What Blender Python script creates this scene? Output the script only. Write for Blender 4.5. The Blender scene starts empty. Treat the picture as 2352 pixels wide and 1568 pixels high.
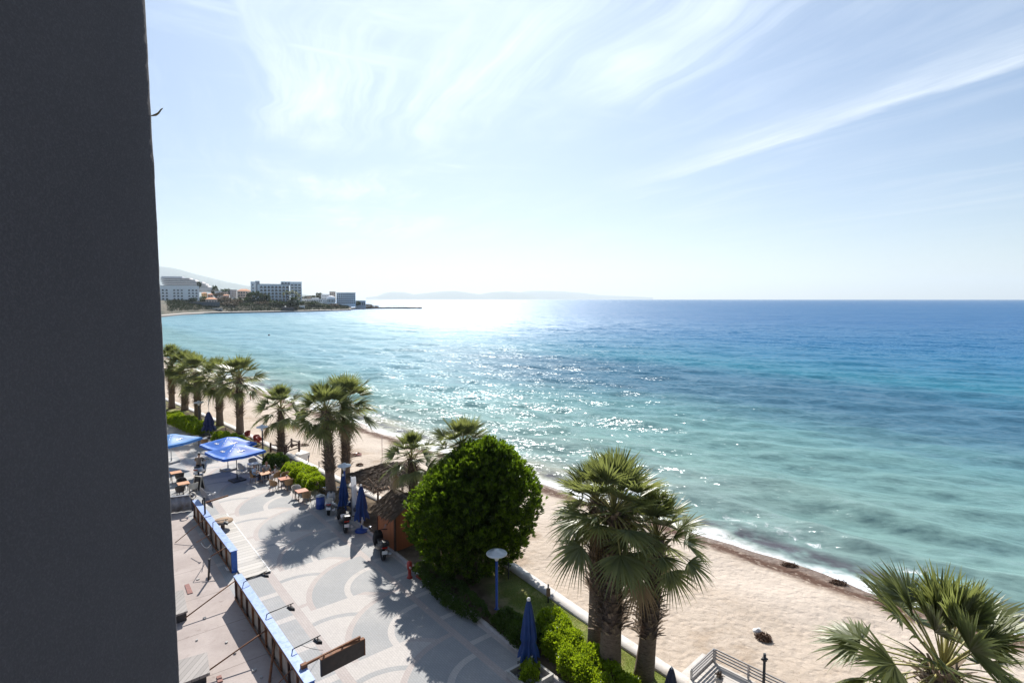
import bpy, bmesh, math, random
import numpy as np
from mathutils import Vector, Matrix
R = math.radians
random.seed(7); RNG = np.random.default_rng(11)
scene = bpy.context.scene
COL = scene.collection

# ------------------------------------------------------------------ camera geometry
FPX = 1260.6; HOR = 687.0; CXP = 1176.0; CYP = 784.0; CAMH = 15.0
PITCH = math.atan((CYP - HOR) / FPX)
CP, SP = math.cos(PITCH), math.sin(PITCH)

def ray(x, y):
    u = (x - CXP) / FPX; v = (y - CYP) / FPX
    return (u, CP - v * SP, -SP - v * CP)

def G(x, y, z=0.0):
    d = ray(x, y); t = (z - CAMH) / d[2]
    return Vector((d[0] * t, d[1] * t, z))

def atY(x, y, Y):
    d = ray(x, y); t = Y / d[1]
    return Vector((d[0] * t, Y, CAMH + d[2] * t))

def zat(Y, y):
    return atY(CXP, y, Y).z

# promenade frame: s runs along the promenade (away), n towards the sea
DX, DY = -0.632, 0.775
def W(s, n, z=0.0):
    return Vector((DX * s + DY * n, DY * s - DX * n, z))
def SN(p):
    return (DX * p[0] + DY * p[1], DY * p[0] - DX * p[1])
PANG = math.atan2(DY, DX)      # heading of +s

def ncurve(pts):
    xs = [p[0] for p in pts]; ys = [p[1] for p in pts]
    return lambda s: np.interp(s, xs, ys)
n_shore = ncurve([(-80, 49), (0, 37.7), (4.5, 36.6), (10.7, 35.5), (21.6, 35.0), (36.2, 33.3), (66.8, 30.4), (112, 27.6), (200, 22)])
n_wall = ncurve([(-60, 18.0), (11, 18.05), (17, 18.3), (23, 18.75), (35, 17.8), (51, 16.3), (69.5, 14.6), (79, 13.4), (97, 11.0), (140, 2)])
n_kerb = ncurve([(-60, 14.3), (17, 14.3), (27, 14.4), (40, 14.6), (48.7, 14.1), (53, 13.8), (64, 12.9), (80, 9.9), (110, 4), (140, -3)])

# ------------------------------------------------------------------ helpers
def tag(o, label=None, cat=None, group=None, kind=None):
    if label: o['label'] = label
    if cat: o['category'] = cat
    if group: o['group'] = group
    if kind: o['kind'] = kind
    return o

def thing(name, label, cat, loc=(0, 0, 0), rz=0.0, group=None):
    o = bpy.data.objects.new(name, None); COL.objects.link(o)
    o.location = loc; o.rotation_euler = (0, 0, rz); o.empty_display_size = 0.2
    return tag(o, label, cat, group)

def link_mesh(name, me, mats, parent=None, loc=None):
    o = bpy.data.objects.new(name, me); COL.objects.link(o)
    if not isinstance(mats, (list, tuple)): mats = [mats]
    if not me.materials:
        for m in mats: me.materials.append(m)
    if parent is not None: o.parent = parent
    if loc is not None: o.location = loc
    return o

def np_mesh(name, V, Fq, smooth=False, mi=None, cols=None):
    """mesh from numpy verts and an (n,k) face array (k = 3 or 4)"""
    me = bpy.data.meshes.new(name)
    V = np.asarray(V, dtype=np.float32); Fq = np.asarray(Fq, dtype=np.int32)
    k = Fq.shape[1]; nf = len(Fq)
    me.vertices.add(len(V)); me.vertices.foreach_set('co', V.ravel())
    me.loops.add(nf * k); me.loops.foreach_set('vertex_index', Fq.ravel())
    me.polygons.add(nf)
    me.polygons.foreach_set('loop_start', np.arange(0, nf * k, k, dtype=np.int32))
    me.polygons.foreach_set('loop_total', np.full(nf, k, dtype=np.int32))
    if mi is not None: me.polygons.foreach_set('material_index', np.asarray(mi, dtype=np.int32))
    if smooth: me.polygons.foreach_set('use_smooth', np.ones(nf, dtype=bool))
    me.update(calc_edges=True)
    if cols:
        for nm, arr in cols.items():
            a = me.attributes.new(nm, 'FLOAT', 'POINT'); a.data.foreach_set('value', np.asarray(arr, dtype=np.float32))
    return me

class MB:
    """collects simple solids into one mesh"""
    def __init__(s): s.v = []; s.f = []; s.sm = []
    def add(s, vs, fs, smooth=False):
        b = len(s.v); s.v += [tuple(p) for p in vs]
        for f in fs: s.f.append(tuple(i + b for i in f)); s.sm.append(smooth)
        return s
    def box(s, c, sz, rz=0.0, M=None, taper=1.0):
        x, y, z = sz[0] / 2, sz[1] / 2, sz[2] / 2
        P = [Vector((-x, -y, -z)), Vector((x, -y, -z)), Vector((x, y, -z)), Vector((-x, y, -z)),
             Vector((-x * taper, -y * taper, z)), Vector((x * taper, -y * taper, z)), Vector((x * taper, y * taper, z)), Vector((-x * taper, y * taper, z))]
        Rm = M if M is not None else Matrix.Rotation(rz, 3, 'Z')
        P = [Rm @ p + Vector(c) for p in P]
        return s.add(P, [(0, 3, 2, 1), (4, 5, 6, 7), (0, 1, 5, 4), (1, 2, 6, 5), (2, 3, 7, 6), (3, 0, 4, 7)])
    def bar(s, p0, p1, w, h):
        """box beam between two points"""
        p0 = Vector(p0); p1 = Vector(p1); d = p1 - p0
        if d.length < 1e-6: return s
        y = d.normalized(); up = Vector((0, 0, 1)) if abs(y.z) < 0.95 else Vector((1, 0, 0))
        x = y.cross(up).normalized(); z = x.cross(y)
        M = Matrix((x, y, z)).transposed()
        return s.box((p0 + p1) / 2, (w, d.length, h), M=M)
    def tube(s, pts, r, n=8, cap=True, smooth=True):
        pts = [Vector(p) for p in pts]; m = len(pts)
        rs = r if isinstance(r, (list, tuple)) else [r] * m
        vs = []; fs = []
        t0 = (pts[1] - pts[0]).normalized()
        ref = Vector((0, 0, 1)) if abs(t0.z) < 0.9 else Vector((1, 0, 0))
        x = t0.cross(ref).normalized()
        for i in range(m):
            a = pts[max(i - 1, 0)]; b = pts[min(i + 1, m - 1)]
            t = (b - a); t = t.normalized() if t.length > 1e-9 else t0
            x = (x - t * x.dot(t)); x = x.normalized() if x.length > 1e-6 else t.orthogonal().normalized()
            y = t.cross(x)
            for k in range(n):
                a_ = 2 * math.pi * k / n
                vs.append(pts[i] + (x * math.cos(a_) + y * math.sin(a_)) * rs[i])
        for i in range(m - 1):
            for k in range(n):
                k2 = (k + 1) % n
                fs.append((i * n + k, i * n + k2, (i + 1) * n + k2, (i + 1) * n + k))
        s.add(vs, fs, smooth)
        if cap:
            b = len(s.v) - m * n
            s.f.append(tuple(b + k for k in range(n))[::-1]); s.sm.append(False)
            s.f.append(tuple(b + (m - 1) * n + k for k in range(n))); s.sm.append(False)
        return s
    def lathe(s, prof, n=16, c=(0, 0, 0), smooth=True, sx=1.0, sy=1.0):
        c = Vector(c); vs = []; fs = []
        for r, z in prof:
            for k in range(n):
                a = 2 * math.pi * k / n
                vs.append(c + Vector((r * math.cos(a) * sx, r * math.sin(a) * sy, z)))
        for i in range(len(prof) - 1):
            for k in range(n):
                k2 = (k + 1) % n
                fs.append((i * n + k, i * n + k2, (i + 1) * n + k2, (i + 1) * n + k))
        fs2 = [tuple(range(n))[::-1], tuple((len(prof) - 1) * n + k for k in range(n))]
        s.add(vs, fs, smooth); b = len(s.v) - len(vs)
        for f in fs2: s.f.append(tuple(i + b for i in f)); s.sm.append(False)
        return s
    def prism(s, poly, z0, z1):
        n = len(poly)
        vs = [(p[0], p[1], z0) for p in poly] + [(p[0], p[1], z1) for p in poly]
        fs = [tuple(range(n))[::-1], tuple(range(n, 2 * n))] + [(i, (i + 1) % n, n + (i + 1) % n, n + i) for i in range(n)]
        return s.add(vs, fs)
    def mesh(s, name):
        me = bpy.data.meshes.new(name); me.from_pydata(s.v, [], s.f)
        me.polygons.foreach_set('use_smooth', s.sm); me.update()
        return me
    def build(s, name, m, parent=None, loc=None):
        return link_mesh(name, s.mesh(name), m, parent, loc)

def bevel_obj(o, w=0.01, seg=2):
    md = o.modifiers.new('bevel', 'BEVEL'); md.width = w; md.segments = seg; md.limit_method = 'ANGLE'
    return o

def copy_tree(o, parent=None):
    c = o.copy(); COL.objects.link(c)
    if parent is not None: c.parent = parent
    for ch in list(o.children): copy_tree(ch, c)
    return c

# ------------------------------------------------------------------ materials
class NT:
    def __init__(s, m):
        s.t = m.node_tree; s.n = s.t.nodes; s.l = s.t.links
    def node(s, typ, **kw):
        nd = s.n.new(typ)
        for k, v in kw.items(): setattr(nd, k, v)
        return nd
    def link(s, a, b): s.l.new(a, b)
    def setin(s, sock, v):
        if hasattr(v, 'is_output') or isinstance(v, bpy.types.NodeSocket): s.link(v, sock)
        else: sock.default_value = v
    def math(s, op, a, b=0.0, c=None, clamp=False):
        nd = s.n.new('ShaderNodeMath'); nd.operation = op; nd.use_clamp = clamp
        s.setin(nd.inputs[0], a); s.setin(nd.inputs[1], b)
        if c is not None: s.setin(nd.inputs[2], c)
        return nd.outputs[0]
    def vmath(s, op, a, b=None, out=0, scale=None):
        nd = s.n.new('ShaderNodeVectorMath'); nd.operation = op
        s.setin(nd.inputs[0], a)
        if b is not None: s.setin(nd.inputs[1], b)
        if scale is not None: s.setin(nd.inputs['Scale'], scale)
        return nd.outputs[out]
    def noise(s, vec, scale, detail=4.0, rough=0.55, color=False, dist=0.0, dims='3D'):
        nd = s.n.new('ShaderNodeTexNoise'); nd.noise_dimensions = dims
        if vec is not None: s.link(vec, nd.inputs['Vector'])
        nd.inputs['Scale'].default_value = scale; nd.inputs['Detail'].default_value = detail
        nd.inputs['Roughness'].default_value = rough; nd.inputs['Distortion'].default_value = dist
        return nd.outputs['Color' if color else 'Fac']
    def ramp(s, fac, stops, interp='LINEAR'):
        nd = s.n.new('ShaderNodeValToRGB'); cr = nd.color_ramp; cr.interpolation = interp
        while len(cr.elements) < len(stops): cr.elements.new(0.5)
        for e, (p, c) in zip(cr.elements, stops):
            e.position = p; e.color = (c[0], c[1], c[2], 1) if hasattr(c, '__len__') else (c, c, c, 1)
        s.link(fac, nd.inputs[0]); return nd.outputs[0]
    def mix(s, fac, a, b, mode='MIX'):
        nd = s.n.new('ShaderNodeMix'); nd.data_type = 'RGBA'; nd.blend_type = mode
        s.setin(nd.inputs['Factor'], fac)
        for sock, v in ((nd.inputs[6], a), (nd.inputs[7], b)):
            if isinstance(v, (tuple, list)): sock.default_value = (v[0], v[1], v[2], 1)
            else: s.link(v, sock)
        return nd.outputs[2]
    def sep(s, v):
        nd = s.n.new('ShaderNodeSeparateXYZ'); s.link(v, nd.inputs[0]); return nd.outputs
    def comb(s, x, y, z=0.0):
        nd = s.n.new('ShaderNodeCombineXYZ')
        for i, v in enumerate((x, y, z)): s.setin(nd.inputs[i], v)
        return nd.outputs[0]
    def smooth(s, v, lo, hi):
        nd = s.n.new('ShaderNodeMapRange'); nd.interpolation_type = 'SMOOTHSTEP'
        s.setin(nd.inputs[0], v); nd.inputs[1].default_value = lo; nd.inputs[2].default_value = hi
        return nd.outputs[0]

def new_mat(name):
    m = bpy.data.materials.new(name); m.use_nodes = True
    t = NT(m); b = t.n['Principled BSDF']
    return m, t, b

def coord(t, kind='Object'):
    return t.node('ShaderNodeTexCoord').outputs[kind]

def wpos(t):
    return t.node('ShaderNodeNewGeometry').outputs['Position']

def pm(name, col, rough=0.7, var=0.12, scale=6.0, bump=0.0, bscale=None, metal=0.0, spec=0.5, dirt=None, dscale=1.2, stretch=None, world=False):
    """plain material: colour broken up by noise, optional second dirt colour, optional bump"""
    m, t, b = new_mat(name)
    v = wpos(t) if world else coord(t)
    if stretch: v = t.vmath('MULTIPLY', v, stretch)
    n = t.noise(v, scale, 5, 0.6)
    lo = tuple(c * (1 - var) for c in col); hi = tuple(min(1, c * (1 + var)) for c in col)
    c = t.ramp(n, [(0.3, lo), (0.7, hi)])
    if dirt is not None:
        n2 = t.noise(v, dscale, 6, 0.65)
        c = t.mix(t.smooth(n2, 0.5, 0.72), c, dirt)
    t.link(c, b.inputs['Base Color'])
    b.inputs['Roughness'].default_value = rough; b.inputs['Metallic'].default_value = metal
    b.inputs['Specular IOR Level'].default_value = spec
    if bump:
        bn = t.node('ShaderNodeBump'); bn.inputs['Strength'].default_value = bump; bn.inputs['Distance'].default_value = 0.02
        t.link(t.noise(v, bscale or scale * 6, 6, 0.6), bn.inputs['Height']); t.link(bn.outputs[0], b.inputs['Normal'])
    return m

def leaf_mat(name, c1, c2, trans=0.45, tcol=None, rough=0.45, scale=3.0, spec=0.4):
    """leaf surface: per-leaf random colour between c1 and c2 and real translucency"""
    m, t, b = new_mat(name)
    rnd = t.node('ShaderNodeNewGeometry').outputs['Random Per Island']
    n = t.noise(coord(t), scale, 3, 0.5)
    f = t.math('ADD', t.math('MULTIPLY', rnd, 0.7), t.math('MULTIPLY', n, 0.5), clamp=True)
    c = t.mix(f, c1, c2)
    t.link(c, b.inputs['Base Color']); b.inputs['Roughness'].default_value = rough
    b.inputs['Specular IOR Level'].default_value = spec
    tr = t.node('ShaderNodeBsdfTranslucent')
    if tcol: t.link(t.mix(f, tuple(0.7 * x for x in tcol), tcol), tr.inputs[0])
    else: t.link(c, tr.inputs[0])
    mx = t.node('ShaderNodeMixShader'); mx.inputs[0].default_value = trans
    t.link(b.outputs[0], mx.inputs[1]); t.link(tr.outputs[0], mx.inputs[2])
    t.link(mx.outputs[0], t.n['Material Output'].inputs[0])
    return m

# ------------------------------------------------------------------ camera
cam = bpy.data.cameras.new('camera'); camo = bpy.data.objects.new('camera', cam); COL.objects.link(camo)
cam.sensor_width = 36.0; cam.sensor_fit = 'HORIZONTAL'; cam.lens = 36.0 * FPX / 2352.0
camo.location = (0, 0, CAMH); camo.rotation_euler = (R(90) - PITCH, 0, 0)
cam.clip_start = 0.1; cam.clip_end = 200000
scene.camera = camo

# ------------------------------------------------------------------ light
SUN_EL, SUN_AZ = R(39.0), R(-6.5)          # azimuth measured from +Y towards +X
sd = bpy.data.lights.new('sun', 'SUN'); so = bpy.data.objects.new('sun', sd); COL.objects.link(so)
sd.energy = 5.0; sd.angle = R(0.5); sd.color = (1.0, 0.95, 0.88)
sun_dir = Vector((math.sin(SUN_AZ) * math.cos(SUN_EL), math.cos(SUN_AZ) * math.cos(SUN_EL), math.sin(SUN_EL)))
so.rotation_euler = sun_dir.to_track_quat('Z', 'Y').to_euler(); so.location = (0, 0, 60)

world = bpy.data.worlds.new('World'); scene.world = world; world.use_nodes = True
def build_world():
    t = NT(world); t.n.clear()
    out = t.node('ShaderNodeOutputWorld'); bg = t.node('ShaderNodeBackground')
    t.link(bg.outputs[0], out.inputs[0]); bg.inputs[1].default_value = 0.060
    sky = t.node('ShaderNodeTexSky'); sky.sky_type = 'NISHITA'; sky.sun_disc = False
    sky.sun_elevation = SUN_EL; sky.sun_rotation = SUN_AZ
    sky.altitude = 20; sky.air_density = 1.0; sky.dust_density = 0.35; sky.ozone_density = 3.2
    d = coord(t, 'Generated'); d = t.vmath('NORMALIZE', d)
    x, y, z = t.sep(d)
    zz = t.math('MAXIMUM', z, 0.03)
    px = t.math('DIVIDE', x, zz); py = t.math('DIVIDE', y, zz)
    # cirrus: noise stretched along the wind (-0.373, 0.927)
    al = t.math('ADD', t.math('MULTIPLY', px, -0.373), t.math('MULTIPLY', py, 0.927))
    ac = t.math('ADD', t.math('MULTIPLY', px, 0.927), t.math('MULTIPLY', py, 0.373))
    warp = t.noise(t.comb(px, py), 0.6, 3, 0.5)
    acw = t.math('ADD', ac, t.math('MULTIPLY', warp, 0.8))
    c1 = t.noise(t.comb(t.math('MULTIPLY', al, 0.17), t.math('MULTIPLY', acw, 1.7), 3.1), 1.5, 9, 0.66, dist=0.35)
    c2 = t.noise(t.comb(t.math('MULTIPLY', al, 0.8), acw, 7.7), 0.55, 5, 0.55)
    cir = t.math('MULTIPLY', t.smooth(c1, 0.38, 0.70), t.smooth(c2, 0.36, 0.60))
    # across-wind fibres
    f1 = t.noise(t.comb(t.math('MULTIPLY', al, 1.5), t.math('MULTIPLY', ac, 0.45), 1.7), 1.3, 8, 0.66, dist=1.2)
    fib = t.math('MULTIPLY', t.smooth(f1, 0.46, 0.82), t.smooth(t.noise(t.comb(px, py, 4.2), 0.5, 3), 0.45, 0.65))
    # one long bright band (the streak on the right)
    bw = t.math('ADD', t.math('SUBTRACT', ac, 2.95), t.math('MULTIPLY', t.math('SUBTRACT', t.noise(t.comb(t.math('MULTIPLY', al, 0.7), ac, 2.0), 1.1, 6, 0.6), 0.5), 0.5))
    edge = t.math('MULTIPLY', t.smooth(bw, 0.10, -0.04), t.smooth(bw, -0.75, 0.0))
    tex = t.smooth(t.noise(t.comb(t.math('MULTIPLY', al, 0.5), t.math('MULTIPLY', ac, 3.0), 9.0), 1.6, 8, 0.65), 0.25, 0.7)
    band = t.math('MULTIPLY', t.math('MULTIPLY', edge, t.math('ADD', t.math('MULTIPLY', tex, 0.75), 0.25)), t.smooth(al, -0.6, 0.6))
    band = t.math('MULTIPLY', band, t.smooth(al, 4.9, 2.4))
    m = t.math('MULTIPLY', t.math('MAXIMUM', t.math('MULTIPLY', cir, 0.9), t.math('MULTIPLY', fib, 0.75)), t.math('ADD', 0.30, t.math('MULTIPLY', t.math('MULTIPLY', t.smooth(ac, 2.2, 0.9), t.smooth(ac, -0.7, 0.3)), 0.70)))
    m = t.math('MAXIMUM', m, t.math('MULTIPLY', band, 0.85))
    m = t.math('MULTIPLY', m, t.smooth(z, 0.02, 0.16), clamp=True)
    # clouds are lit from behind by the sun: brighter near it
    sdv = t.vmath('DOT_PRODUCT', d, (sun_dir.x, sun_dir.y, sun_dir.z), out=1)
    glow = t.math('POWER', t.math('MAXIMUM', sdv, 0.0), 6.0)
    cb = t.math('ADD', t.math('MULTIPLY', glow, 4.5), CLOUD_B)
    ccol = t.vmath('SCALE', t.comb(0.98, 1.0, 1.03), scale=cb)
    col = t.mix(m, sky.outputs[0], ccol)
    # thin high haze veil whitening the sky
    veil = t.math('ADD', 0.03, t.math('MULTIPLY', t.math('POWER', t.math('MAXIMUM', sdv, 0.0), 4.0), 0.36))
    col = t.mix(veil, col, ccol)
    col = t.mix(1.0, col, t.mix(t.smooth(z, 0.03, 0.40), (1.01, 1.0, 1.01), (0.91, 1.0, 1.08)), 'MULTIPLY')
    t.link(col, bg.inputs[0])
CLOUD_B = 9.5
build_world()

vs = scene.view_settings; vs.view_transform = 'Standard'; vs.look = 'None'; vs.gamma = 1.0; vs.use_curve_mapping = False
vs.exposure = 0.75
scene.render.engine = 'CYCLES'
scene.cycles.max_bounces = 8; scene.cycles.transparent_max_bounces = 8
scene.cycles.use_denoising = True
# ------------------------------------------------------------------ SETTING
SEA_Z = -2.0
def sn_nodes(t):
    p = wpos(t)
    s = t.vmath('DOT_PRODUCT', p, (DX, DY, 0), out=1)
    n = t.vmath('DOT_PRODUCT', p, (DY, -DX, 0), out=1)
    return p, s, n

def strip_grid(name, ss, nfs, zf, m, kind='structure', smooth=True):
    """grid in the promenade frame: rows ss, columns given by fractions between curves"""
    V = []; cols = len(nfs)
    for s in ss:
        for nf in nfs:
            n = nf(s) if callable(nf) else nf
            V.append(W(s, float(n), zf(s, float(n))))
    Fq = [(i * cols + j + 1, i * cols + j, (i + 1) * cols + j, (i + 1) * cols + j + 1) for i in range(len(ss) - 1) for j in range(cols - 1)]
    me = np_mesh(name, [tuple(v) for v in V], Fq, smooth)
    return tag(link_mesh(name, me, m), kind=kind)

# ---- sea
def sea_material():
    m, t, b = new_mat('sea_water')
    p = wpos(t)
    off = t.node('ShaderNodeAttribute', attribute_name='offshore').outputs['Fac']
    # large patches of weed and sand on the bottom
    st = t.vmath('MULTIPLY', p, (0.030, 0.045, 1.0))
    big = t.noise(st, 0.42, 4, 0.55)
    ribs = t.noise(t.vmath('MULTIPLY', p, (0.020, 0.075, 1.0)), 1.0, 5, 0.6)
    o2 = t.math('ADD', off, t.math('MULTIPLY', t.math('SUBTRACT', big, 0.5), 34.0))
    f = t.math('DIVIDE', o2, 420.0, clamp=True)
    k = lambda d: d / 420.0
    base = t.ramp(f, [(0.0, (0.30, 0.30, 0.24)), (k(3), (0.190, 0.270, 0.260)), (k(12), (0.165, 0.275, 0.262)),
                      (k(34), (0.122, 0.248, 0.265)), (k(52), (0.056, 0.140, 0.205)), (k(78), (0.044, 0.128, 0.205)),
                      (k(100), (0.036, 0.170, 0.250)), (k(135), (0.032, 0.150, 0.260)), (k(200), (0.012, 0.116, 0.250)),
                      (k(420), (0.009, 0.098, 0.240))])
    # left bay: shallow turquoise, its broad pale sheen painted into the colour
    x = t.sep(p)[0]; y = t.sep(p)[1]
    ang = t.math('DIVIDE', x, t.math('MAXIMUM', y, 1.0))
    bay = t.math('MULTIPLY', t.smooth(ang, 0.06, -0.26), t.smooth(y, 800.0, 420.0))
    bayc = t.mix(t.smooth(ribs, 0.35, 0.65), (0.150, 0.285, 0.345), (0.205, 0.345, 0.395))
    base = t.mix(t.math('MULTIPLY', bay, t.smooth(off, 8.0, 40.0)), base, bayc)
    wd = t.math('MULTIPLY', t.smooth(ribs, 0.50, 0.72), t.math('MULTIPLY', t.smooth(off, 4.0, 12.0), t.smooth(off, 120.0, 60.0)))
    base = t.mix(t.math('MULTIPLY', wd, 0.24), base, (0.055, 0.120, 0.170))
    rip = t.noise(t.comb(t.math('MULTIPLY', t.vmath('DOT_PRODUCT', p, (0.92, -0.39, 0), out=1), 0.10), t.math('MULTIPLY', t.vmath('DOT_PRODUCT', p, (0.39, 0.92, 0), out=1), 0.55)), 1.0, 6, 0.65)
    base = t.mix(1.0, base, t.ramp(rip, [(0.30, 0.86), (0.70, 1.12)]), 'MULTIPLY')  # light and dark streaks of the waves painted into the water colour
    # foam: lace along the shore and on the small breakers
    fn = t.noise(p, 1.1, 7, 0.7, dist=0.6); fn2 = t.noise(p, 0.22, 4, 0.6)
    w = t.math('ADD', off, t.math('MULTIPLY', t.math('SUBTRACT', fn2, 0.5), 5.0))
    e1 = t.math('MULTIPLY', t.smooth(w, 2.1, 0.5), t.smooth(fn, 0.30, 0.52))
    e2 = t.math('MULTIPLY', t.math('MULTIPLY', t.smooth(w, 4.2, 4.9), t.smooth(w, 6.2, 5.2)), t.math('MULTIPLY', t.smooth(fn, 0.47, 0.62), t.smooth(fn2, 0.46, 0.62)))
    foam = t.math('MAXIMUM', e1, e2, clamp=True)
    # churned sand and weed in the first metre
    col = t.mix(t.math('MULTIPLY', t.math('MULTIPLY', t.smooth(w, 1.6, 2.6), t.smooth(w, 4.4, 3.0)), t.smooth(fn2, 0.40, 0.58)), base, (0.085, 0.085, 0.100))
    col = t.mix(foam, col, (0.82, 0.84, 0.86))
    foamf = foam
    # wave slopes: three sizes of ripple, elongated along the crests
    def slopes(vec, sc, amp, det):
        c = t.noise(vec, sc, det, 0.6, color=True)
        c = t.vmath('SUBTRACT', c, (0.5, 0.5, 0.5))
        return t.vmath('SCALE', c, scale=amp)
    q = t.comb(t.math('MULTIPLY', t.vmath('DOT_PRODUCT', p, (0.92, -0.39, 0), out=1), 0.36), t.vmath('DOT_PRODUCT', p, (0.39, 0.92, 0), out=1))
    s1 = slopes(q, 0.16, 0.34, 2); s2 = slopes(q, 0.7, 0.50, 3); s3 = slopes(q, 3.0, 0.85, 3)
    s = t.vmath('ADD', t.vmath('ADD', s1, s2), s3)
    # slicks and gusts vary the roughness of the sea
    gust = t.math('ADD', t.math('MULTIPLY', t.noise(t.vmath('MULTIPLY', p, (0.006, 0.022, 1.0)), 1.0, 5, 0.6), 1.3), 0.30)
    s = t.vmath('SCALE', s, scale=t.math('MULTIPLY', gust, SEA_SLOPE))
    s = t.vmath('MULTIPLY', s, (0.75, 1.0, 0.0))
    nrm = t.vmath('ADD', t.node('ShaderNodeNewGeometry').outputs['Normal'], s)
    nrm = t.vmath('NORMALIZE', nrm)
    # body colour below, mirror layer above; a rough sea mirrors less at grazing angles than a flat one
    t.n.remove(b)
    df = t.node('ShaderNodeBsdfDiffuse'); t.link(col, df.inputs['Color'])
    t.link(t.vmath('NORMALIZE', t.vmath('ADD', t.node('ShaderNodeNewGeometry').outputs['Normal'], t.vmath('SCALE', s, scale=0.38))), df.inputs['Normal'])
    gl = t.node('ShaderNodeBsdfGlossy'); gl.inputs['Color'].default_value = (0.90, 0.96, 1.0, 1)
    t.link(t.math('ADD', 0.20, t.math('MULTIPLY', t.smooth(off, 20.0, 300.0), 0.16)), gl.inputs['Roughness']); t.link(nrm, gl.inputs['Normal'])
    fr = t.node('ShaderNodeFresnel'); fr.inputs['IOR'].default_value = 1.33; t.link(nrm, fr.inputs['Normal'])
    F = fr.outputs[0]
    fac = t.math('ADD', t.math('MINIMUM', F, 0.014), t.math('MULTIPLY', t.math('MAXIMUM', t.math('SUBTRACT', F, 0.13), 0.0), SEA_SPEC))
    fac = t.math('MULTIPLY', fac, t.math('SUBTRACT', 1.0, t.math('MULTIPLY', foamf, 0.8)))
    mx = t.node('ShaderNodeMixShader'); t.link(fac, mx.inputs[0]); t.link(df.outputs[0], mx.inputs[1]); t.link(gl.outputs[0], mx.inputs[2])
    t.link(mx.outputs[0], t.n['Material Output'].inputs[0])
    return m
SEA_SPEC = 0.30; SEA_SLOPE = 2.3

def build_sea():
    # sector grid, finer near the beach; heights from a sum of travelling waves
    rs = [14.0]
    while rs[-1] < 400: rs.append(rs[-1] * 1.0075)
    while rs[-1] < 36000: rs.append(rs[-1] * 1.12)
    th = np.radians(np.linspace(-78, 78, 620))
    rs = np.array(rs); RR, TT = np.meshgrid(rs, th, indexing='ij')
    X = RR * np.sin(TT); Y = RR * np.cos(TT)
    S = DX * X + DY * Y; N = DY * X - DX * Y
    off = N - n_shore(S)
    # beyond the bay the coast no longer follows the beach line
    off = np.where(S > 140, np.minimum(np.maximum(off, 20), 420), off)
    Z = np.zeros_like(X)
    rng = np.random.default_rng(5)
    sp = RR * 0.0085
    for i in range(46):
        lam = 0.9 * (26 / 0.9) ** (i / 45.0) * rng.uniform(0.9, 1.1)
        a = R(66 + rng.normal(0, 22)); kx, ky = math.cos(a), math.sin(a)
        amp = 0.0085 * lam ** 0.9 * (1.0 if lam < 9 else 0.55)
        ph = rng.uniform(0, 6.28)
        damp = np.clip((lam / sp - 2.5) / 3.0, 0, 1)
        arg = (X * kx + Y * ky) * 2 * math.pi / lam + ph
        Z += amp * damp * (np.sin(arg) + 0.25 * np.cos(2 * arg))
    # small rollers standing up near the beach
    wob = 1.6 * np.sin(S * 0.11) + 0.9 * np.sin(S * 0.31 + 1.0)
    for c, h, wd, gate in ((5.6, 0.45, 0.9, 0.0), (12.5, 0.42, 1.3, 0.8), (20.0, 0.36, 1.5, 2.1), (29.0, 0.32, 1.8, 4.0), (40.0, 0.28, 2.0, 5.5), (53.0, 0.25, 2.4, 1.5)):
        g = 0.5 + 0.5 * np.sin(S * 0.085 + gate)
        u = (off - c - wob) / wd
        Z += h * g * np.exp(-u * u) * np.where(u < 0, 1.0, 1.0)
    Z *= np.clip(off / 5.0, 0.12, 1)
    Z += SEA_Z
    nr, nt = X.shape
    V = np.stack([X, Y, Z], -1).reshape(-1, 3)
    i = np.arange(nr - 1)[:, None] * nt + np.arange(nt - 1)[None, :]
    Fq = np.stack([i, i + nt, i + nt + 1, i + 1], -1).reshape(-1, 4)
    # drop what lies far inland
    offc = off.reshape(-1)
    keep = (offc[Fq].max(1) > -6)
    Fq = Fq[keep][:, ::-1]
    me = np_mesh('sea', V, Fq, True, cols={'offshore': off.reshape(-1)})
    tag(link_mesh('sea', me, sea_material()), kind='structure')
build_sea()

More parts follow.
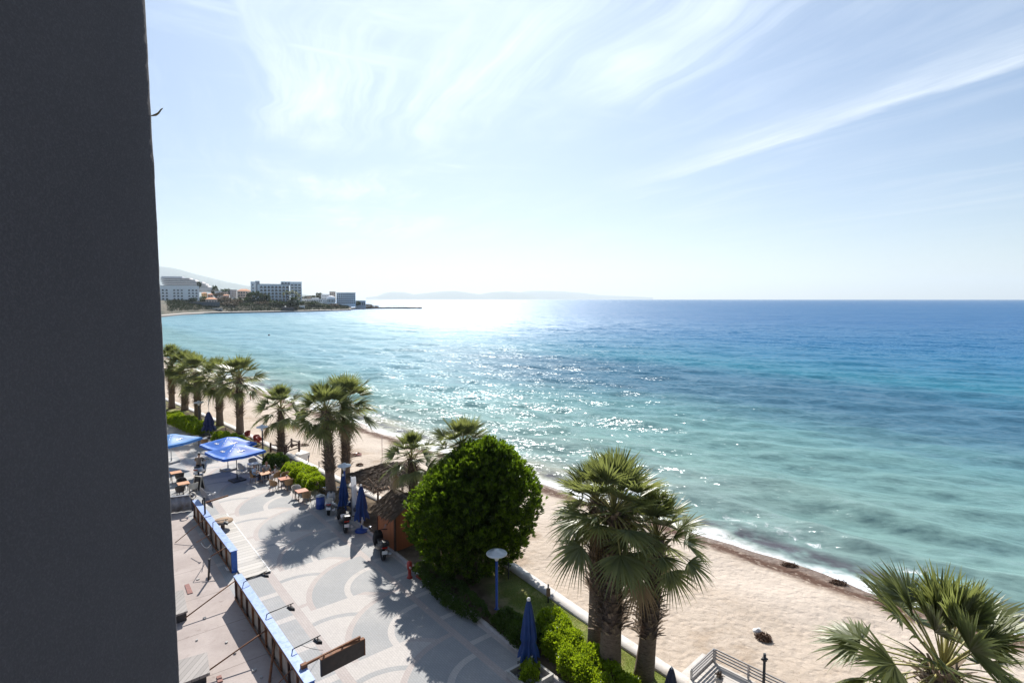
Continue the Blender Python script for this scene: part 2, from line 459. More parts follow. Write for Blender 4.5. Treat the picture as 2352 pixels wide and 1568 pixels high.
# ---- beach
def sand_material():
    m, t, b = new_mat('beach_sand')
    p, s, n = sn_nodes(t)
    off = t.node('ShaderNodeAttribute', attribute_name='offshore').outputs['Fac']
    n1 = t.noise(p, 0.25, 6, 0.6); n2 = t.noise(p, 3.5, 6, 0.65); n3 = t.noise(t.vmath('MULTIPLY', p, (1, 1, 1)), 9.0, 4, 0.7)
    c = t.ramp(n1, [(0.3, (0.425, 0.35, 0.28)), (0.7, (0.49, 0.415, 0.345))])
    c = t.mix(t.smooth(n2, 0.45, 0.75), c, (0.39, 0.32, 0.255))
    # darker damp patches and bits of dry weed
    c = t.mix(t.math('MULTIPLY', t.smooth(t.noise(t.vmath('ADD', t.vmath('MULTIPLY', p, (1.0, 1.0, 1.0)), (3.0, 1.0, 0.0)), 0.30, 5, 0.55), 0.54, 0.68), 0.7), c, (0.33, 0.25, 0.18))
    c = t.mix(t.math('MULTIPLY', t.smooth(n3, 0.58, 0.70), 0.75), c, (0.22, 0.155, 0.11))
    # paler, finer band of sand higher up than the weed line
    wv = t.math('ADD', off, t.math('MULTIPLY', t.math('SUBTRACT', t.noise(p, 0.35, 5, 0.6), 0.5), 3.0))
    c = t.mix(t.math('MULTIPLY', t.math('MULTIPLY', t.smooth(wv, -8.5, -6.0), t.smooth(wv, -1.5, -4.0)), 0.55), c, (0.53, 0.46, 0.395))
    wr = t.math('MULTIPLY', t.smooth(wv, -3.0, -1.5), t.smooth(t.noise(p, 2.2, 7, 0.7), 0.27, 0.50))
    c = t.mix(wr, c, (0.085, 0.045, 0.030))
    wet = t.smooth(wv, -1.2, -0.2)
    c = t.mix(t.math('MULTIPLY', wet, 0.5), c, (0.24, 0.18, 0.14))
    t.link(c, b.inputs['Base Color'])
    t.link(t.math('SUBTRACT', 0.95, t.math('MULTIPLY', wet, 0.55)), b.inputs['Roughness'])
    b.inputs['Specular IOR Level'].default_value = 0.2
    bn = t.node('ShaderNodeBump'); bn.inputs['Strength'].default_value = 1.0; bn.inputs['Distance'].default_value = 0.09
    vor = t.node('ShaderNodeTexVoronoi'); vor.inputs['Scale'].default_value = 2.6; vor.feature = 'SMOOTH_F1'
    t.link(t.vmath('ADD', p, t.vmath('SCALE', t.noise(p, 1.0, 2, color=True), scale=0.6)), vor.inputs['Vector'])
    hh = t.math('ADD', t.math('MULTIPLY', vor.outputs['Distance'], 0.9), t.math('MULTIPLY', t.noise(p, 5.0, 6, 0.65), 0.6))
    t.link(hh, bn.inputs['Height']); t.link(bn.outputs[0], b.inputs['Normal'])
    return m
def build_beach():
    ss = np.concatenate([np.arange(-70, -6, 2.0), np.arange(-6, 45, 0.30), np.arange(45, 200, 0.9)])
    offs = np.concatenate([np.arange(9, 2, -1.0), np.arange(2, -13, -0.25), np.arange(-13, -46, -1.2)])
    S, O = np.meshgrid(ss, offs, indexing='ij')
    N = n_shore(S) + O
    rng = np.random.default_rng(3)
    base = np.where(O > 0, SEA_Z - O * 0.14, SEA_Z + np.interp(-O, [0, 1.2, 3, 8, 16, 50], [0, 0.16, 0.40, 0.62, 0.8, 0.85]))
    Z = base
    for _ in range(26):
        lam = rng.uniform(1.2, 9); a = rng.uniform(0, 6.28); ph = rng.uniform(0, 6.28)
        Z = Z + 0.0045 * lam ** 0.7 * np.sin((S * math.cos(a) + N * math.sin(a)) * 6.283 / lam + ph) * np.clip(-O / 2 + 0.3, 0.1, 1)
    # wavy waterline
    Z = Z + 0.055 * np.sin(S * 0.55 + 0.8 * np.sin(S * 0.21)) * np.exp(-(O / 3) ** 2)
    X = DX * S + DY * N; Y = DY * S - DX * N
    V = np.stack([X, Y, Z], -1).reshape(-1, 3); nt = S.shape[1]; nr = S.shape[0]
    i = np.arange(nr - 1)[:, None] * nt + np.arange(nt - 1)[None, :]
    Fq = np.stack([i, i + nt, i + nt + 1, i + 1], -1).reshape(-1, 4)
    me = np_mesh('beach', V, Fq, True, cols={'offshore': O.reshape(-1)})
    tag(link_mesh('beach', me, sand_material()), kind='structure')
    return lambda s, n: float(np.interp(-(n - n_shore(s)), [0, 1.2, 3, 8, 16, 50], [0, 0.16, 0.40, 0.62, 0.8, 0.85]) + SEA_Z)
beach_z = build_beach()

# ---- promenade paving with fan pattern
def paving_material():
    m, t, b = new_mat('promenade_paving')
    p, s, n = sn_nodes(t)
    n_big = t.noise(p, 0.35, 5, 0.6); n_fine = t.noise(p, 7.0, 5, 0.65)
    GREY = (0.232, 0.240, 0.246); PINK = (0.315, 0.275, 0.26); WHITE = (0.375, 0.350, 0.332)
    per = 4.95
    def less(a, bv): return t.math('LESS_THAN', a, bv)
    def ringd(sc_off, nc, k):
        # distance to the fan centre number k counted from the one under the point
        base = t.math('FLOOR', t.math('DIVIDE', t.math('SUBTRACT', s, sc_off), per))
        cs = t.math('ADD', t.math('MULTIPLY', t.math('ADD', base, float(k)), per), sc_off)
        ds = t.math('SUBTRACT', s, cs)
        dn = t.math('SUBTRACT', n, nc)
        return t.math('SQRT', t.math('ADD', t.math('MULTIPLY', ds, ds), t.math('MULTIPLY', dn, dn))), ds
    col = WHITE
    # painter's order: far fans first, the fan nearer in s lies on top
    fans = []
    for k in (1, 0, -1):
        fans.append(('w', 17.45, 8.75, 4.30, k)); fans.append(('g', 15.95, 12.75, 4.20, k))
    for typ, so_, nc, rad, k in fans:
        d, ds = ringd(so_, nc, k)
        inside = less(d, rad)
        ring = t.math('MULTIPLY', inside, t.math('GREATER_THAN', d, rad - 0.28))
        inner = t.math('MULTIPLY', less(d, rad - 1.85), t.math('GREATER_THAN', d, rad - 2.15))
        fill, line = (GREY, WHITE) if typ == 'g' else (WHITE, GREY)
        col = t.mix(inside, col, fill)
        col = t.mix(inner, col, line)
        col = t.mix(ring, col, PINK)
    # edge strips: grey with pale cross bars, pink border lines
    def bars(ph, period, w):
        f = t.math('FRACT', t.math('DIVIDE', t.math('SUBTRACT', s, ph), period))
        return less(f, w)
    strip = t.mix(bars(18.75, 2.45, 0.12), GREY, WHITE)
    lstrip = t.mix(bars(20.35, 2.65, 0.15), GREY, WHITE)
    kerbn = t.node('ShaderNodeAttribute', attribute_name='kerbn').outputs['Fac']
    col = t.mix(t.math('GREATER_THAN', n, 12.95), col, strip)
    col = t.mix(t.math('LESS_THAN', t.math('ABSOLUTE', t.math('SUBTRACT', n, 12.95)), 0.17), col, PINK)
    col = t.mix(t.math('LESS_THAN', n, 7.9), col, lstrip)
    col = t.mix(t.math('LESS_THAN', t.math('ABSOLUTE', t.math('SUBTRACT', n, 8.0)), 0.22), col, PINK)
    col = t.mix(t.math('LESS_THAN', kerbn, 0.22), col, (0.40, 0.36, 0.34))
    # wear, stains and paver joints
    col = t.mix(t.math('MULTIPLY', t.smooth(n_big, 0.40, 0.75), 0.35), col, (0.46, 0.43, 0.40))
    col = t.mix(t.math('MULTIPLY', t.smooth(t.noise(p, 0.9, 6, 0.7), 0.55, 0.75), 0.30), col, (0.20, 0.19, 0.18))
    col = t.mix(t.math('MULTIPLY', t.smooth(n_fine, 0.35, 0.75), 0.30), col, (0.24, 0.23, 0.22))
    br = t.node('ShaderNodeTexBrick'); t.link(t.comb(s, n), br.inputs['Vector'])
    br.inputs['Scale'].default_value = 1.0; br.inputs['Brick Width'].default_value = 0.2; br.inputs['Row Height'].default_value = 0.1
    br.inputs['Mortar Size'].default_value = 0.008; br.inputs['Color1'].default_value = (1, 1, 1, 1); br.inputs['Color2'].default_value = (0.84, 0.84, 0.84, 1)
    br.inputs['Mortar'].default_value = (0.45, 0.45, 0.45, 1)
    col = t.mix(0.42, col, br.outputs['Color'], 'MULTIPLY')
    col = t.mix(1.0, col, (1.20, 1.19, 1.18), 'MULTIPLY')
    t.link(col, b.inputs['Base Color']); b.inputs['Roughness'].default_value = 0.72
    b.inputs['Specular IOR Level'].default_value = 0.35
    bn = t.node('ShaderNodeBump'); bn.inputs['Strength'].default_value = 0.3; bn.inputs['Distance'].default_value = 0.01
    t.link(t.math('ADD', n_fine, br.outputs['Fac']), bn.inputs['Height']); t.link(bn.outputs[0], b.inputs['Normal'])
    return m
def build_promenade():
    ss = np.concatenate([np.arange(-40, 60, 1.0), np.arange(60, 180, 2.0)])
    fr = np.linspace(0, 1, 15)
    V = []; K = []
    for s in ss:
        nk = float(n_kerb(s)); n0 = 6.0 if s < 45 else min(6.0, nk - 14)
        for f in fr:
            n = n0 + (nk - n0) * f; V.append(tuple(W(s, n, 0.0))); K.append(nk - n)
    c = len(fr)
    Fq = [(i * c + j + 1, i * c + j, (i + 1) * c + j, (i + 1) * c + j + 1) for i in range(len(ss) - 1) for j in range(c - 1)]
    me = np_mesh('promenade', V, Fq, True, cols={'kerbn': K})
    tag(link_mesh('promenade', me, paving_material()), kind='structure')
build_promenade()

# ---- kerb stones, planting strip, grass edge
S_ALL = np.concatenate([np.arange(-40, 60, 0.5), np.arange(60, 150, 1.5)])
def soil_material():
    m, t, b = new_mat('planting_soil')
    p, s, n = sn_nodes(t)
    dw = t.node('ShaderNodeAttribute', attribute_name='towall').outputs['Fac']
    a = t.noise(p, 0.8, 6, 0.65); g = t.noise(p, 14.0, 5, 0.7)
    soil = t.mix(t.smooth(a, 0.35, 0.65), (0.075, 0.055, 0.038), (0.17, 0.13, 0.09))
    grass = t.mix(t.smooth(g, 0.3, 0.7), (0.10, 0.145, 0.030), (0.22, 0.25, 0.07))
    dry = t.mix(t.smooth(a, 0.5, 0.72), grass, (0.34, 0.30, 0.14))
    gm = t.math('MULTIPLY', t.smooth(dw, 2.8, 1.6), t.smooth(s, 24.0, 20.5))
    gm2 = t.math('MULTIPLY', t.smooth(a, 0.45, 0.6), t.smooth(s, 44.0, 50.0))
    c = t.mix(t.math('MAXIMUM', gm, gm2), soil, dry)
    t.link(c, b.inputs['Base Color']); b.inputs['Roughness'].default_value = 0.95; b.inputs['Specular IOR Level'].default_value = 0.1
    bn = t.node('ShaderNodeBump'); bn.inputs['Strength'].default_value = 0.8; bn.inputs['Distance'].default_value = 0.05
    t.link(t.math('ADD', a, g), bn.inputs['Height']); t.link(bn.outputs[0], b.inputs['Normal'])
    return m
def build_strip():
    fr = np.linspace(0, 1, 12); V = []; A = []
    for s in S_ALL:
        a = float(n_kerb(s)) + 0.16; w = float(n_wall(s)) - 0.2
        w = max(w, a + 0.5)
        for f in fr:
            n = a + (w - a) * f
            V.append(tuple(W(s, n, 0.07 + 0.05 * math.sin(s * 1.3 + n * 2.1) * math.sin(f * math.pi)))); A.append(w - n)
    c = len(fr)
    Fq = [(i * c + j + 1, i * c + j, (i + 1) * c + j, (i + 1) * c + j + 1) for i in range(len(S_ALL) - 1) for j in range(c - 1)]
    me = np_mesh('planting_strip', V, Fq, True, cols={'towall': A})
    tag(link_mesh('planting_strip', me, soil_material()), kind='structure')
build_strip()
def ribbon(name, ss, nf, w, z0, z1, m, label=None, cat=None, kind=None, wob=0.0):
    V = []; ss = list(ss)
    for s in ss:
        n = float(nf(s)); zt = z1 + wob * math.sin(s * 2.3)
        for nn, z in ((n - w / 2, z0), (n - w / 2, zt), (n + w / 2, zt), (n + w / 2, z0)):
            V.append(tuple(W(s, nn, z)))
    Fq = []
    for i in range(len(ss) - 1):
        for j in range(3):
            Fq.append((i * 4 + j, i * 4 + j + 1, (i + 1) * 4 + j + 1, (i + 1) * 4 + j))
    Fq.append((0, 3, 2, 1)); e = (len(ss) - 1) * 4; Fq.append((e, e + 1, e + 2, e + 3))
    o = link_mesh(name, np_mesh(name, V, Fq), m)
    return tag(o, label, cat, kind=kind)
M_kerb = pm('kerb_concrete', (0.40, 0.37, 0.35), 0.8, 0.2, 3.0, 0.3, world=True)
ribbon('kerb', S_ALL, lambda s: n_kerb(s) + 0.08, 0.16, -0.2, 0.11, M_kerb, kind='structure')
M_wwall = pm('whitewashed_wall', (0.55, 0.52, 0.49), 0.85, 0.10, 2.0, 0.4, dirt=(0.42, 0.37, 0.31), dscale=0.9, world=True)
ribbon('beach_wall', np.concatenate([np.arange(-40, 60, 0.5), np.arange(60, 140, 1.5)]), n_wall, 0.62, -2.4, 0.16, M_wwall,
       'low whitewashed wall between the planted strip and the beach', 'wall')

# ---- building site floor (left, behind the hoarding)
def yard_material():
    m, t, b = new_mat('yard_concrete')
    p, s, n = sn_nodes(t)
    a = t.noise(p, 0.5, 6, 0.62); f = t.noise(p, 9.0, 5, 0.7)
    c = t.mix(t.smooth(a, 0.3, 0.7), (0.32, 0.27, 0.25), (0.41, 0.355, 0.33))
    c = t.mix(t.math('MULTIPLY', t.smooth(f, 0.5, 0.8), 0.4), c, (0.20, 0.165, 0.15))
    c = t.mix(t.math('MULTIPLY', t.smooth(t.noise(p, 1.7, 7, 0.72), 0.58, 0.70), 0.55), c, (0.17, 0.125, 0.11))
    jx = t.math('LESS_THAN', t.math('FRACT', t.math('DIVIDE', s, 3.4)), 0.012)
    c = t.mix(t.math('MULTIPLY', jx, 0.6), c, (0.12, 0.10, 0.09))
    t.link(c, b.inputs['Base Color']); b.inputs['Roughness'].default_value = 0.85; b.inputs['Specular IOR Level'].default_value = 0.3
    bn = t.node('ShaderNodeBump'); bn.inputs['Strength'].default_value = 0.5; bn.inputs['Distance'].default_value = 0.02
    t.link(f, bn.inputs['Height']); t.link(bn.outputs[0], b.inputs['Normal'])
    return m
strip_grid('building_site_floor', np.arange(-40, 46, 1.0), [lambda s: -30.0, lambda s: -12.0, lambda s: -4.0, lambda s: 0.0, lambda s: 6.0], lambda s, n: -0.004, yard_material())
M_earth = pm('inland_ground', (0.20, 0.17, 0.13), 0.95, 0.25, 0.6, world=True)
strip_grid('inland_ground', np.arange(45, 200, 5.0), [lambda s: -120.0, lambda s: -40.0, lambda s: min(6.0, float(n_kerb(s)) - 14)], lambda s, n: -0.006, M_earth)

# ---- the inland side of the bay, out of sight behind the wall
def bay_land():
    front = [(-91, 110), (-120, 160), (-165, 235), (-225, 330), (-290, 430), (-345, 500)]
    V = []; n = len(front)
    for x, y in front: V.append((x, y, -2.6))
    for x, y in front: V.append((x - 8, y - 2, -0.2))
    for x, y in front: V.append((x - 60, y + 10, 1.5))
    for x, y in front: V.append((x - 900, y + 200, 12.0))
    Fq = [(r * n + i, r * n + i + 1, (r + 1) * n + i + 1, (r + 1) * n + i) for r in range(3) for i in range(n - 1)]
    tag(link_mesh('bay_land', np_mesh('bay_land', V, [f[::-1] for f in Fq], True), M_earth), kind='structure')
bay_land()

# ---- far land: headland terrain, mountain, islands
def ridge(name, pts, Y, depth, m, zb=-6.0, sub=6, rough=0.0, seed=1):
    """a long hill whose skyline runs through the given points; rises from the front foot, falls behind"""
    rng = random.Random(seed)
    xs = [p[0] for p in pts]; ys = [p[1] for p in pts]
    px = np.linspace(xs[0], xs[-1], len(pts) * sub)
    prof = np.interp(px, xs, ys)
    V = []; rows = 9
    for i, x in enumerate(px):
        top = atY(x, prof[i], Y)
        h = max(top.z - zb, 0.5)
        for j in range(rows):
            f = j / (rows - 1)
            if f <= 0.5: g = f / 0.5; y = Y - depth * (1 - g); z = zb + h * (math.sin(g * math.pi / 2) ** 1.2)
            else: g = (f - 0.5) / 0.5; y = Y + depth * g; z = zb + h * (1 - g) ** 0.8
            z += h * 0.07 * rng.uniform(-1, 1) * (1 if 0 < f < 0.5 else 0)
            V.append((top.x * y / Y, y, z))
    Fq = [(i * rows + j, (i + 1) * rows + j, (i + 1) * rows + j + 1, i * rows + j + 1) for i in range(len(px) - 1) for j in range(rows - 1)]
    o = link_mesh(name, np_mesh(name, V, Fq, True), m)
    return tag(o, kind='structure')
M_hill = pm('hill_scrub', (0.10, 0.12, 0.07), 0.95, 0.35, 0.01, world=True)
ridge('mountain', [(-1300, 640), (-900, 615), (-500, 585), (-200, 600), (50, 618), (180, 612), (300, 606), (370, 612), (400, 615), (440, 627), (480, 637), (520, 647), (560, 655), (620, 662), (700, 676), (760, 686)], 20000, 3000, M_hill)
ridge('island', [(840, 683), (868, 680), (880, 674), (900, 670), (928, 671), (950, 676), (985, 672), (1015, 669), (1045, 668), (1075, 672), (1100, 676), (1130, 671), (1165, 669), (1200, 672), (1225, 677), (1240, 683)], 31000, 2000, M_hill, seed=3)
ridge('island', [(1170, 684), (1190, 672), (1215, 668), (1255, 668), (1290, 669), (1330, 672), (1380, 678), (1440, 680), (1500, 683)], 36000, 2000, M_hill, seed=4)

# ---- haze
def build_haze():
    x0, x1, y0, y1, z0, z1 = -40000, 40000, -60, 42000, -9, 1500
    mb = MB(); mb.box(((x0 + x1) / 2, (y0 + y1) / 2, (z0 + z1) / 2), (x1 - x0, y1 - y0, z1 - z0))
    m = bpy.data.materials.new('haze_air'); m.use_nodes = True
    t = NT(m); t.n.remove(t.n['Principled BSDF'])
    v = t.node('ShaderNodeVolumePrincipled')
    v.inputs['Color'].default_value = (0.78, 0.90, 1.0, 1); v.inputs['Density'].default_value = HAZE_D; v.inputs['Anisotropy'].default_value = 0.25
    t.link(v.outputs[0], t.n['Material Output'].inputs['Volume'])
    o = mb.build('haze', m); o.display_type = 'WIRE'
    tag(o, kind='stuff')
HAZE_D = 0.000045
build_haze()
# ------------------------------------------------------------------ the rendered wall beside the camera
def build_near_wall():
    m, t, b = new_mat('dark_render')
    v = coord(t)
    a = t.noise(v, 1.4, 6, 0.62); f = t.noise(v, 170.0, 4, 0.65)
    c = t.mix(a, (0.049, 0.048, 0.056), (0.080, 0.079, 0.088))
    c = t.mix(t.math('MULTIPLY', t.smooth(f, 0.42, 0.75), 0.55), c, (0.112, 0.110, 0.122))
    t.link(c, b.inputs['Base Color']); b.inputs['Roughness'].default_value = 0.9; b.inputs['Specular IOR Level'].default_value = 0.2
    bn = t.node('ShaderNodeBump'); bn.inputs['Strength'].default_value = 0.7; bn.inputs['Distance'].default_value = 0.004
    t.link(f, bn.inputs['Height']); t.link(bn.outputs[0], b.inputs['Normal'])
    Y0 = 1.95
    zs = np.linspace(CAMH - 3.2, CAMH + 3.4, 420)
    rng = np.random.default_rng(2)
    edge = atY(373, 687, Y0).x
    jit = np.convolve(rng.normal(0, 1, len(zs)), np.ones(4) / 4, 'same') * 0.0007 + np.convolve(rng.normal(0, 1, len(zs)), np.ones(50) / 50, 'same') * 0.0007
    zk = zat(Y0, 395); zk2 = zat(Y0, 425)
    bulge = 0.0008 * np.exp(-((zs - zk2) / 0.15) ** 2) + -0.001 - 0.0010 * np.tanh((zs - zk) / 0.25)
    V = []; Fq = []
    # plan outline of the balcony side wall: its inner face looks towards +x, the rounded edge is at Y0
    prof = [(0.0, -0.6, 0), (0.0, 0.4, 0), (0.0, 1.0, 0), (0.0, 1.5, 0), (0.0, Y0 - 0.09, 0), (0.0, Y0 - 0.012, 1), (-0.004, Y0 - 0.003, 1), (-0.014, Y0, 1), (-0.4, Y0, 0), (-0.4, -0.6, 0)]
    for k, z in enumerate(zs):
        for dx, y, w in prof:
            V.append((edge + dx + w * (jit[k] + bulge[k]) * 0.6, y + w * (jit[k] + bulge[k]) * 1.2, z))
    c = len(prof)
    for i in range(len(zs) - 1):
        for j in range(c):
            j2 = (j + 1) % c
            Fq.append((i * c + j, i * c + j2, (i + 1) * c + j2, (i + 1) * c + j))
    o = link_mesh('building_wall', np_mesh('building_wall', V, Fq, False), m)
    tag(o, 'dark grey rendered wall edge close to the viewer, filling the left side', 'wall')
    # a small dry sprig growing out of a crack in the edge
    mb = MB(); e = edge + 0.0
    z0 = zat(Y0, 267)
    p0 = atY(350, 266, Y0 + 0.1); p1 = atY(358, 264, Y0 + 0.1); p2 = atY(364, 260, Y0 + 0.1); p3 = atY(369, 253, Y0 + 0.1)
    mb.tube([p0 + Vector((-0.02, 0, 0)), p0, p1, p2, p3], [0.0022, 0.0025, 0.004, 0.0032, 0.0022], 6)
    for q in (p1, p2, p3):
        mb.tube([q, q + Vector((0.006, 0.004, 0.008))], [0.003, 0.001], 5)
    ms = pm('dry_stem', (0.14, 0.12, 0.07), 0.9)
    tag(mb.build('twig', ms), 'small dry twig sticking out of the dark wall edge', 'twig')
build_near_wall()

# ------------------------------------------------------------------ the hotel the view is taken from (behind and left of the viewer)
def own_building():
    m = pm('hotel_render', (0.22, 0.22, 0.235), 0.9, 0.08, 0.6, 0.3)
    gl = pm('hotel_window', (0.03, 0.035, 0.045), 0.15, 0.2, 0.6)
    s0, s1, n0, n1, H = -34.0, 7.0, -18.0, -1.3, 27.0
    root = thing('hotel_building', 'dark rendered hotel block that the balcony wall belongs to', 'building', W(s0, n0), PANG)
    L = s1 - s0; D = n1 - n0
    mb = MB(); mb.box((L / 2, -D / 2, H / 2), (L, D, H)); mb.build('wall', m, root)
    for f in range(8):
        for k in range(9):
            mb = MB(); mb.box((2.6 + k * 4.5, -D - 0.02, 1.6 + f * 3.2), (2.2, 0.06, 1.9)); mb.build('window', gl, root)
own_building()
def shop_row():
    for i, (s0, s1, n1, H, c) in enumerate(((47, 62, -4.5, 13, (0.55, 0.50, 0.44)), (62.5, 80, -5.5, 16, (0.50, 0.47, 0.46)), (80.5, 100, -9.5, 13, (0.56, 0.46, 0.38)))):
        root = thing('apartment_block', ('cream apartment block behind the dark wall, nearest the building site', 'grey taller apartment block behind the dark wall', 'sand coloured apartment block behind the dark wall, farthest away')[i], 'building', W(s0, n1 - 14), PANG, 'apartment blocks along the landward side')
        mb = MB(); mb.box(((s1 - s0) / 2, -7, H / 2), (s1 - s0, 14, H)); mb.build('wall', pm('apartment_render', c, 0.9, 0.1, 0.5), root)
        for f in range(int(H / 3.2)):
            for k in range(4):
                mb = MB(); mb.box(((s1 - s0) * (k + 0.5) / 4, -14.02, 1.7 + f * 3.2), (1.8, 0.06, 1.7)); mb.build('window', bpy.data.materials['hotel_window'], root)
shop_row()
# ------------------------------------------------------------------ VEGETATION
def unit(a): return a / np.maximum(np.linalg.norm(a, axis=-1, keepdims=True), 1e-9)

def leaf_quads(P, D, L, Wd, rng, droop=0.15, fold=0.0):
    """kite-shaped leaves: base points P, directions D, lengths L, widths Wd"""
    n = len(P); D = unit(D)
    r = rng.normal(size=(n, 3)); side = unit(np.cross(D, r))
    L = np.asarray(L)[:, None]; Wd = np.asarray(Wd)[:, None]
    mid = P + D * L * 0.5; tip = P + D * L - np.array([0, 0, 1.0]) * L * droop
    V = np.stack([P, mid + side * Wd * 0.5, tip, mid - side * Wd * 0.5], 1).reshape(-1, 3)
    Fq = np.arange(n * 4).reshape(n, 4)
    return V, Fq

M_palm = leaf_mat('palm_leaf', (0.085, 0.106, 0.040), (0.185, 0.208, 0.092), 0.40, (0.30, 0.34, 0.09), rough=0.42, spec=0.5)
M_palm_dry = leaf_mat('palm_leaf_dry', (0.22, 0.15, 0.075), (0.33, 0.24, 0.13), 0.25, (0.33, 0.22, 0.10), rough=0.6)
M_petiole = pm('palm_stalk', (0.30, 0.27, 0.085), 0.5, 0.25, 4.0)
M_trunk = pm('palm_trunk', (0.17, 0.125, 0.092), 0.95, 0.3, 9.0, 0.9, 20.0, dirt=(0.06, 0.045, 0.035), dscale=5.0, stretch=(1, 1, 3.0))
M_boot = leaf_mat('palm_leaf_base', (0.10, 0.072, 0.052), (0.34, 0.26, 0.19), 0.08, (0.2, 0.12, 0.07), rough=0.8)

def fan_leaf(az, el, Lp, Lb, nseg, spread, rng, sag, roll=0.0):
    """one fan leaf in crown space. returns blade V,F and petiole V,F"""
    # stalk: bends downward with sag
    d0 = np.array([math.cos(el) * math.cos(az), math.cos(el) * math.sin(az), math.sin(el)])
    down = np.array([0, 0, -1.0])
    ts = np.linspace(0, 1, 5)
    pts = [d0 * Lp * t + down * sag * Lp * 0.55 * t * t for t in ts]
    tip = pts[-1]; dirv = pts[-1] - pts[-2]; dirv /= np.linalg.norm(dirv)
    side = np.cross(dirv, np.array([0, 0, 1.0]));
    if np.linalg.norm(side) < 1e-3: side = np.array([-math.sin(az), math.cos(az), 0.0])
    side /= np.linalg.norm(side); up = np.cross(side, dirv)
    c, s_ = math.cos(roll), math.sin(roll); side, up = side * c + up * s_, up * c - side * s_
    # blade segments
    angs = np.linspace(-spread, spread, nseg) + rng.normal(0, 0.02, nseg)
    V = []; Fq = []
    prof = [(0.0, 0.012), (0.28, 0.052), (0.50, 0.041), (0.76, 0.019), (1.0, 0.002)]
    cup = rng.uniform(0.05, 0.30)
    for a in angs:
        ln = Lb * (0.72 + 0.28 * math.cos(a * 0.75)) * rng.uniform(0.88, 1.06)
        dv = dirv * math.cos(a) + side * math.sin(a)
        # the blade is cupped: outer segments rise, then the tips hang
        dv = dv + up * cup * (math.sin(abs(a)) ** 2)
        dv /= np.linalg.norm(dv)
        w = np.cross(dv, up); w /= np.linalg.norm(w)
        w = w * 0.85 + up * (0.5 * rng.uniform(-1, 1)); w /= np.linalg.norm(w)
        hang = rng.uniform(0.0, 0.20) + 0.20 * max(0.0, -math.sin(el) + 0.25)
        b = len(V)
        for t, wd in prof:
            p = tip + dv * ln * t + down * ln * hang * (t ** 2.6) - dv * ln * 0.10 * (t ** 3)
            V.append(p - w * wd * ln / 2 * 1.25); V.append(p + w * wd * ln / 2 * 1.25)
        for k in range(len(prof) - 1):
            Fq.append((b + 2 * k, b + 2 * k + 1, b + 2 * k + 3, b + 2 * k + 2))
    PV = []; PF = []
    r0, r1 = 0.035, 0.016
    for i, p in enumerate(pts):
        r = r0 + (r1 - r0) * i / 4
        for q in (side * r, up * r * 0.6, -side * r, -up * r * 0.6): PV.append(p + q)
    for i in range(4):
        for k in range(4):
            PF.append((i * 4 + k, i * 4 + (k + 1) % 4, (i + 1) * 4 + (k + 1) % 4, (i + 1) * 4 + k))
    return V, Fq, PV, PF

def crown_mesh(name, seed, nleaf, Lp, Lb, nseg, lo, hi, spread=1.38, dry=0):
    """whole crown, unit scale in metres; material 0 blades, 1 stalks, 2 dry blades"""
    rng = np.random.default_rng(seed)
    V = []; Fq = []; MI = []
    ga = 2.39996
    for i in range(nleaf):
        f = i / (nleaf - 1)
        el = R(lo + (hi - lo) * (f ** 0.92)) + rng.normal(0, 0.09)
        az = i * ga + rng.normal(0, 0.18)
        young = max(0.0, (f - 0.82) / 0.18)
        sp = spread * (1 - 0.72 * young)
        a, b, c, d = fan_leaf(az, el, Lp * rng.uniform(0.85, 1.15) * (1 - 0.25 * young), Lb * rng.uniform(0.88, 1.1), nseg, sp, rng, rng.uniform(0.15, 0.55) * (1 - 0.7 * f), rng.normal(0, 0.35))
        k = len(V); V += a; Fq += [tuple(q + k for q in t) for t in b]
        MI += [2 if i < dry else 0] * len(b)
        k = len(V); V += c; Fq += [tuple(q + k for q in t) for t in d]; MI += [2 if i < dry else 1] * len(d)
    me = np_mesh(name, np.array(V), np.array(Fq), False, mi=MI)
    for m in (M_palm, M_petiole, M_palm_dry): me.materials.append(m)
    return me

CROWNS = [crown_mesh('palm_crown', 1, 44, 1.05, 1.12, 26, -42, 86),
          crown_mesh('palm_crown', 2, 38, 1.08, 1.10, 26, -46, 86, dry=2),
          crown_mesh('palm_crown', 3, 44, 1.02, 1.12, 26, -50, 86, dry=2)]
CROWN_OPEN = crown_mesh('palm_crown', 9, 44, 1.15, 1.12, 38, -48, 82, spread=1.45)

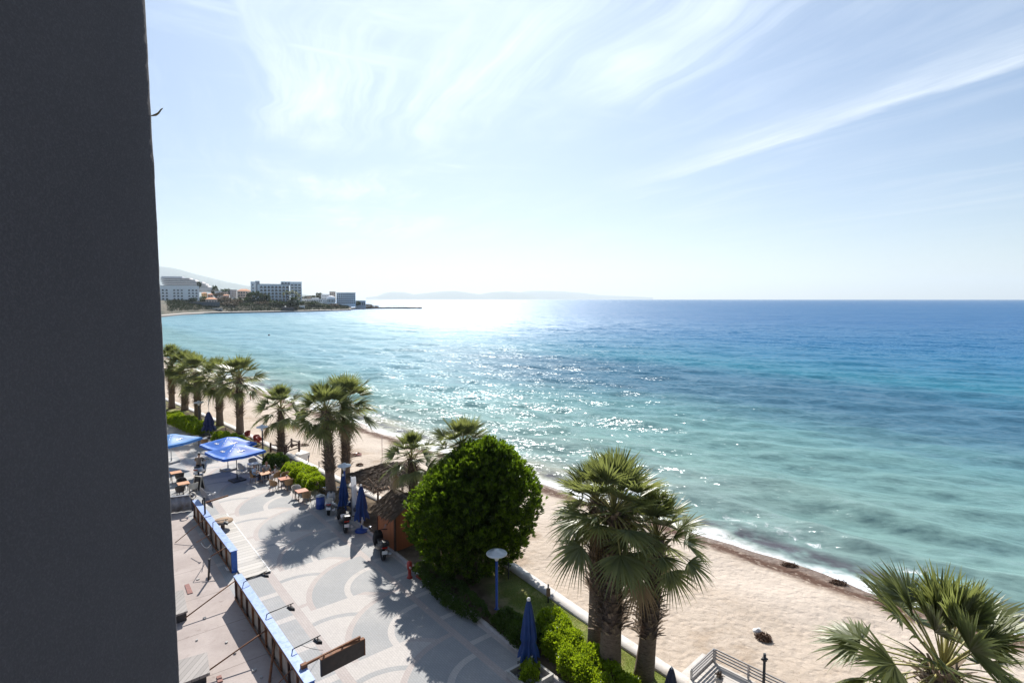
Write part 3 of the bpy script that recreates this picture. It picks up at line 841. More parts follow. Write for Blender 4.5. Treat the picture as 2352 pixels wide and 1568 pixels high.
def make_palm(label, base, hub, rad, trunk_r, crown_me, rz=0.0, boots=(0.28, 1.0), seed=0, group='fan palms along the beach', dens=1.0):
    """base, hub: world points; rad: crown radius"""
    rng = random.Random(seed)
    root = thing('fan_palm', label, 'palm tree', base, 0, group)
    v = hub - base; Ht = v.length
    mb = MB()
    pts = []; rs = []
    for k in range(15):
        t = k / 14
        p = v * t + Vector((0.05 * math.sin(t * 3 + seed), 0.05 * math.sin(t * 2.3 + seed * 2), 0)) * (1 - t)
        pts.append(p); rs.append(trunk_r * (1.12 - 0.30 * t + (0.14 * math.exp(-t * 14))) * rng.uniform(0.97, 1.04))
    mb.tube(pts, rs, 14); mb.build('trunk', M_trunk, root)
    # old leaf bases: short curved flaps in rings
    V = []; Fq = []
    z0, z1 = boots
    rows = int(Ht * (z1 - z0) / 0.11)
    for r in range(rows):
        t = z0 + (z1 - z0) * (r + 0.5) / rows
        ring = trunk_r * (1.12 - 0.30 * t)
        for q in range(int(9 * dens) + 1):
            a = q * 6.283 / (int(9 * dens) + 1) + r * 1.1 + rng.uniform(-.25, .25)
            tt = t + rng.uniform(-0.5, 0.5) / rows
            o = v * tt; ca, sa = math.cos(a), math.sin(a)
            L = rng.uniform(0.26, 0.54) * (trunk_r / 0.33); w = rng.uniform(0.09, 0.16) * (trunk_r / 0.33)
            out = rng.uniform(0.40, 1.15); b = len(V)
            for k, (f, wd) in enumerate(((0, 1.0), (0.5, 0.9), (1.0, 0.45))):
                rr = ring * 0.94 + L * out * f * (0.6 + 0.4 * f); z = L * (f - 0.35 * f * f * out) * 0.9 - 0.03
                c0 = Vector((ca * rr, sa * rr, z)) + o; sd_ = Vector((-sa, ca, 0)) * w * wd / 2
                V += [tuple(c0 - sd_), tuple(c0 + sd_)]
            Fq += [(b, b + 1, b + 3, b + 2), (b + 2, b + 3, b + 5, b + 4)]
    link_mesh('old_leaf_bases', np_mesh('old_leaf_bases', V, Fq), M_boot, root)
    c = bpy.data.objects.new('crown', crown_me); COL.objects.link(c); c.parent = root
    c.location = v - Vector((0, 0, 0.05)); sc = rad / 2.0; c.scale = (sc, sc, sc); c.rotation_euler = (rng.uniform(-.06, .06), rng.uniform(-.06, .06), rz)
    return root

def palm_px(label, bx, by, hx, hy, rpx, tr, ci, rz, seed, boots=(0.28, 1.0), dy=0.0, **kw):
    b = G(bx, by); h = atY(hx, hy, b.y + dy); h2 = h
    rad = rpx / FPX * h.y * 1.02
    return make_palm(label, b, h2, rad, tr, CROWNS[ci] if isinstance(ci, int) else ci, rz, boots, seed, **kw)

palm_px('tallest fan palm of the near clump with a dense drooping crown', 1403, 1552, 1410, 1175, 168, 0.38, 0, 0.3, 11, (0.28, 1.0), dens=1.3)
palm_px('leaning-free fan palm standing right of the tallest near palm', 1479, 1556, 1508, 1236, 142, 0.33, 1, 1.2, 12, (0.30, 1.0), dens=1.3)
palm_px('slimmer fan palm half hidden behind the tallest near palm', 1366, 1506, 1371, 1150, 122, 0.30, 2, 2.1, 13, (0.42, 1.0))
palm_px('fan palm crown with long open stalks in the lower right corner', 2150, 1960, 2166, 1534, 258, 0.36, CROWN_OPEN, 0.55, 14, (0.3, 1.0))
_b = Vector((-6.1, 34.0, 0)); 
make_palm('fan palm rising behind the thatched hut, left of the round tree', _b, atY(945, 1050, 34.0), 78 / FPX * 34, 0.30, CROWNS[1], 0.7, (0.1, 1.0), 15)
_b = Vector((-2.75, 31.2, 0))
make_palm('fan palm peeking over the top of the round tree', _b, atY(1063, 1028, 31.2), 92 / FPX * 31.2, 0.30, CROWNS[0], 2.2, (0.2, 1.0), 16)
palm_px('left palm of the close pair beside the clipped hedge', 762, 1135, 748, 944, 84, 0.33, 2, 0.2, 17, (0.26, 1.0))
palm_px('right palm of the close pair, its trunk behind the other', 795, 1112, 793, 928, 84, 0.33, 0, 1.9, 18, (0.20, 1.0))
palm_px('shorter fan palm by the wooden beach railing', 645, 1040, 645, 938, 68, 0.32, 1, 0.9, 19, (0.1, 1.0))
palm_px('front palm of the far row with the cleanest trunk', 550, 997, 550, 868, 64, 0.36, 0, 2.7, 20, (0.3, 1.0))
palm_px('second palm of the far row from the right', 505, 978, 503, 868, 60, 0.36, 2, 0.1, 21, (0.3, 1.0))
palm_px('middle palm of the far row behind the clipped hedge', 455, 968, 452, 858, 56, 0.36, 0, 1.5, 22, (0.3, 1.0))
palm_px('palm of the far row with dry brown leaf bases, second from the dark wall', 425, 942, 424, 844, 52, 0.38, 2, 0.6, 23, (0.1, 1.0))
palm_px('last palm of the far row, right against the dark wall edge', 396, 938, 392, 834, 52, 0.36, 1, 2.9, 24, (0.3, 1.0))

# ---- round evergreen tree
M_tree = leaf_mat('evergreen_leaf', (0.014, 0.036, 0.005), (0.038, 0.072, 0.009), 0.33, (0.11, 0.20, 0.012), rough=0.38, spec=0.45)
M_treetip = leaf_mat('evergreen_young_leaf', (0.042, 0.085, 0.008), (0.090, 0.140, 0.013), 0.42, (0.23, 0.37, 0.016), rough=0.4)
M_bark = pm('bark', (0.11, 0.085, 0.065), 0.95, 0.3, 8, 0.8)
def round_tree():
    base = Vector((-2.15, 29.4, 0)); root = thing('round_tree', 'round evergreen tree with a dense bright green crown behind the street lamp', 'tree', base)
    rng = np.random.default_rng(21)
    mb = MB(); mb.tube([(0, 0, -0.1), (0.05, 0, 1.2), (0.0, 0.1, 2.6), (0.05, 0.2, 4.5)], [0.22, 0.17, 0.15, 0.08], 10)
    for k in range(9):
        a = k * 2.4; z = 1.3 + 0.3 * k
        mb.tube([(0, 0.05, z), (0.9 * math.cos(a), 0.9 * math.sin(a), z + 0.9), (1.9 * math.cos(a), 1.9 * math.sin(a), z + 1.7)], [0.08, 0.055, 0.02], 6)
    mb.build('trunk', M_bark, root)
    C = np.array([0.0, 0.0, 3.85]); 
    n = 3000
    d = unit(rng.normal(size=(n, 3)))
    # egg outline, apex slightly right, lumpy
    th = np.arctan2(d[:, 1], d[:, 0]); z = d[:, 2]
    lump = np.zeros(n)
    for k in range(60):
        c = unit(rng.normal(size=3)); lump += 0.055 * np.exp(-((1 - d @ c) / 0.016))
    rad = np.stack([3.45 * np.ones(n), 3.3 * np.ones(n), np.where(z > 0, 3.55, 4.1)], 1)
    for k in range(16):
        c = unit(rng.normal(size=3)); lump += rng.uniform(-0.15, 0.10) * np.exp(-((1 - d @ c) / 0.06))
    shell = np.where(rng.random(n) < 0.66, rng.uniform(0.93, 1.06, n), rng.uniform(0.50, 0.90, n))
    P = C + d * rad * ((0.92 + lump) * shell)[:, None]
    hz = np.clip((P[:, 2] - C[2]) / 3.4, 0, 1)
    P[:, :2] = C[:2] + (P[:, :2] - C[:2]) * (1 - 0.46 * hz)[:, None]
    P[:, 0] += hz * 0.95
    P = P[P[:, 2] > 0.35]
    dd = unit(P - C)
    # branch tips: each carries a clump of upright leaf tufts, with dark gaps between the clumps
    A = unit(dd * 0.75 + np.array([0, 0, 0.95]) + rng.normal(0, 0.12, P.shape))
    sub = 5; per = 9
    Q = np.repeat(P, sub, 0) + rng.normal(0, 0.085, (len(P) * sub, 3)); QA = np.repeat(A, sub, 0)
    tt = rng.uniform(0, 0.34, len(Q)); Q = Q + QA * tt[:, None]
    PP = np.repeat(Q, per, 0) + rng.normal(0, 0.02, (len(Q) * per, 3))
    DD = np.repeat(QA, per, 0) + rng.normal(0, 0.33, (len(Q) * per, 3))
    L = rng.uniform(0.13, 0.27, len(PP)); Wd = L * rng.uniform(0.22, 0.34, len(PP))
    # older leaves deep in the crown close the view through it
    m_ = 9000; di = unit(rng.normal(size=(m_, 3))); Pi = C + di * np.array([3.1, 3.0, 3.1]) * rng.uniform(0.45, 0.84, m_)[:, None]
    hi = np.clip((Pi[:, 2] - C[2]) / 3.4, 0, 1); Pi[:, :2] = C[:2] + (Pi[:, :2] - C[:2]) * (1 - 0.46 * hi)[:, None]; Pi[:, 0] += hi * 0.95
    Pi = Pi[Pi[:, 2] > 0.6]; PP = np.concatenate([PP, Pi]); DD = np.concatenate([DD, rng.normal(0, 1, Pi.shape)]); Li = rng.uniform(0.30, 0.50, len(Pi)); L = np.concatenate([L, Li]); Wd = np.concatenate([Wd, Li * 0.5])
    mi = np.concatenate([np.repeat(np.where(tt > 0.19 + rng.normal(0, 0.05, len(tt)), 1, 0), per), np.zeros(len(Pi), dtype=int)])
    V, Fq = leaf_quads(PP, DD, L, Wd, rng, 0.05)
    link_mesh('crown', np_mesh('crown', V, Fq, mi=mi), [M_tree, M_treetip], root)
    return root
round_tree()

# ---- hedges and bushes
M_hedge = leaf_mat('hedge_leaf', (0.080, 0.140, 0.010), (0.190, 0.280, 0.016), 0.45, (0.42, 0.56, 0.018), rough=0.42)
M_hedge_dark = leaf_mat('dark_shaded_leaf', (0.030, 0.055, 0.012), (0.065, 0.110, 0.020), 0.35, (0.14, 0.24, 0.02), rough=0.5)  # dark leaf green; shade of hedge and ground cover is put into the colour
def hedge(name, label, cat, line, wds, h, leaf, dens, seed, m=M_hedge, group=None, z=0.08, up=0.8):
    """line: ground points; fills a rounded hedge body with leaf tufts"""
    rng = np.random.default_rng(seed)
    line = [Vector((p[0], p[1], 0)) for p in line]
    seg = [(line[i + 1] - line[i]).length for i in range(len(line) - 1)]; T = sum(seg)
    wf = wds if isinstance(wds, (list, tuple)) else [wds] * len(line)
    n = int(dens * T * (np.mean(wf) + 2 * h))
    t = rng.random(n) * T
    cum = np.concatenate([[0], np.cumsum(seg)])
    X = np.interp(t, cum, [p.x for p in line]); Y = np.interp(t, cum, [p.y for p in line]); Wt = np.interp(t, cum, wf)
    k = np.clip(np.searchsorted(cum, t) - 1, 0, len(seg) - 1)
    dirs = np.array([((line[i + 1] - line[i]).normalized())[:] for i in range(len(seg))])[k]
    side = np.stack([-dirs[:, 1], dirs[:, 0], np.zeros(n)], 1)
    u = rng.uniform(-1, 1, n); q = rng.uniform(0, 1, n)
    # superellipse section
    a = rng.uniform(0, math.pi, n)
    cs = np.sign(np.cos(a)) * np.abs(np.cos(a)) ** 0.55; sn = np.abs(np.sin(a)) ** 0.55
    sh = rng.uniform(0.80, 1.0, n)
    lump = 1 + 0.13 * np.sin(t * 2.6 + seed) * np.sin(t * 1.1 + 1) + 0.10 * np.sin(t * 5.3 + cs * 3)
    endf = np.clip(np.minimum(t, T - t) / 0.35, 0.25, 1) ** 0.5
    P = np.stack([X, Y, np.full(n, z)], 1) + side * (cs * Wt / 2 * sh * lump)[:, None] + np.array([0, 0, 1.0]) * (sn * h * sh * lump * endf)[:, None]
    o = unit(side * cs[:, None] + np.array([0, 0, 1.0]) * sn[:, None])
    A = unit(o + np.array([0, 0, up])); per = 6
    PP = np.repeat(P, per, 0) + rng.normal(0, leaf * 0.25, (n * per, 3)); DD = np.repeat(A, per, 0) + rng.normal(0, 0.55, (n * per, 3))
    L = rng.uniform(0.6, 1.15, len(PP)) * leaf
    V, Fq = leaf_quads(PP, DD, L, L * rng.uniform(0.38, 0.55, len(PP)), rng, 0.1)
    b = line[0]; V = V - np.array([b.x, b.y, 0])
    root = thing(name, label, cat, b, 0, group)
    link_mesh('foliage', np_mesh('foliage', V, Fq), m, root)
    mb = MB()
    for i in range(max(2, int(T / 0.6))):
        tt = (i + 0.5) / max(2, int(T / 0.6)) * T
        x = float(np.interp(tt, cum, [p.x for p in line])) - b.x; y = float(np.interp(tt, cum, [p.y for p in line])) - b.y
        mb.tube([(x, y, z - 0.12), (x + 0.05, y, z + h * 0.4), (x - 0.05, y + 0.05, z + h * 0.75)], [0.03, 0.022, 0.01], 5)
    mb.tube([(p.x - b.x, p.y - b.y, z - 0.05) for p in line], 0.03, 5)
    mb.build('stems', M_bark, root)
    return root
def wl(*sn): return [W(a, b) for a, b in sn]
hedge('hedge', 'long bright green hedge under the near palms beside the paving', 'hedge', [G(1262, 1436), G(1282, 1490), G(1335, 1545), G(1420, 1620), G(1520, 1720)], [1.1, 1.7, 1.7, 1.7, 1.7], 0.85, 0.13, 330, 1)
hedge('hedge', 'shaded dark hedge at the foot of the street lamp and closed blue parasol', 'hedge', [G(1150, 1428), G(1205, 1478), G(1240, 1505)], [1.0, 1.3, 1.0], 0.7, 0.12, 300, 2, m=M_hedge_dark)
hedge('hedge', 'bright green clipped hedge beside the empty terracotta table', 'hedge', [G(665, 1086), G(700, 1108), G(735, 1136)], [1.6, 1.9, 1.5], 1.0, 0.13, 300, 3)
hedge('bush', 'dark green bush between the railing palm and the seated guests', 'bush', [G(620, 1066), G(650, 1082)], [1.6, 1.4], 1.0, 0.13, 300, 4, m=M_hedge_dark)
hedge('hedge', 'long yellow green hedge running below the far row of palms', 'hedge', [G(386, 966), G(430, 982), G(470, 1002)], [1.9, 1.9, 1.6], 1.0, 0.17, 170, 5)
hedge('hedge', 'short hedge behind the two open blue parasols', 'hedge', [G(497, 1012), G(530, 1018), G(556, 1024)], [1.4, 1.5, 1.2], 0.8, 0.15, 170, 6)
hedge('bush', 'small green bush in a stone planter under the closed blue parasol', 'bush', [G(1196, 1556), G(1238, 1558)], [0.95, 0.9], 0.65, 0.10, 400, 7)
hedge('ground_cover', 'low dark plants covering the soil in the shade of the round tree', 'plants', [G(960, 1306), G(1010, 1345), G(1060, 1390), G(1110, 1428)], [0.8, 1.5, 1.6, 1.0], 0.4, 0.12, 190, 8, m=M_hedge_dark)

# ---- grass edge
def grass():
    rng = np.random.default_rng(8); n = 26000
    s = rng.uniform(6, 23.5, n); f = rng.random(n)
    nn = np.array([n_wall(a) for a in s]) - 0.38 - f * 1.7
    P = np.stack([DX * s + DY * nn, DY * s - DX * nn, np.full(n, 0.05)], 1)
    D = rng.normal(0, 0.35, (n, 3)); D[:, 2] = 1
    L = rng.uniform(0.05, 0.12, n)
    V, Fq = leaf_quads(P, D, L, L * 0.14, rng, 0.2)
    m = leaf_mat('grass_blade', (0.16, 0.20, 0.04), (0.32, 0.33, 0.10), 0.4, (0.30, 0.36, 0.06))
    tag(link_mesh('grass', np_mesh('grass', V, Fq), m), kind='stuff')
grass()
# ------------------------------------------------------------------ PROMENADE OBJECTS
M_blue = None
def fabric(name, col, tcol, tr=0.35, fade=None):
    m, t, b = new_mat(name)
    n = t.noise(coord(t), 2.2, 5, 0.6); f = t.noise(coord(t), 60.0, 2, 0.5)
    c = t.mix(t.smooth(n, 0.3, 0.75), col, fade or tuple(min(1, x * 1.3 + 0.01) for x in col))
    c = t.mix(t.math('MULTIPLY', f, 0.25), c, tuple(x * 0.6 for x in col))
    t.link(c, b.inputs['Base Color']); b.inputs['Roughness'].default_value = 0.55; b.inputs['Specular IOR Level'].default_value = 0.4
    tr_ = t.node('ShaderNodeBsdfTranslucent'); tr_.inputs[0].default_value = (*tcol, 1)
    mx = t.node('ShaderNodeMixShader'); mx.inputs[0].default_value = tr
    t.link(b.outputs[0], mx.inputs[1]); t.link(tr_.outputs[0], mx.inputs[2]); t.link(mx.outputs[0], t.n['Material Output'].inputs[0])
    return m
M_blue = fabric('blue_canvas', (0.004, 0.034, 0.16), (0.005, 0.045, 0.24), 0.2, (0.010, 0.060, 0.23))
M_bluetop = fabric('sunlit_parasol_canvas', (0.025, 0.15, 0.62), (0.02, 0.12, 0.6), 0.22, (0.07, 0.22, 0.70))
M_bluepale = fabric('sheen_blue_canvas', (0.05, 0.24, 0.62), (0.1, 0.3, 0.7), 0.35, (0.16, 0.38, 0.72))  # the canvas's pale sheen is put into its colour
M_navy = fabric('navy_canvas', (0.012, 0.020, 0.10), (0.01, 0.02, 0.12), 0.2, (0.03, 0.05, 0.16))
M_greynavy = fabric('grey_navy_canvas', (0.030, 0.038, 0.07), (0.02, 0.03, 0.06), 0.2, (0.06, 0.07, 0.11))
M_whitecloth = fabric('white_canvas', (0.62, 0.65, 0.70), (0.6, 0.62, 0.65), 0.3, (0.75, 0.76, 0.78))
M_metal = pm('galvanised_metal', (0.42, 0.43, 0.45), 0.4, 0.15, 8, metal=0.7)
M_dark = pm('dark_iron', (0.030, 0.030, 0.034), 0.5, 0.3, 10)
M_white = pm('white_paint', (0.72, 0.72, 0.70), 0.45, 0.06, 8, dirt=(0.5, 0.48, 0.44), dscale=3)
M_bluepaint = pm('blue_paint', (0.012, 0.055, 0.28), 0.35, 0.2, 8, dirt=(0.03, 0.06, 0.20), dscale=4)
M_lampdisc = pm('lamp_shade_enamel', (0.60, 0.64, 0.66), 0.3, 0.05, 4, dirt=(0.45, 0.47, 0.48), dscale=2)
M_wicker = pm('wicker', (0.33, 0.19, 0.085), 0.6, 0.3, 30, 0.6, 60)
M_wickerpale = pm('pale_wicker', (0.60, 0.55, 0.47), 0.6, 0.2, 30, 0.6, 60)
M_terr = pm('terracotta_table_top', (0.42, 0.135, 0.055), 0.4, 0.2, 6)
M_orange = pm('orange_table_top', (0.50, 0.24, 0.11), 0.45, 0.2, 6)
M_concrete = pm('cast_concrete', (0.40, 0.39, 0.37), 0.85, 0.15, 5, 0.4, dirt=(0.25, 0.24, 0.22))
M_black = pm('black_plastic', (0.012, 0.012, 0.014), 0.35, 0.3, 10)
M_tyre = pm('rubber', (0.015, 0.015, 0.016), 0.8, 0.2, 10)
M_chrome = pm('chrome', (0.6, 0.6, 0.62), 0.2, 0.05, 5, metal=1.0)
M_plate = pm('white_plate', (0.75, 0.75, 0.74), 0.4, 0.05, 5)
M_silver = pm('silver_paint', (0.40, 0.40, 0.41), 0.3, 0.1, 5, metal=0.4)
M_red = pm('red_lens', (0.35, 0.02, 0.012), 0.25, 0.1, 5)
M_redpaint = pm('red_paint', (0.36, 0.035, 0.022), 0.4, 0.25, 8, dirt=(0.22, 0.03, 0.02), dscale=6)
M_rust = pm('rusty_steel', (0.20, 0.085, 0.038), 0.8, 0.35, 12, 0.5, dirt=(0.09, 0.045, 0.025), dscale=6)
M_wood = pm('weathered_wood', (0.24, 0.16, 0.10), 0.85, 0.3, 6, 0.5, stretch=(1, 1, 6))
M_darkwood = pm('dark_wood', (0.060, 0.030, 0.020), 0.8, 0.3, 6, 0.4)

# ---- closed parasols
def closed_parasol(label, base, z_hem, z_top, r=0.30, mat=None, trim=None, basekind='disc', seed=0, group='closed parasols', cap=True, lean=0.0):
    mat = mat or M_blue
    root = thing('closed_parasol', label, 'parasol', base, 0, group); rng = random.Random(seed)
    n = 48; V = []; Fq = []; rows = 14; H = z_top - z_hem
    for i in range(rows):
        t = i / (rows - 1)
        z = z_hem + H * t
        rr = r * ((1 - t) ** 0.75 * 0.80 + 0.18) * (1 - 0.25 * math.exp(-((t - 0.22) / 0.06) ** 2))
        for k in range(n):
            a = 6.2832 * k / n
            fold = 1 + 0.32 * math.cos(8 * a + 0.6 * math.sin(t * 4 + seed)) * (1 - 0.6 * t) + 0.08 * math.sin(3 * a + seed)
            zz = z - (0.16 * H / 2 * (0.5 + 0.5 * math.cos(8 * a)) * (1 - t) ** 4 if True else 0)
            V.append((rr * fold * math.cos(a) + lean * t, rr * fold * math.sin(a), zz))
    for i in range(rows - 1):
        for k in range(n):
            k2 = (k + 1) % n; Fq.append((i * n + k, i * n + k2, (i + 1) * n + k2, (i + 1) * n + k))
    link_mesh('canopy', np_mesh('canopy', V, Fq, True), mat, root)
    mb = MB(); mb.tube([(0, 0, 0.05), (0, 0, z_top + 0.06)], 0.028, 8); mb.build('pole', M_white, root)
    if cap:
        mb = MB(); mb.lathe([(0.02, z_top - 0.03), (0.075, z_top), (0.08, z_top + 0.06), (0.05, z_top + 0.11), (0.01, z_top + 0.13)], 12, c=(lean, 0, 0)); mb.build('top_cap', M_white, root)
    if trim:
        for q in range(4):
            a = q * 1.57 + 0.5; w = 0.11; V = []
            for sgn in (-1, 0, 1):
                V.append((r * 0.86 * math.cos(a + sgn * w / r), r * 0.86 * math.sin(a + sgn * w / r), z_hem + 0.10))
            V.append((r * 0.80 * math.cos(a), r * 0.80 * math.sin(a), z_hem - 0.30 - 0.12 * (q % 2)))
            link_mesh('hem_flap', np_mesh('hem_flap', V, [(0, 1, 3), (1, 2, 3)]), trim, root)
    mb = MB()
    if basekind == 'disc':
        mb.lathe([(0.42, 0.0), (0.46, 0.03), (0.44, 0.09), (0.30, 0.15), (0.07, 0.20), (0.05, 0.42)], 20); mb.build('base', M_bluepaint, root)
    elif basekind == 'block':
        mb.box((0, 0, 0.09), (0.75, 0.75, 0.18)); o = mb.build('base', M_concrete, root); bevel_obj(o, 0.03)
    elif basekind == 'dark':
        mb.box((0, 0, 0.06), (0.9, 0.9, 0.12)); mb.tube([(0, 0, 0.1), (0, 0, 0.4)], 0.05, 8); o = mb.build('base', M_dark, root)
    return root
def cp(label, bx, by, ytop, yhem, **kw):
    b = G(bx, by); return closed_parasol(label, b, zat(b.y, yhem), zat(b.y, ytop), **kw)
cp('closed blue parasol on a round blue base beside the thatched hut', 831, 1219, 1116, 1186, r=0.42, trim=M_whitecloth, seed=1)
cp('closed blue parasol in front of the paired palms under the lamp', 790, 1182, 1092, 1160, r=0.36, seed=2, basekind='block')
cp('closed blue parasol with white hem flaps rising from the stone planter', 1214, 1540, 1378, 1500, r=0.36, trim=M_whitecloth, seed=3, basekind='dark')
cp('closed navy parasol beside the far hedge and palms', 481, 1004, 946, 985, r=0.62, mat=M_navy, seed=4, basekind='dark', cap=False)
cp('closed grey navy parasol at the bottom edge beside the beach deck', 1540, 1650, 1534, 1625, r=0.33, mat=M_greynavy, seed=5, basekind='dark', cap=False)
# tall white banner
def banner():
    b = G(808, 1192); root = thing('banner_flag', 'tall narrow white banner on a pole between the two closed blue parasols', 'banner', b)
    zt = zat(b.y, 1094); V = []; Fq = []
    for i in range(13):
        t = i / 12; z = 0.25 + (zt - 0.25) * t
        for j in range(5):
            u = j / 4; w = 0.40 - 0.10 * t
            V.append((0.03 + w * u, 0.05 * math.sin(u * 5 + t * 4), z))
    for i in range(12):
        for j in range(4): Fq.append((i * 5 + j, i * 5 + j + 1, (i + 1) * 5 + j + 1, (i + 1) * 5 + j))
    link_mesh('cloth', np_mesh('cloth', V, Fq, True), M_whitecloth, root)
    mb = MB(); mb.tube([(0, 0, 0), (0, 0, zt + 0.05)], 0.02, 8); mb.build('pole', M_metal, root)
    mb = MB(); mb.box((0, 0, 0.04), (0.5, 0.5, 0.08)); mb.build('base', M_concrete, root)
banner()

# ---- open square parasols
def open_parasol(label, base, center, side, rz, z_edge, z_peak, mat, basekind, group='open blue parasols'):
    """base: foot of the pole; center: middle of the canopy on the ground plane"""
    root = thing('open_parasol', label, 'parasol', base, rz, group)
    off = Matrix.Rotation(-rz, 3, 'Z') @ Vector((center.x - base.x, center.y - base.y, 0))
    h = side / 2; n = 12; V = []; Fq = []
    for i in range(n + 1):
        for j in range(n + 1):
            x = -h + side * i / n; y = -h + side * j / n
            d = max(abs(x), abs(y)) / h; e = min(abs(x), abs(y)) / h
            z = z_peak + (z_edge - z_peak) * d ** 1.0 - 0.10 * math.sin(d * math.pi) * (1 - (e / max(d, 1e-3))) - 0.09 * d ** 3 * (1 - e) 
            V.append((off.x + x, off.y + y, z))
    for i in range(n):
        for j in range(n):
            a = i * (n + 1) + j; Fq.append((a, a + n + 1, a + n + 2, a + 1))
    # hanging valance
    loop = [(i, 0) for i in range(n + 1)] + [(n, j) for j in range(1, n + 1)] + [(i, n) for i in range(n - 1, -1, -1)] + [(0, j) for j in range(n - 1, 0, -1)]
    b0 = len(V)
    for (i, j) in loop:
        v = V[i * (n + 1) + j]; dx, dy = v[0] - off.x, v[1] - off.y
        V.append((off.x + dx * 1.012, off.y + dy * 1.012, v[2] - 0.20 - 0.02 * ((i + j) % 2)))
    for k in range(len(loop)):
        k2 = (k + 1) % len(loop); a = loop[k]; c = loop[k2]
        Fq.append((a[0] * (n + 1) + a[1], c[0] * (n + 1) + c[1], b0 + k2, b0 + k))
    cano = link_mesh('canopy', np_mesh('canopy', V, Fq, False), mat, root)
    # white printed emblem on two of the panels: a wavy mark over a small bar
    def emb(cx, cy, ang, s):
        V = []; Fq = []
        pts = [(-0.30, 0.0, 0.10), (-0.14, 0.10, 0.13), (0.02, 0.02, 0.12), (0.17, 0.11, 0.12), (0.32, 0.04, 0.08)]
        ca, sa = math.cos(ang), math.sin(ang); b = len(V)
        for (u, v, w) in pts:
            for sg in (-1, 1):
                xx = cx + (u * ca - (v + sg * w / 2) * sa) * s; yy = cy + (u * sa + (v + sg * w / 2) * ca) * s
                d = max(abs(xx), abs(yy)) / h; e = min(abs(xx), abs(yy)) / h
                z = z_peak + (z_edge - z_peak) * d - 0.10 * math.sin(d * math.pi) * (1 - (e / max(d, 1e-3))) - 0.09 * d ** 3 * (1 - e)
                V.append((off.x + xx, off.y + yy, z + 0.035))
        for k in range(len(pts) - 1): Fq.append((b + 2 * k, b + 2 * k + 1, b + 2 * k + 3, b + 2 * k + 2))
        link_mesh('emblem', np_mesh('emblem', V, Fq), M_white, cano)
    for a in range(4):
        an = a * math.pi / 2; emb(0.62 * h * math.cos(an), 0.62 * h * math.sin(an), an + math.pi / 2, 1.0)
    for k in range(8):
        a = k * math.pi / 4; ln = h * (1.41 if k % 2 else 1.0) * 0.98
        mb = MB(); mb.tube([(off.x, off.y, z_peak - 0.05), (off.x + ln * math.cos(a), off.y + ln * math.sin(a), z_edge - 0.16 if k % 2 == 0 else z_edge - 0.05)], 0.014, 5); mb.build('rib', M_metal, root)
    mb = MB(); mb.tube([(0, 0, 0.1), (0, 0, 1.2), (off.x * 0.2, off.y * 0.2, 1.9), (off.x, off.y, z_peak - 0.03)], 0.035, 8); mb.build('pole', M_dark if basekind == 'dark' else M_metal, root)
    mb = MB()
    if basekind == 'dark':
        for q in range(4):
            sx, sy = (1 if q % 2 else -1), (1 if q // 2 else -1)
            mb.box((sx * 0.27, sy * 0.27, 0.06), (0.5, 0.5, 0.11 + 0.004 * q))
    else:
        mb.box((0, 0, 0.09), (1.0, 1.0, 0.18))
    mb.tube([(0, 0, 0.1), (0, 0, 0.45)], 0.06, 8)
    o = mb.build('base', M_dark if basekind == 'dark' else M_concrete, root); bevel_obj(o, 0.015)
    return root
def quad_center(pts, z):
    q = [G(x, y, z) for x, y in pts]; c = sum(q, Vector()) / 4
    return q, c
def op(label, pts, base, z_edge, z_peak, mat, bk):
    q, c = quad_center(pts, z_edge); s = sum(((q[(i + 1) % 4] - q[i]).length for i in range(4))) / 4
    e = q[1] - q[0]; e2 = q[2] - q[1]
    rz = math.atan2(e.y, e.x)
    return open_parasol(label, base, Vector((c.x, c.y, 0)), s, rz, z_edge, z_peak, mat, bk)
QC = [(475, 1037), (525, 1056), (610, 1032), (550, 1019)]
QB = [(460, 1022), (503, 1036), (590, 1013), (540, 1003)]
QA = [(330, 1017), (395, 1026), (447, 1003), (400, 994)]
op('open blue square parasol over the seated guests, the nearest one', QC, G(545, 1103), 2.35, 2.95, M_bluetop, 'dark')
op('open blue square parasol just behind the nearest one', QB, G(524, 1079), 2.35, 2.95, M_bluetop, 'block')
op('open blue parasol with a pale sheen in its colour, cut off by the dark wall', QA, G(394, 1062), 2.35, 2.9, M_bluepale, 'block')

# ---- street lamps
def lamp(label, base, zd, rad, pole_mat):
    root = thing('street_lamp', label, 'street lamp', base, 0, 'disc lamps along the promenade')
    mb = MB(); mb.tube([(0, 0, 0), (0, 0, 0.12), (0, 0, 0.13), (0, 0, zd - 0.35)], [0.12, 0.12, 0.062, 0.062], 12); mb.build('pole', pole_mat, root)
    mb = MB(); mb.lathe([(0.066, zd - 0.36), (0.10, zd - 0.30), (0.13, zd - 0.16), (0.12, zd - 0.04)], 16); mb.build('neck', M_white, root)
    mb = MB(); mb.lathe([(0.10, zd - 0.05), (rad, zd - 0.03), (rad * 1.01, zd), (rad * 0.96, zd + 0.03), (rad * 0.62, zd + 0.05), (rad * 0.58, zd + 0.085), (rad * 0.30, zd + 0.11), (rad * 0.24, zd + 0.19), (0.03, zd + 0.22)], 32)
    mb.build('lamp_shade', M_lampdisc, root)
    mb = MB(); mb.lathe([(0.16, zd - 0.055), (0.17, zd - 0.10), (0.13, zd - 0.17)], 16)
    return root
def lp(label, bx, by, yd, rad=0.5, pm_=None):
    b = G(bx, by); return lamp(label, b, zat(b.y, yd), rad, pm_ or M_bluepaint)
lp('blue street lamp with a white disc shade in front of the round tree', 1141, 1402, 1270)
lp('street lamp with a white disc shade above the closed blue parasol', 793, 1173, 1069, 0.47)
lp('dark street lamp with a disc shade behind the nearest open parasol', 605, 1066, 980, 0.5, M_dark)
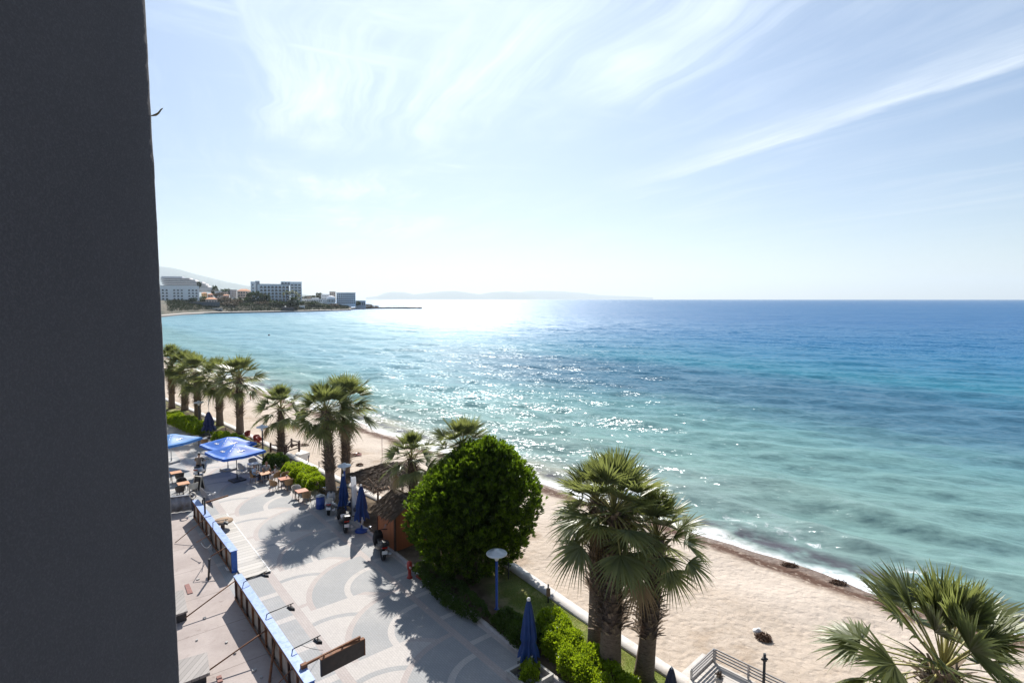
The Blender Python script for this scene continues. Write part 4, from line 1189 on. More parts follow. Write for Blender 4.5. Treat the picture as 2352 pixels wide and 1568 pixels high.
lp('distant street lamp with a white disc shade in front of the far palms', 459, 985, 924, 0.55, M_dark)
def thin_pole(label, base, zt, r, m, cat='pole', name='pole', brackets=()):
    root = thing(name, label, cat, base)
    mb = MB(); mb.tube([(0, 0, 0), (0, 0, zt - base.z)], r, 8); mb.build('shaft', m, root)
    for z in brackets:
        mb = MB(); mb.tube([(-0.13, 0, z - base.z), (0.13, 0, z - base.z)], 0.035, 6); mb.lathe([(0.03, z - base.z - 0.06), (r * 1.7, z - base.z - 0.05), (r * 1.7, z - base.z + 0.05), (0.03, z - base.z + 0.06)], 10); mb.build('bracket', m, root)
    return root
b = G(480, 950); b.z = -1.3
thin_pole('thin grey pole standing on the sand behind the far palms', b, zat(b.y, 906), 0.035, M_metal)
b = G(878, 1054, -1.3)
thin_pole('thin pinkish white pole on the sand left of the hut palm', b, zat(b.y, 1000), 0.03, pm('pinkish_pole', (0.55, 0.40, 0.36), 0.6))
b = G(1751, 1650, -1.35)
thin_pole('dark beach shower pole beside the wooden deck', b, zat(b.y, 1500), 0.055, M_dark, brackets=(zat(b.y, 1513),))

# posts along the low wall
for i, (bx, by, yt, lab) in enumerate(((1168, 1332, 1291, 'thin dark post by the low white wall right of the street lamp'),
        (1259, 1386, 1341, 'dark post carrying a small brown board by the low white wall'),
        (1356, 1450, 1404, 'thin dark post by the wall just left of the near palms'),
        (709, 1064, 1045, 'thin post by the wall above the clipped hedge, left one'),
        (733, 1076, 1059, 'thin post by the wall above the clipped hedge, right one'),
        (519, 997, 981, 'thin post by the wall among the far palms'))):
    bb = G(bx, by); root = thing('post', lab, 'post', bb, 0, 'posts along the low wall')
    mb = MB(); mb.tube([(0, 0, 0), (0, 0, zat(bb.y, yt))], 0.04, 8); mb.build('shaft', M_dark, root)
    if i == 1:
        mb = MB(); mb.box((0, -0.05, zat(bb.y, yt) * 0.62), (0.2, 0.03, 0.42)); mb.build('board', M_wood, root)

# ---- scooters
def ring_wheel(c, r, w, n=22):
    """wheel in the local x-z plane"""
    mb = MB(); vs = []; fs = []
    prof = [(r * 0.62, -w * 0.4), (r * 0.9, -w / 2), (r, -w * 0.2), (r, w * 0.2), (r * 0.9, w / 2), (r * 0.62, w * 0.4)]
    for k in range(n):
        a = 6.2832 * k / n
        for (rr, y) in prof: vs.append((c[0] + rr * math.cos(a), c[1] + y, c[2] + rr * math.sin(a)))
    m = len(prof)
    for k in range(n):
        k2 = (k + 1) % n
        for j in range(m): fs.append((k * m + j, k * m + (j + 1) % m, k2 * m + (j + 1) % m, k2 * m + j))
    mb.add(vs, fs, True)
    return mb
def hull(mb, secs):
    """loft of superellipse sections along x: (x, z_centre, half_width, half_height)"""
    n = 14; vs = []; fs = []
    for (x, zc, w, h) in secs:
        for k in range(n):
            a = 6.2832 * k / n; c, s_ = math.cos(a), math.sin(a)
            vs.append((x, w * math.copysign(abs(c) ** 0.7, c), zc + h * math.copysign(abs(s_) ** 0.7, s_)))
    for i in range(len(secs) - 1):
        for k in range(n):
            k2 = (k + 1) % n; fs.append((i * n + k, i * n + k2, (i + 1) * n + k2, (i + 1) * n + k))
    mb.add(vs, fs, True); b = len(mb.v) - len(vs)
    mb.f.append(tuple(b + k for k in range(n))[::-1]); mb.sm.append(False)
    mb.f.append(tuple(b + (len(secs) - 1) * n + k for k in range(n))); mb.sm.append(False)
def scooter(label, loc, head, bodym, case=False, screen=False, seatm=None, tail=True, group='parked scooters', lean=0.06):
    """local +x is forward"""
    root = thing('scooter', label, 'scooter', loc, head, group); root.rotation_euler = (lean, 0, head); root.scale = (1.3, 1.55, 1.2)
    for x in (0.64, -0.62):
        w = ring_wheel((x, 0, 0.26), 0.26, 0.12).build('wheel', M_tyre, root)
        mb = MB(); 
        for k in range(6):
            a = k * 1.047; mb.bar((x, 0, 0.26), (x + 0.17 * math.cos(a), 0, 0.26 + 0.17 * math.sin(a)), 0.03, 0.04)
        mb.build('rim', M_silver, w)
    mb = MB(); hull(mb, [(-0.88, 0.74, 0.04, 0.03), (-0.80, 0.70, 0.13, 0.10), (-0.55, 0.62, 0.19, 0.17), (-0.2, 0.52, 0.20, 0.20), (0.02, 0.36, 0.17, 0.12), (0.35, 0.30, 0.17, 0.06), (0.45, 0.34, 0.15, 0.08)])
    mb.build('body', bodym, root)
    mb = MB(); hull(mb, [(0.40, 0.36, 0.16, 0.08), (0.47, 0.60, 0.21, 0.24), (0.53, 0.80, 0.18, 0.16), (0.50, 0.95, 0.10, 0.06)])
    hull(mb, [(0.36, 0.53, 0.05, 0.02), (0.5, 0.56, 0.08, 0.03), (0.68, 0.56, 0.09, 0.03), (0.86, 0.48, 0.07, 0.02)])
    mb.build('front_shield', bodym, root)
    mb = MB(); hull(mb, [(-0.78, 0.80, 0.09, 0.03), (-0.62, 0.82, 0.15, 0.06), (-0.3, 0.78, 0.16, 0.06), (0.0, 0.74, 0.12, 0.05), (0.08, 0.72, 0.05, 0.02)]); mb.build('seat', seatm or M_black, root)
    mb = MB(); mb.tube([(0.42, -0.34, 1.02), (0.46, -0.15, 1.03), (0.48, 0, 1.0), (0.46, 0.15, 1.03), (0.42, 0.34, 1.02)], 0.022, 7); mb.tube([(0.48, 0, 1.0), (0.60, 0, 0.55), (0.64, 0, 0.26)], 0.035, 7); mb.build('handlebar', M_black, root)
    for sg in (-1, 1):
        mb = MB(); mb.tube([(0.45, 0.2 * sg, 1.03), (0.46, 0.30 * sg, 1.22)], 0.010, 5); mb.lathe([(0.01, -0.012), (0.07, -0.008), (0.07, 0.008), (0.01, 0.012)], 12, c=(0.46, 0.31 * sg, 1.25)); mb.build('mirror', M_chrome, root)
    mb = MB(); hull(mb, [(0.54, 0.90, 0.09, 0.07), (0.60, 0.89, 0.08, 0.06), (0.63, 0.88, 0.03, 0.03)]); mb.build('headlight', M_lampdisc, root)
    mb = MB(); mb.box((-0.89, 0, 0.72), (0.05, 0.20, 0.07)); mb.build('tail_light', M_red, root)
    mb = MB(); mb.box((-0.93, 0, 0.50), (0.02, 0.20, 0.17)); mb.build('number_plate', M_plate, root)
    mb = MB(); mb.tube([(-0.2, -0.2, 0.25), (-0.55, -0.22, 0.28), (-0.85, -0.22, 0.38)], [0.04, 0.06, 0.06], 8); mb.build('exhaust', M_metal, root)
    if case:
        mb = MB(); mb.box((-0.84, 0, 0.93), (0.34, 0.34, 0.20), taper=0.85); o = mb.build('top_case', M_black, root); bevel_obj(o, 0.05, 3)
    if screen:
        mb = MB(); mb.box((0.56, 0, 1.22), (0.015, 0.40, 0.40), M=Matrix.Rotation(-0.35, 3, 'Y')); o = mb.build('windscreen', M_black, root)
    return root
scooter('white and grey scooter parked under the paired palms beside the blue bin', G(757, 1172), R(103), M_silver, seatm=pm('beige_seat', (0.45, 0.40, 0.33), 0.6))
scooter('black scooter with a pale seat parked in front of the white banner', G(787, 1212), R(118), M_black, seatm=pm('pale_seat', (0.50, 0.46, 0.46), 0.6), case=True)
scooter('large black motorbike with a red tail light and white plate beside the hut', G(872, 1272), R(116), M_black, case=True)
b = G(781, 1200); scooter('dark scooter half hidden behind the black one with the pale seat', b + Vector((0.75, 1.1, 0)), R(120), pm('dark_blue_paint', (0.02, 0.025, 0.05), 0.3))
def bin_():
    bb = G(736, 1167); root = thing('bin', 'dark blue barrel bin at the end of the clipped hedge', 'bin', bb)
    mb = MB(); mb.lathe([(0.27, 0), (0.31, 0.05), (0.31, 0.35), (0.325, 0.37), (0.31, 0.40), (0.30, 0.85), (0.27, 0.9)], 18); mb.build('barrel', M_bluepaint, root)
    mb = MB(); mb.lathe([(0.30, 0.90), (0.31, 0.95), (0.2, 1.0), (0.03, 1.03)], 18); mb.build('lid', M_metal, root)
bin_()
def hydrant():
    bb = G(941, 1326); root = thing('hydrant', 'red fire hydrant with pale outlets at the paving edge under the round tree', 'hydrant', bb)
    mb = MB(); mb.lathe([(0.16, 0), (0.16, 0.05), (0.09, 0.07), (0.09, 0.45), (0.14, 0.50), (0.15, 0.78), (0.12, 0.90), (0.03, 0.95)], 14); mb.build('body', M_redpaint, root)
    for a in (0.4, 2.6, -1.2):
        mb = MB(); d = Vector((math.cos(a), math.sin(a), 0))
        mb.tube([d * 0.08 + Vector((0, 0, 0.66)), d * 0.24 + Vector((0, 0, 0.64))], 0.055, 8); mb.build('outlet', pm('pale_metal', (0.55, 0.45, 0.42), 0.4), root)
hydrant()
def red_valve():
    bb = G(951, 1326) + Vector((0.15, -0.05, 0)); root = thing('hose_pipe', 'short red and white pipe end lying beside the red hydrant', 'pipe', bb)
    mb = MB(); mb.tube([(0, 0, 0.12), (0.3, -0.25, 0.10)], 0.07, 8); mb.build('pipe', M_redpaint, root)
    mb = MB(); mb.tube([(0.0, 0.03, 0.28), (0.22, -0.12, 0.26)], 0.05, 8); mb.build('coupling', M_plate, root)
red_valve()

# ---- hut and thatched shelter
def planks(name, col, axis, scale):
    m, t, b = new_mat(name)
    v = coord(t); x, y, z = t.sep(v)
    a = {'x': x, 'y': y, 'z': z}[axis]
    g = t.math('FRACT', t.math('MULTIPLY', a, scale)); gap = t.math('LESS_THAN', g, 0.06)
    idn = t.math('FLOOR', t.math('MULTIPLY', a, scale))
    wn = t.node('ShaderNodeTexWhiteNoise', noise_dimensions='1D'); t.link(idn, wn.inputs['W'])
    n = t.noise(t.vmath('MULTIPLY', v, (8, 8, 1.2) if axis != 'z' else (1.2, 1.2, 8)), 2.0, 6, 0.6)
    c = t.mix(t.math('ADD', t.math('MULTIPLY', wn.outputs[0], 0.5), t.math('MULTIPLY', n, 0.5)), tuple(q * 0.72 for q in col), tuple(q * 1.25 for q in col))
    c = t.mix(gap, c, tuple(q * 0.2 for q in col))
    t.link(c, b.inputs['Base Color']); b.inputs['Roughness'].default_value = 0.6
    bn = t.node('ShaderNodeBump'); bn.inputs['Strength'].default_value = 0.5; bn.inputs['Distance'].default_value = 0.02
    t.link(t.math('SUBTRACT', 1.0, gap), bn.inputs['Height']); t.link(bn.outputs[0], b.inputs['Normal'])
    return m
M_hutx = planks('hut_boards_long', (0.34, 0.105, 0.032), 'x', 9.0); M_huty = planks('hut_boards_end', (0.30, 0.090, 0.028), 'y', 9.0)
M_thatch = leaf_mat('thatch', (0.065, 0.050, 0.040), (0.19, 0.145, 0.11), 0.06, (0.2, 0.15, 0.1), rough=0.95)
M_thatchbase = pm('thatch_underlay', (0.13, 0.10, 0.075), 0.95, 0.35, 20, 0.8)
def thatch(name, parent, planes, seed, dens=420, L=0.42):
    """planes: list of 4 corner tuples (eave0, eave1, ridge1, ridge0); fills each slope with hanging straw"""
    rng = np.random.default_rng(seed); mb = MB()
    for e0, e1, r1, r0 in planes:
        e0, e1, r1, r0 = map(Vector, (e0, e1, r1, r0))
        nrm = (e1 - e0).cross(r0 - e0)
        if nrm.length < 1e-6: nrm = (e1 - e0).cross(r1 - e0)
        nrm.normalize(); nrm = nrm if nrm.z > 0 else -nrm; dn = nrm * -0.12
        mb.add([e0, e1, r1, r0, e0 + dn, e1 + dn, r1 + dn, r0 + dn], [(0, 1, 2, 3), (4, 7, 6, 5), (0, 4, 5, 1), (1, 5, 6, 2), (2, 6, 7, 3), (3, 7, 4, 0)])
    base = mb.build(name, M_thatchbase, parent)
    P = []; D = []; N = []
    for e0, e1, r1, r0 in planes:
        e0, e1, r1, r0 = [np.array(q, float) for q in (e0, e1, r1, r0)]
        area = np.linalg.norm(np.cross(e1 - e0, (r0 + r1) / 2 - e0)); n = int(area * dens)
        u = rng.random(n); v = rng.random(n) ** 1.15
        a = e0 + (e1 - e0) * u[:, None]; c = r0 + (r1 - r0) * u[:, None]
        P.append(a + (c - a) * v[:, None] + np.array([0, 0, 0.02])); dd = unit(a - c)
        D.append(dd + rng.normal(0, 0.16, (n, 3)) + np.array([0, 0, 0.06]))
    P = np.concatenate(P); D = np.concatenate(D)
    Ls = rng.uniform(0.6, 1.2, len(P)) * L
    V, Fq = leaf_quads(P, D, Ls, Ls * 0.10, rng, 0.12)
    link_mesh('straw', np_mesh('straw', V, Fq), M_thatch, base)
    return base
def hut():
    a = G(869, 1243); c = G(908, 1269); r = G(937, 1266)
    ax = (a - c); ax.z = 0; Ls = ax.length; ax.normalize(); ay = Vector((ax.y, -ax.x, 0))   # ax along +s, ay towards the sea
    if ay.x < 0: ay = -ay
    rz = math.atan2(ax.y, ax.x); root = thing('hut', 'small brown boarded hut with a thatched roof beside the round tree', 'hut', c, rz)
    Wd = 2.3; h = zat(c.y, 1186); Lx = max(Ls, 2.1)
    sgn = 1 if (Matrix.Rotation(-rz, 3, 'Z') @ ay).y > 0 else -1
    mb = MB(); mb.box((Lx / 2, 0.03 * sgn, h / 2), (Lx, 0.06, h)); mb.build('side_wall', M_hutx, root)
    mb = MB(); mb.box((Lx / 2, (Wd - 0.03) * sgn, h / 2), (Lx, 0.06, h)); mb.build('side_wall', M_hutx, root)
    for x in (0.03, Lx - 0.03):
        mb = MB(); hw = Wd - 0.126
        mb.box((x, Wd / 2 * sgn, h / 2), (0.06, hw, h)); mb.add([(x - 0.028, 0.07 * sgn, h - 0.003), (x + 0.028, 0.07 * sgn, h - 0.003), (x + 0.028, (Wd - 0.07) * sgn, h - 0.003), (x - 0.028, (Wd - 0.07) * sgn, h - 0.003), (x - 0.028, Wd / 2 * sgn, h + 0.75), (x + 0.028, Wd / 2 * sgn, h + 0.75)], [(0, 1, 5, 4), (1, 2, 5), (2, 3, 4, 5), (3, 0, 4), (0, 3, 2, 1)])
        mb.build('end_wall', M_huty, root)
    for x in (0.0, Lx):
        for y in (0.0, Wd * sgn):
            mb = MB(); mb.box((x, y, h / 2), (0.10, 0.10, h - 0.004)); mb.build('corner_post', M_darkwood, root)
    o = 0.22; ez = h + 0.0; rzv = h + 0.85
    e = [(-o, -o * sgn, ez), (Lx + o, -o * sgn, ez), (Lx + o, (Wd + o) * sgn, ez), (-o, (Wd + o) * sgn, ez)]
    r0 = (-o * 0.6, Wd / 2 * sgn, rzv); r1 = (Lx + o * 0.6, Wd / 2 * sgn, rzv)
    thatch('roof', root, [(e[0], e[1], r1, r0), (e[3], e[2], r1, r0)], 4)
hut()
def shelter():
    l = G(798, 1090, 2.35); f = G(862, 1128, 2.35); c = f
    ax = (l - f); ax.z = 0; Ls = 3.8; ax.normalize(); rz = math.atan2(ax.y, ax.x)
    ay = Vector((-ax.y, ax.x, 0)); sgn = 1 if ay.x > 0 else -1
    Ls = (l - f).length; Wd = 4.6
    base = Vector((f.x, f.y, 0)); root = thing('thatched_shelter', 'brown thatched shelter on wooden posts between the paired palms and the hut', 'shelter', base, rz)
    ez = 2.35; top = 3.1
    E = [(0, 0, ez), (Ls, 0, ez), (Ls, Wd * sgn, ez), (0, Wd * sgn, ez)]
    r0 = (Ls * 0.35, Wd * 0.5 * sgn, top); r1 = (Ls * 0.65, Wd * 0.5 * sgn, top)
    thatch('roof', root, [(E[0], E[1], r1, r0), (E[3], E[2], r1, r0), (E[1], E[2], r1, r1), (E[3], E[0], r0, r0)], 6, 300, 0.45)
    for x in (0.35, Ls - 0.35):
        for y in (0.35, Wd - 0.35):
            mb = MB(); mb.tube([(x, y * sgn, -0.1), (x, y * sgn, ez + 0.15)], 0.07, 8); mb.build('post', M_darkwood, root)
    for y in (0.35, Wd - 0.35):
        mb = MB(); mb.tube([(0.1, y * sgn, ez - 0.02), (Ls - 0.1, y * sgn, ez - 0.02)], 0.05, 6); mb.build('beam', M_darkwood, root)
    mb = MB(); rng = random.Random(3)
    for k in range(26):
        p = Vector((rng.uniform(-0.3, 1.2), rng.uniform(-0.3, 1.4) * sgn, ez + rng.uniform(-0.35, 0.15))); d = Vector((rng.uniform(-1, 1), rng.uniform(-1, 1), rng.uniform(-0.3, 0.4))) * 0.9
        mb.tube([p, p + d * 0.5 + Vector((0, 0, 0.1)), p + d], [0.025, 0.02, 0.008], 5)
    mb.build('dry_branches', pm('dry_branch', (0.30, 0.19, 0.12), 0.9, 0.3), root)
shelter()

# ---- wooden railings
def railing(name, label, pts, tops, cross=False):
    b0 = pts[0].copy(); root = thing(name, label, 'railing', b0)
    for p, t in zip(pts, tops):
        mb = MB(); q = p - b0; mb.box((q.x, q.y, (t) / 2 + q.z), (0.14, 0.14, t)); mb.build('post', M_darkwood, root)
    for i in range(len(pts) - 1):
        for f in (0.82, 0.42):
            mb = MB(); a = pts[i] - b0 + Vector((0, 0, tops[i] * f)); c = pts[i + 1] - b0 + Vector((0, 0, tops[i + 1] * f))
            mb.bar(a, c, 0.06, 0.10); mb.build('rail', M_darkwood, root)
        if cross:
            mb = MB(); mb.bar(pts[i] - b0 + Vector((0.05, 0, 0.1)), pts[i + 1] - b0 + Vector((0.05, 0, tops[i + 1] * 0.8)), 0.05, 0.09); mb.build('brace', M_darkwood, root)
railing('railing', 'dark wooden railing passing behind the short palm to the beach', [G(622, 1038), G(655, 1047), G(687, 1037)], [0.95, 1.0, 1.0])
railing('railing', 'second dark wooden railing with a slanting brace beside the beach steps', [G(658, 1043), G(670, 1028), G(688, 1034)], [0.95, 0.95, 1.0], True)
def ramp():
    q = [G(672, 1050), G(690, 1046), G(712, 1040, -0.9), G(690, 1034, -0.9)]
    mb = MB(); P = [tuple(p) for p in q]; mb.add([(x, y, z + 0.09) for x, y, z in P] + [(x, y, z - 0.6) for x, y, z in P], [(0, 1, 2, 3), (4, 7, 6, 5), (0, 4, 5, 1), (1, 5, 6, 2), (2, 6, 7, 3), (3, 7, 4, 0)])
    tag(mb.build('ramp', M_wwall), 'pale concrete ramp leading from the railing down to the sand', 'ramp')
ramp()
# ------------------------------------------------------------------ CAFE FURNITURE
def make_chair(label, wm, legm):
    t = thing('wicker_chair', label, 'chair')
    mb = MB(); mb.lathe([(0.20, 0.40), (0.25, 0.42), (0.255, 0.455), (0.24, 0.47), (0.02, 0.475)], 18); mb.build('seat', wm, t)
    # rounded shell back: open to +x (the front)
    n = 17; V = []; Fq = []; rows = 6
    for side, off in ((0, 0.0), (1, 0.03)):
        for i in range(rows):
            f = i / (rows - 1)
            for k in range(n):
                a = math.pi + R(-105 + 210 * k / (n - 1)); e = abs(k - (n - 1) / 2) / ((n - 1) / 2)
                top = 0.90 - 0.24 * e ** 3; z = 0.44 + (top - 0.44) * f
                r = 0.27 + 0.05 * f + off
                V.append((r * math.cos(a), r * 0.98 * math.sin(a), z))
    N = rows * n
    for i in range(rows - 1):
        for k in range(n - 1):
            a = i * n + k; Fq.append((a, a + n, a + n + 1, a + 1)); Fq.append((N + a, N + a + 1, N + a + n + 1, N + a + n))
    for k in range(n - 1):
        a = (rows - 1) * n + k; Fq.append((a, N + a, N + a + 1, a + 1))
    link_mesh('backrest', np_mesh('backrest', V, Fq, True), wm, t)
    mb = MB(); pts = []
    for k in range(n):
        a = math.pi + R(-108 + 216 * k / (n - 1)); e = abs(k - (n - 1) / 2) / ((n - 1) / 2)
        pts.append((0.335 * math.cos(a), 0.33 * math.sin(a), 0.905 - 0.24 * e ** 3))
    mb.tube(pts, 0.022, 7); mb.build('arm_rim', legm, t)
    for sx, sy in ((1, 1), (1, -1), (-1, 1), (-1, -1)):
        mb = MB(); mb.tube([(0.24 * sx, 0.22 * sy, 0), (0.19 * sx, 0.18 * sy, 0.43)], 0.02, 6); mb.build('leg', legm, t)
    return t
def make_table(label, topm, sz=0.8, legm=None):
    t = thing('cafe_table', label, 'table')
    mb = MB(); mb.box((0, 0, 0.735), (sz, sz, 0.035)); o = mb.build('table_top', topm, t); bevel_obj(o, 0.008)
    for sg in (-1, 1):
        mb = MB(); mb.box((sg * (sz / 2 - 0.06), 0, 0.675), (0.02, sz - 0.175, 0.07)); mb.build('apron', legm or M_darkwood, t)
        mb = MB(); mb.box((0, sg * (sz / 2 - 0.06), 0.675), (sz - 0.175, 0.02, 0.07)); mb.build('apron', legm or M_darkwood, t)
    for sx, sy in ((1, 1), (1, -1), (-1, 1), (-1, -1)):
        mb = MB(); mb.box(((sz / 2 - 0.06) * sx, (sz / 2 - 0.06) * sy, 0.355), (0.05, 0.05, 0.71)); mb.build('leg', legm or M_darkwood, t)
    return t
CH = {}
def chair(kind, p, rz, label, group='cafe chairs on the promenade'):
    if kind not in CH:
        wm, lm = {'brown': (M_wicker, M_wicker), 'pale': (M_wickerpale, M_wickerpale), 'dark': (pm('dark_rattan', (0.045, 0.032, 0.028), 0.6, 0.3, 30, 0.4), M_dark),
                  'red': (M_redpaint, M_redpaint)}[kind]
        CH[kind] = make_chair(label, wm, lm); o = CH[kind]
    else: o = copy_tree(CH[kind])
    o.location = p; o.rotation_euler = (0, 0, rz); tag(o, label, 'chair', group)
    return o
TB = {}
def table(kind, p, rz, label, group='cafe tables on the promenade'):
    if kind not in TB:
        TB[kind] = make_table(label, {'terr': M_terr, 'orange': M_orange, 'white': M_white}[kind])
        o = TB[kind]
    else: o = copy_tree(TB[kind])
    o.location = p; o.rotation_euler = (0, 0, rz); tag(o, label, 'table', group)
    return o
def TG(x, y): return G(x, y, 0.74) * 1.0
def tpos(x, y):
    p = G(x, y, 0.74); p.z = 0; return p
es = Vector((DX, DY, 0)); en = Vector((DY, -DX, 0))
T1 = tpos(693, 1126); table('terr', T1, PANG, 'terracotta cafe table standing alone nearest the clipped hedge')
chair('pale', T1 + es * 0.75 - en * 0.15, PANG + math.pi, 'pale wicker chair behind the lone terracotta table')
chair('brown', T1 - es * 0.75 + en * 0.1, PANG, 'brown wicker chair in front of the lone terracotta table')
T2 = tpos(653, 1098); table('terr', T2, PANG, 'terracotta cafe table with a white cup next to the hedge, second in the row')
chair('brown', T2 - en * 0.85 - es * 0.2, PANG - math.pi / 2 + 0.25, 'brown wicker chair on the paving side of the table with the white cup')
chair('brown', T2 - es * 0.78 + en * 0.1, PANG + 0.1, 'brown wicker chair between the two terracotta tables')
chair('brown', T2 + es * 0.8 + en * 0.35, PANG + math.pi - 0.3, 'brown wicker chair against the hedge behind the table with the white cup')
T3 = tpos(609, 1086); table('orange', T3, PANG, 'orange topped table where the three guests are sitting')
cA = T3 + es * 0.55 - en * 0.72; cB = T3 + es * 0.85 + en * 0.35; cC = T3 - es * 0.55 + en * 0.70
chair('brown', cA, PANG - 2.3, 'brown wicker chair under the guest in the light blue shirt')
chair('brown', cB, PANG - 2.9, 'brown wicker chair under the guest in the grey shirt')
chair('brown', cC, PANG + 0.9, 'brown wicker chair under the dark haired guest in white')
T4 = tpos(581, 1064); table('white', T4, PANG, 'white topped table in the shade of the nearest open parasol')
chair('pale', T4 - en * 0.85 + es * 0.15, PANG - math.pi / 2, 'grey white high backed chair left of the white table')
chair('pale', T4 + es * 0.9 + en * 0.2, PANG + math.pi, 'pale wicker chair behind the white table')
T5 = tpos(404, 1084); table('orange', T5, PANG, 'orange table next to the dark wall edge with dark chairs')
chair('dark', T5 - es * 0.75 + en * 0.15, PANG, 'dark rattan chair in front of the orange table by the dark wall')
T6 = tpos(421, 1109); table('orange', T6, PANG, 'orange table left of the menu board')
chair('dark', T6 + es * 0.75, PANG + math.pi, 'dark rattan chair behind the table left of the menu board')
chair('pale', T6 - es * 0.8 + en * 0.55, PANG + 0.2, 'white chair with a dark bar near the corrugated gate')
chair('dark', T6 - es * 0.9 - en * 0.35, PANG, 'dark rattan chair in front of the table left of the menu board')
chair('dark', T6 + en * 0.85, PANG + math.pi / 2, 'dark rattan chair directly beside the menu board')
T7 = tpos(466, 1007); table('white', T7, PANG, 'white table far back between two open parasols')
chair('pale', T7 + es * 0.9 - en * 0.5, PANG + math.pi, 'grey white chair far back beside the white table')
chair('brown', T7 - es * 0.8, PANG, 'brown wicker chair far back in front of the white table')
for i, (x, y, lab) in enumerate(((568, 1009, 'red chair behind the second open parasol, left one'), (590, 1019, 'red chair behind the second open parasol near the lamp'), (597, 1023, 'red chair right beside the dark street lamp'))):
    chair('red', G(x, y), PANG + 2 + i, lab, 'red chairs by the wall')
def cup():
    mb = MB(); mb.lathe([(0.02, 0), (0.045, 0.01), (0.06, 0.10), (0.055, 0.16), (0.02, 0.17)], 12)
    o = mb.build('cup', M_white); o.location = T2 + en * 0.22 + es * 0.1 + Vector((0, 0, 0.7525)); tag(o, 'white cup on the second terracotta table by the hedge', 'cup')
cup()
def menu_board():
    p = G(457, 1123); root = thing('menu_board', 'dark menu board with a pale frame standing on the promenade by the tables', 'menu board', p, R(-15))
    for sg in (1, -1):
        M = Matrix.Rotation(0.2 * sg, 3, 'X')
        mb = MB(); mb.box((0, 0.14 * sg, 0.52), (0.62, 0.025, 1.0), M=M); pn = mb.build('panel', pm('chalkboard', (0.018, 0.020, 0.026), 0.6, 0.3, 6), root)
        mb = MB()
        for x in (-0.33, 0.33): mb.box((x, 0.14 * sg, 0.52), (0.05, 0.04, 1.08), M=M)
        mb.box((0, 0.14 * sg - 0.108 * sg, 1.045), (0.61, 0.04, 0.05), M=M)
        mb.build('frame', M_wickerpale, pn)
menu_board()

# ------------------------------------------------------------------ PEOPLE
M_skin = pm('skin', (0.42, 0.24, 0.16), 0.5, 0.08, 5)
M_skintan = pm('tanned_skin', (0.27, 0.125, 0.075), 0.45, 0.08, 5)
M_hairdk = pm('dark_hair', (0.012, 0.009, 0.008), 0.5, 0.3, 20)
M_hairbr = pm('grey_brown_hair', (0.20, 0.10, 0.06), 0.6, 0.3, 20)
def skin_mesh(name, J, E, root=0, levels=2):
    """J: list of (point, radius); E: edges -> evaluated skinned surface"""
    me = bpy.data.meshes.new(name); me.from_pydata([tuple(p) for p, r in J], E, [])
    o = bpy.data.objects.new(name + '_tmp', me); COL.objects.link(o)
    md = o.modifiers.new('skin', 'SKIN'); md.use_smooth_shade = True
    for i, (p, r) in enumerate(J):
        sv = me.skin_vertices[0].data[i]; sv.radius = (r, r) if not isinstance(r, tuple) else r; sv.use_root = (i == root)
    sb = o.modifiers.new('sub', 'SUBSURF'); sb.levels = levels; sb.render_levels = levels
    dg = bpy.context.evaluated_depsgraph_get(); dg.update()
    out = bpy.data.meshes.new_from_object(o.evaluated_get(dg))
    bpy.data.objects.remove(o); out.name = name
    return out
def lerp(a, b, t): return Vector(a) * (1 - t) + Vector(b) * t
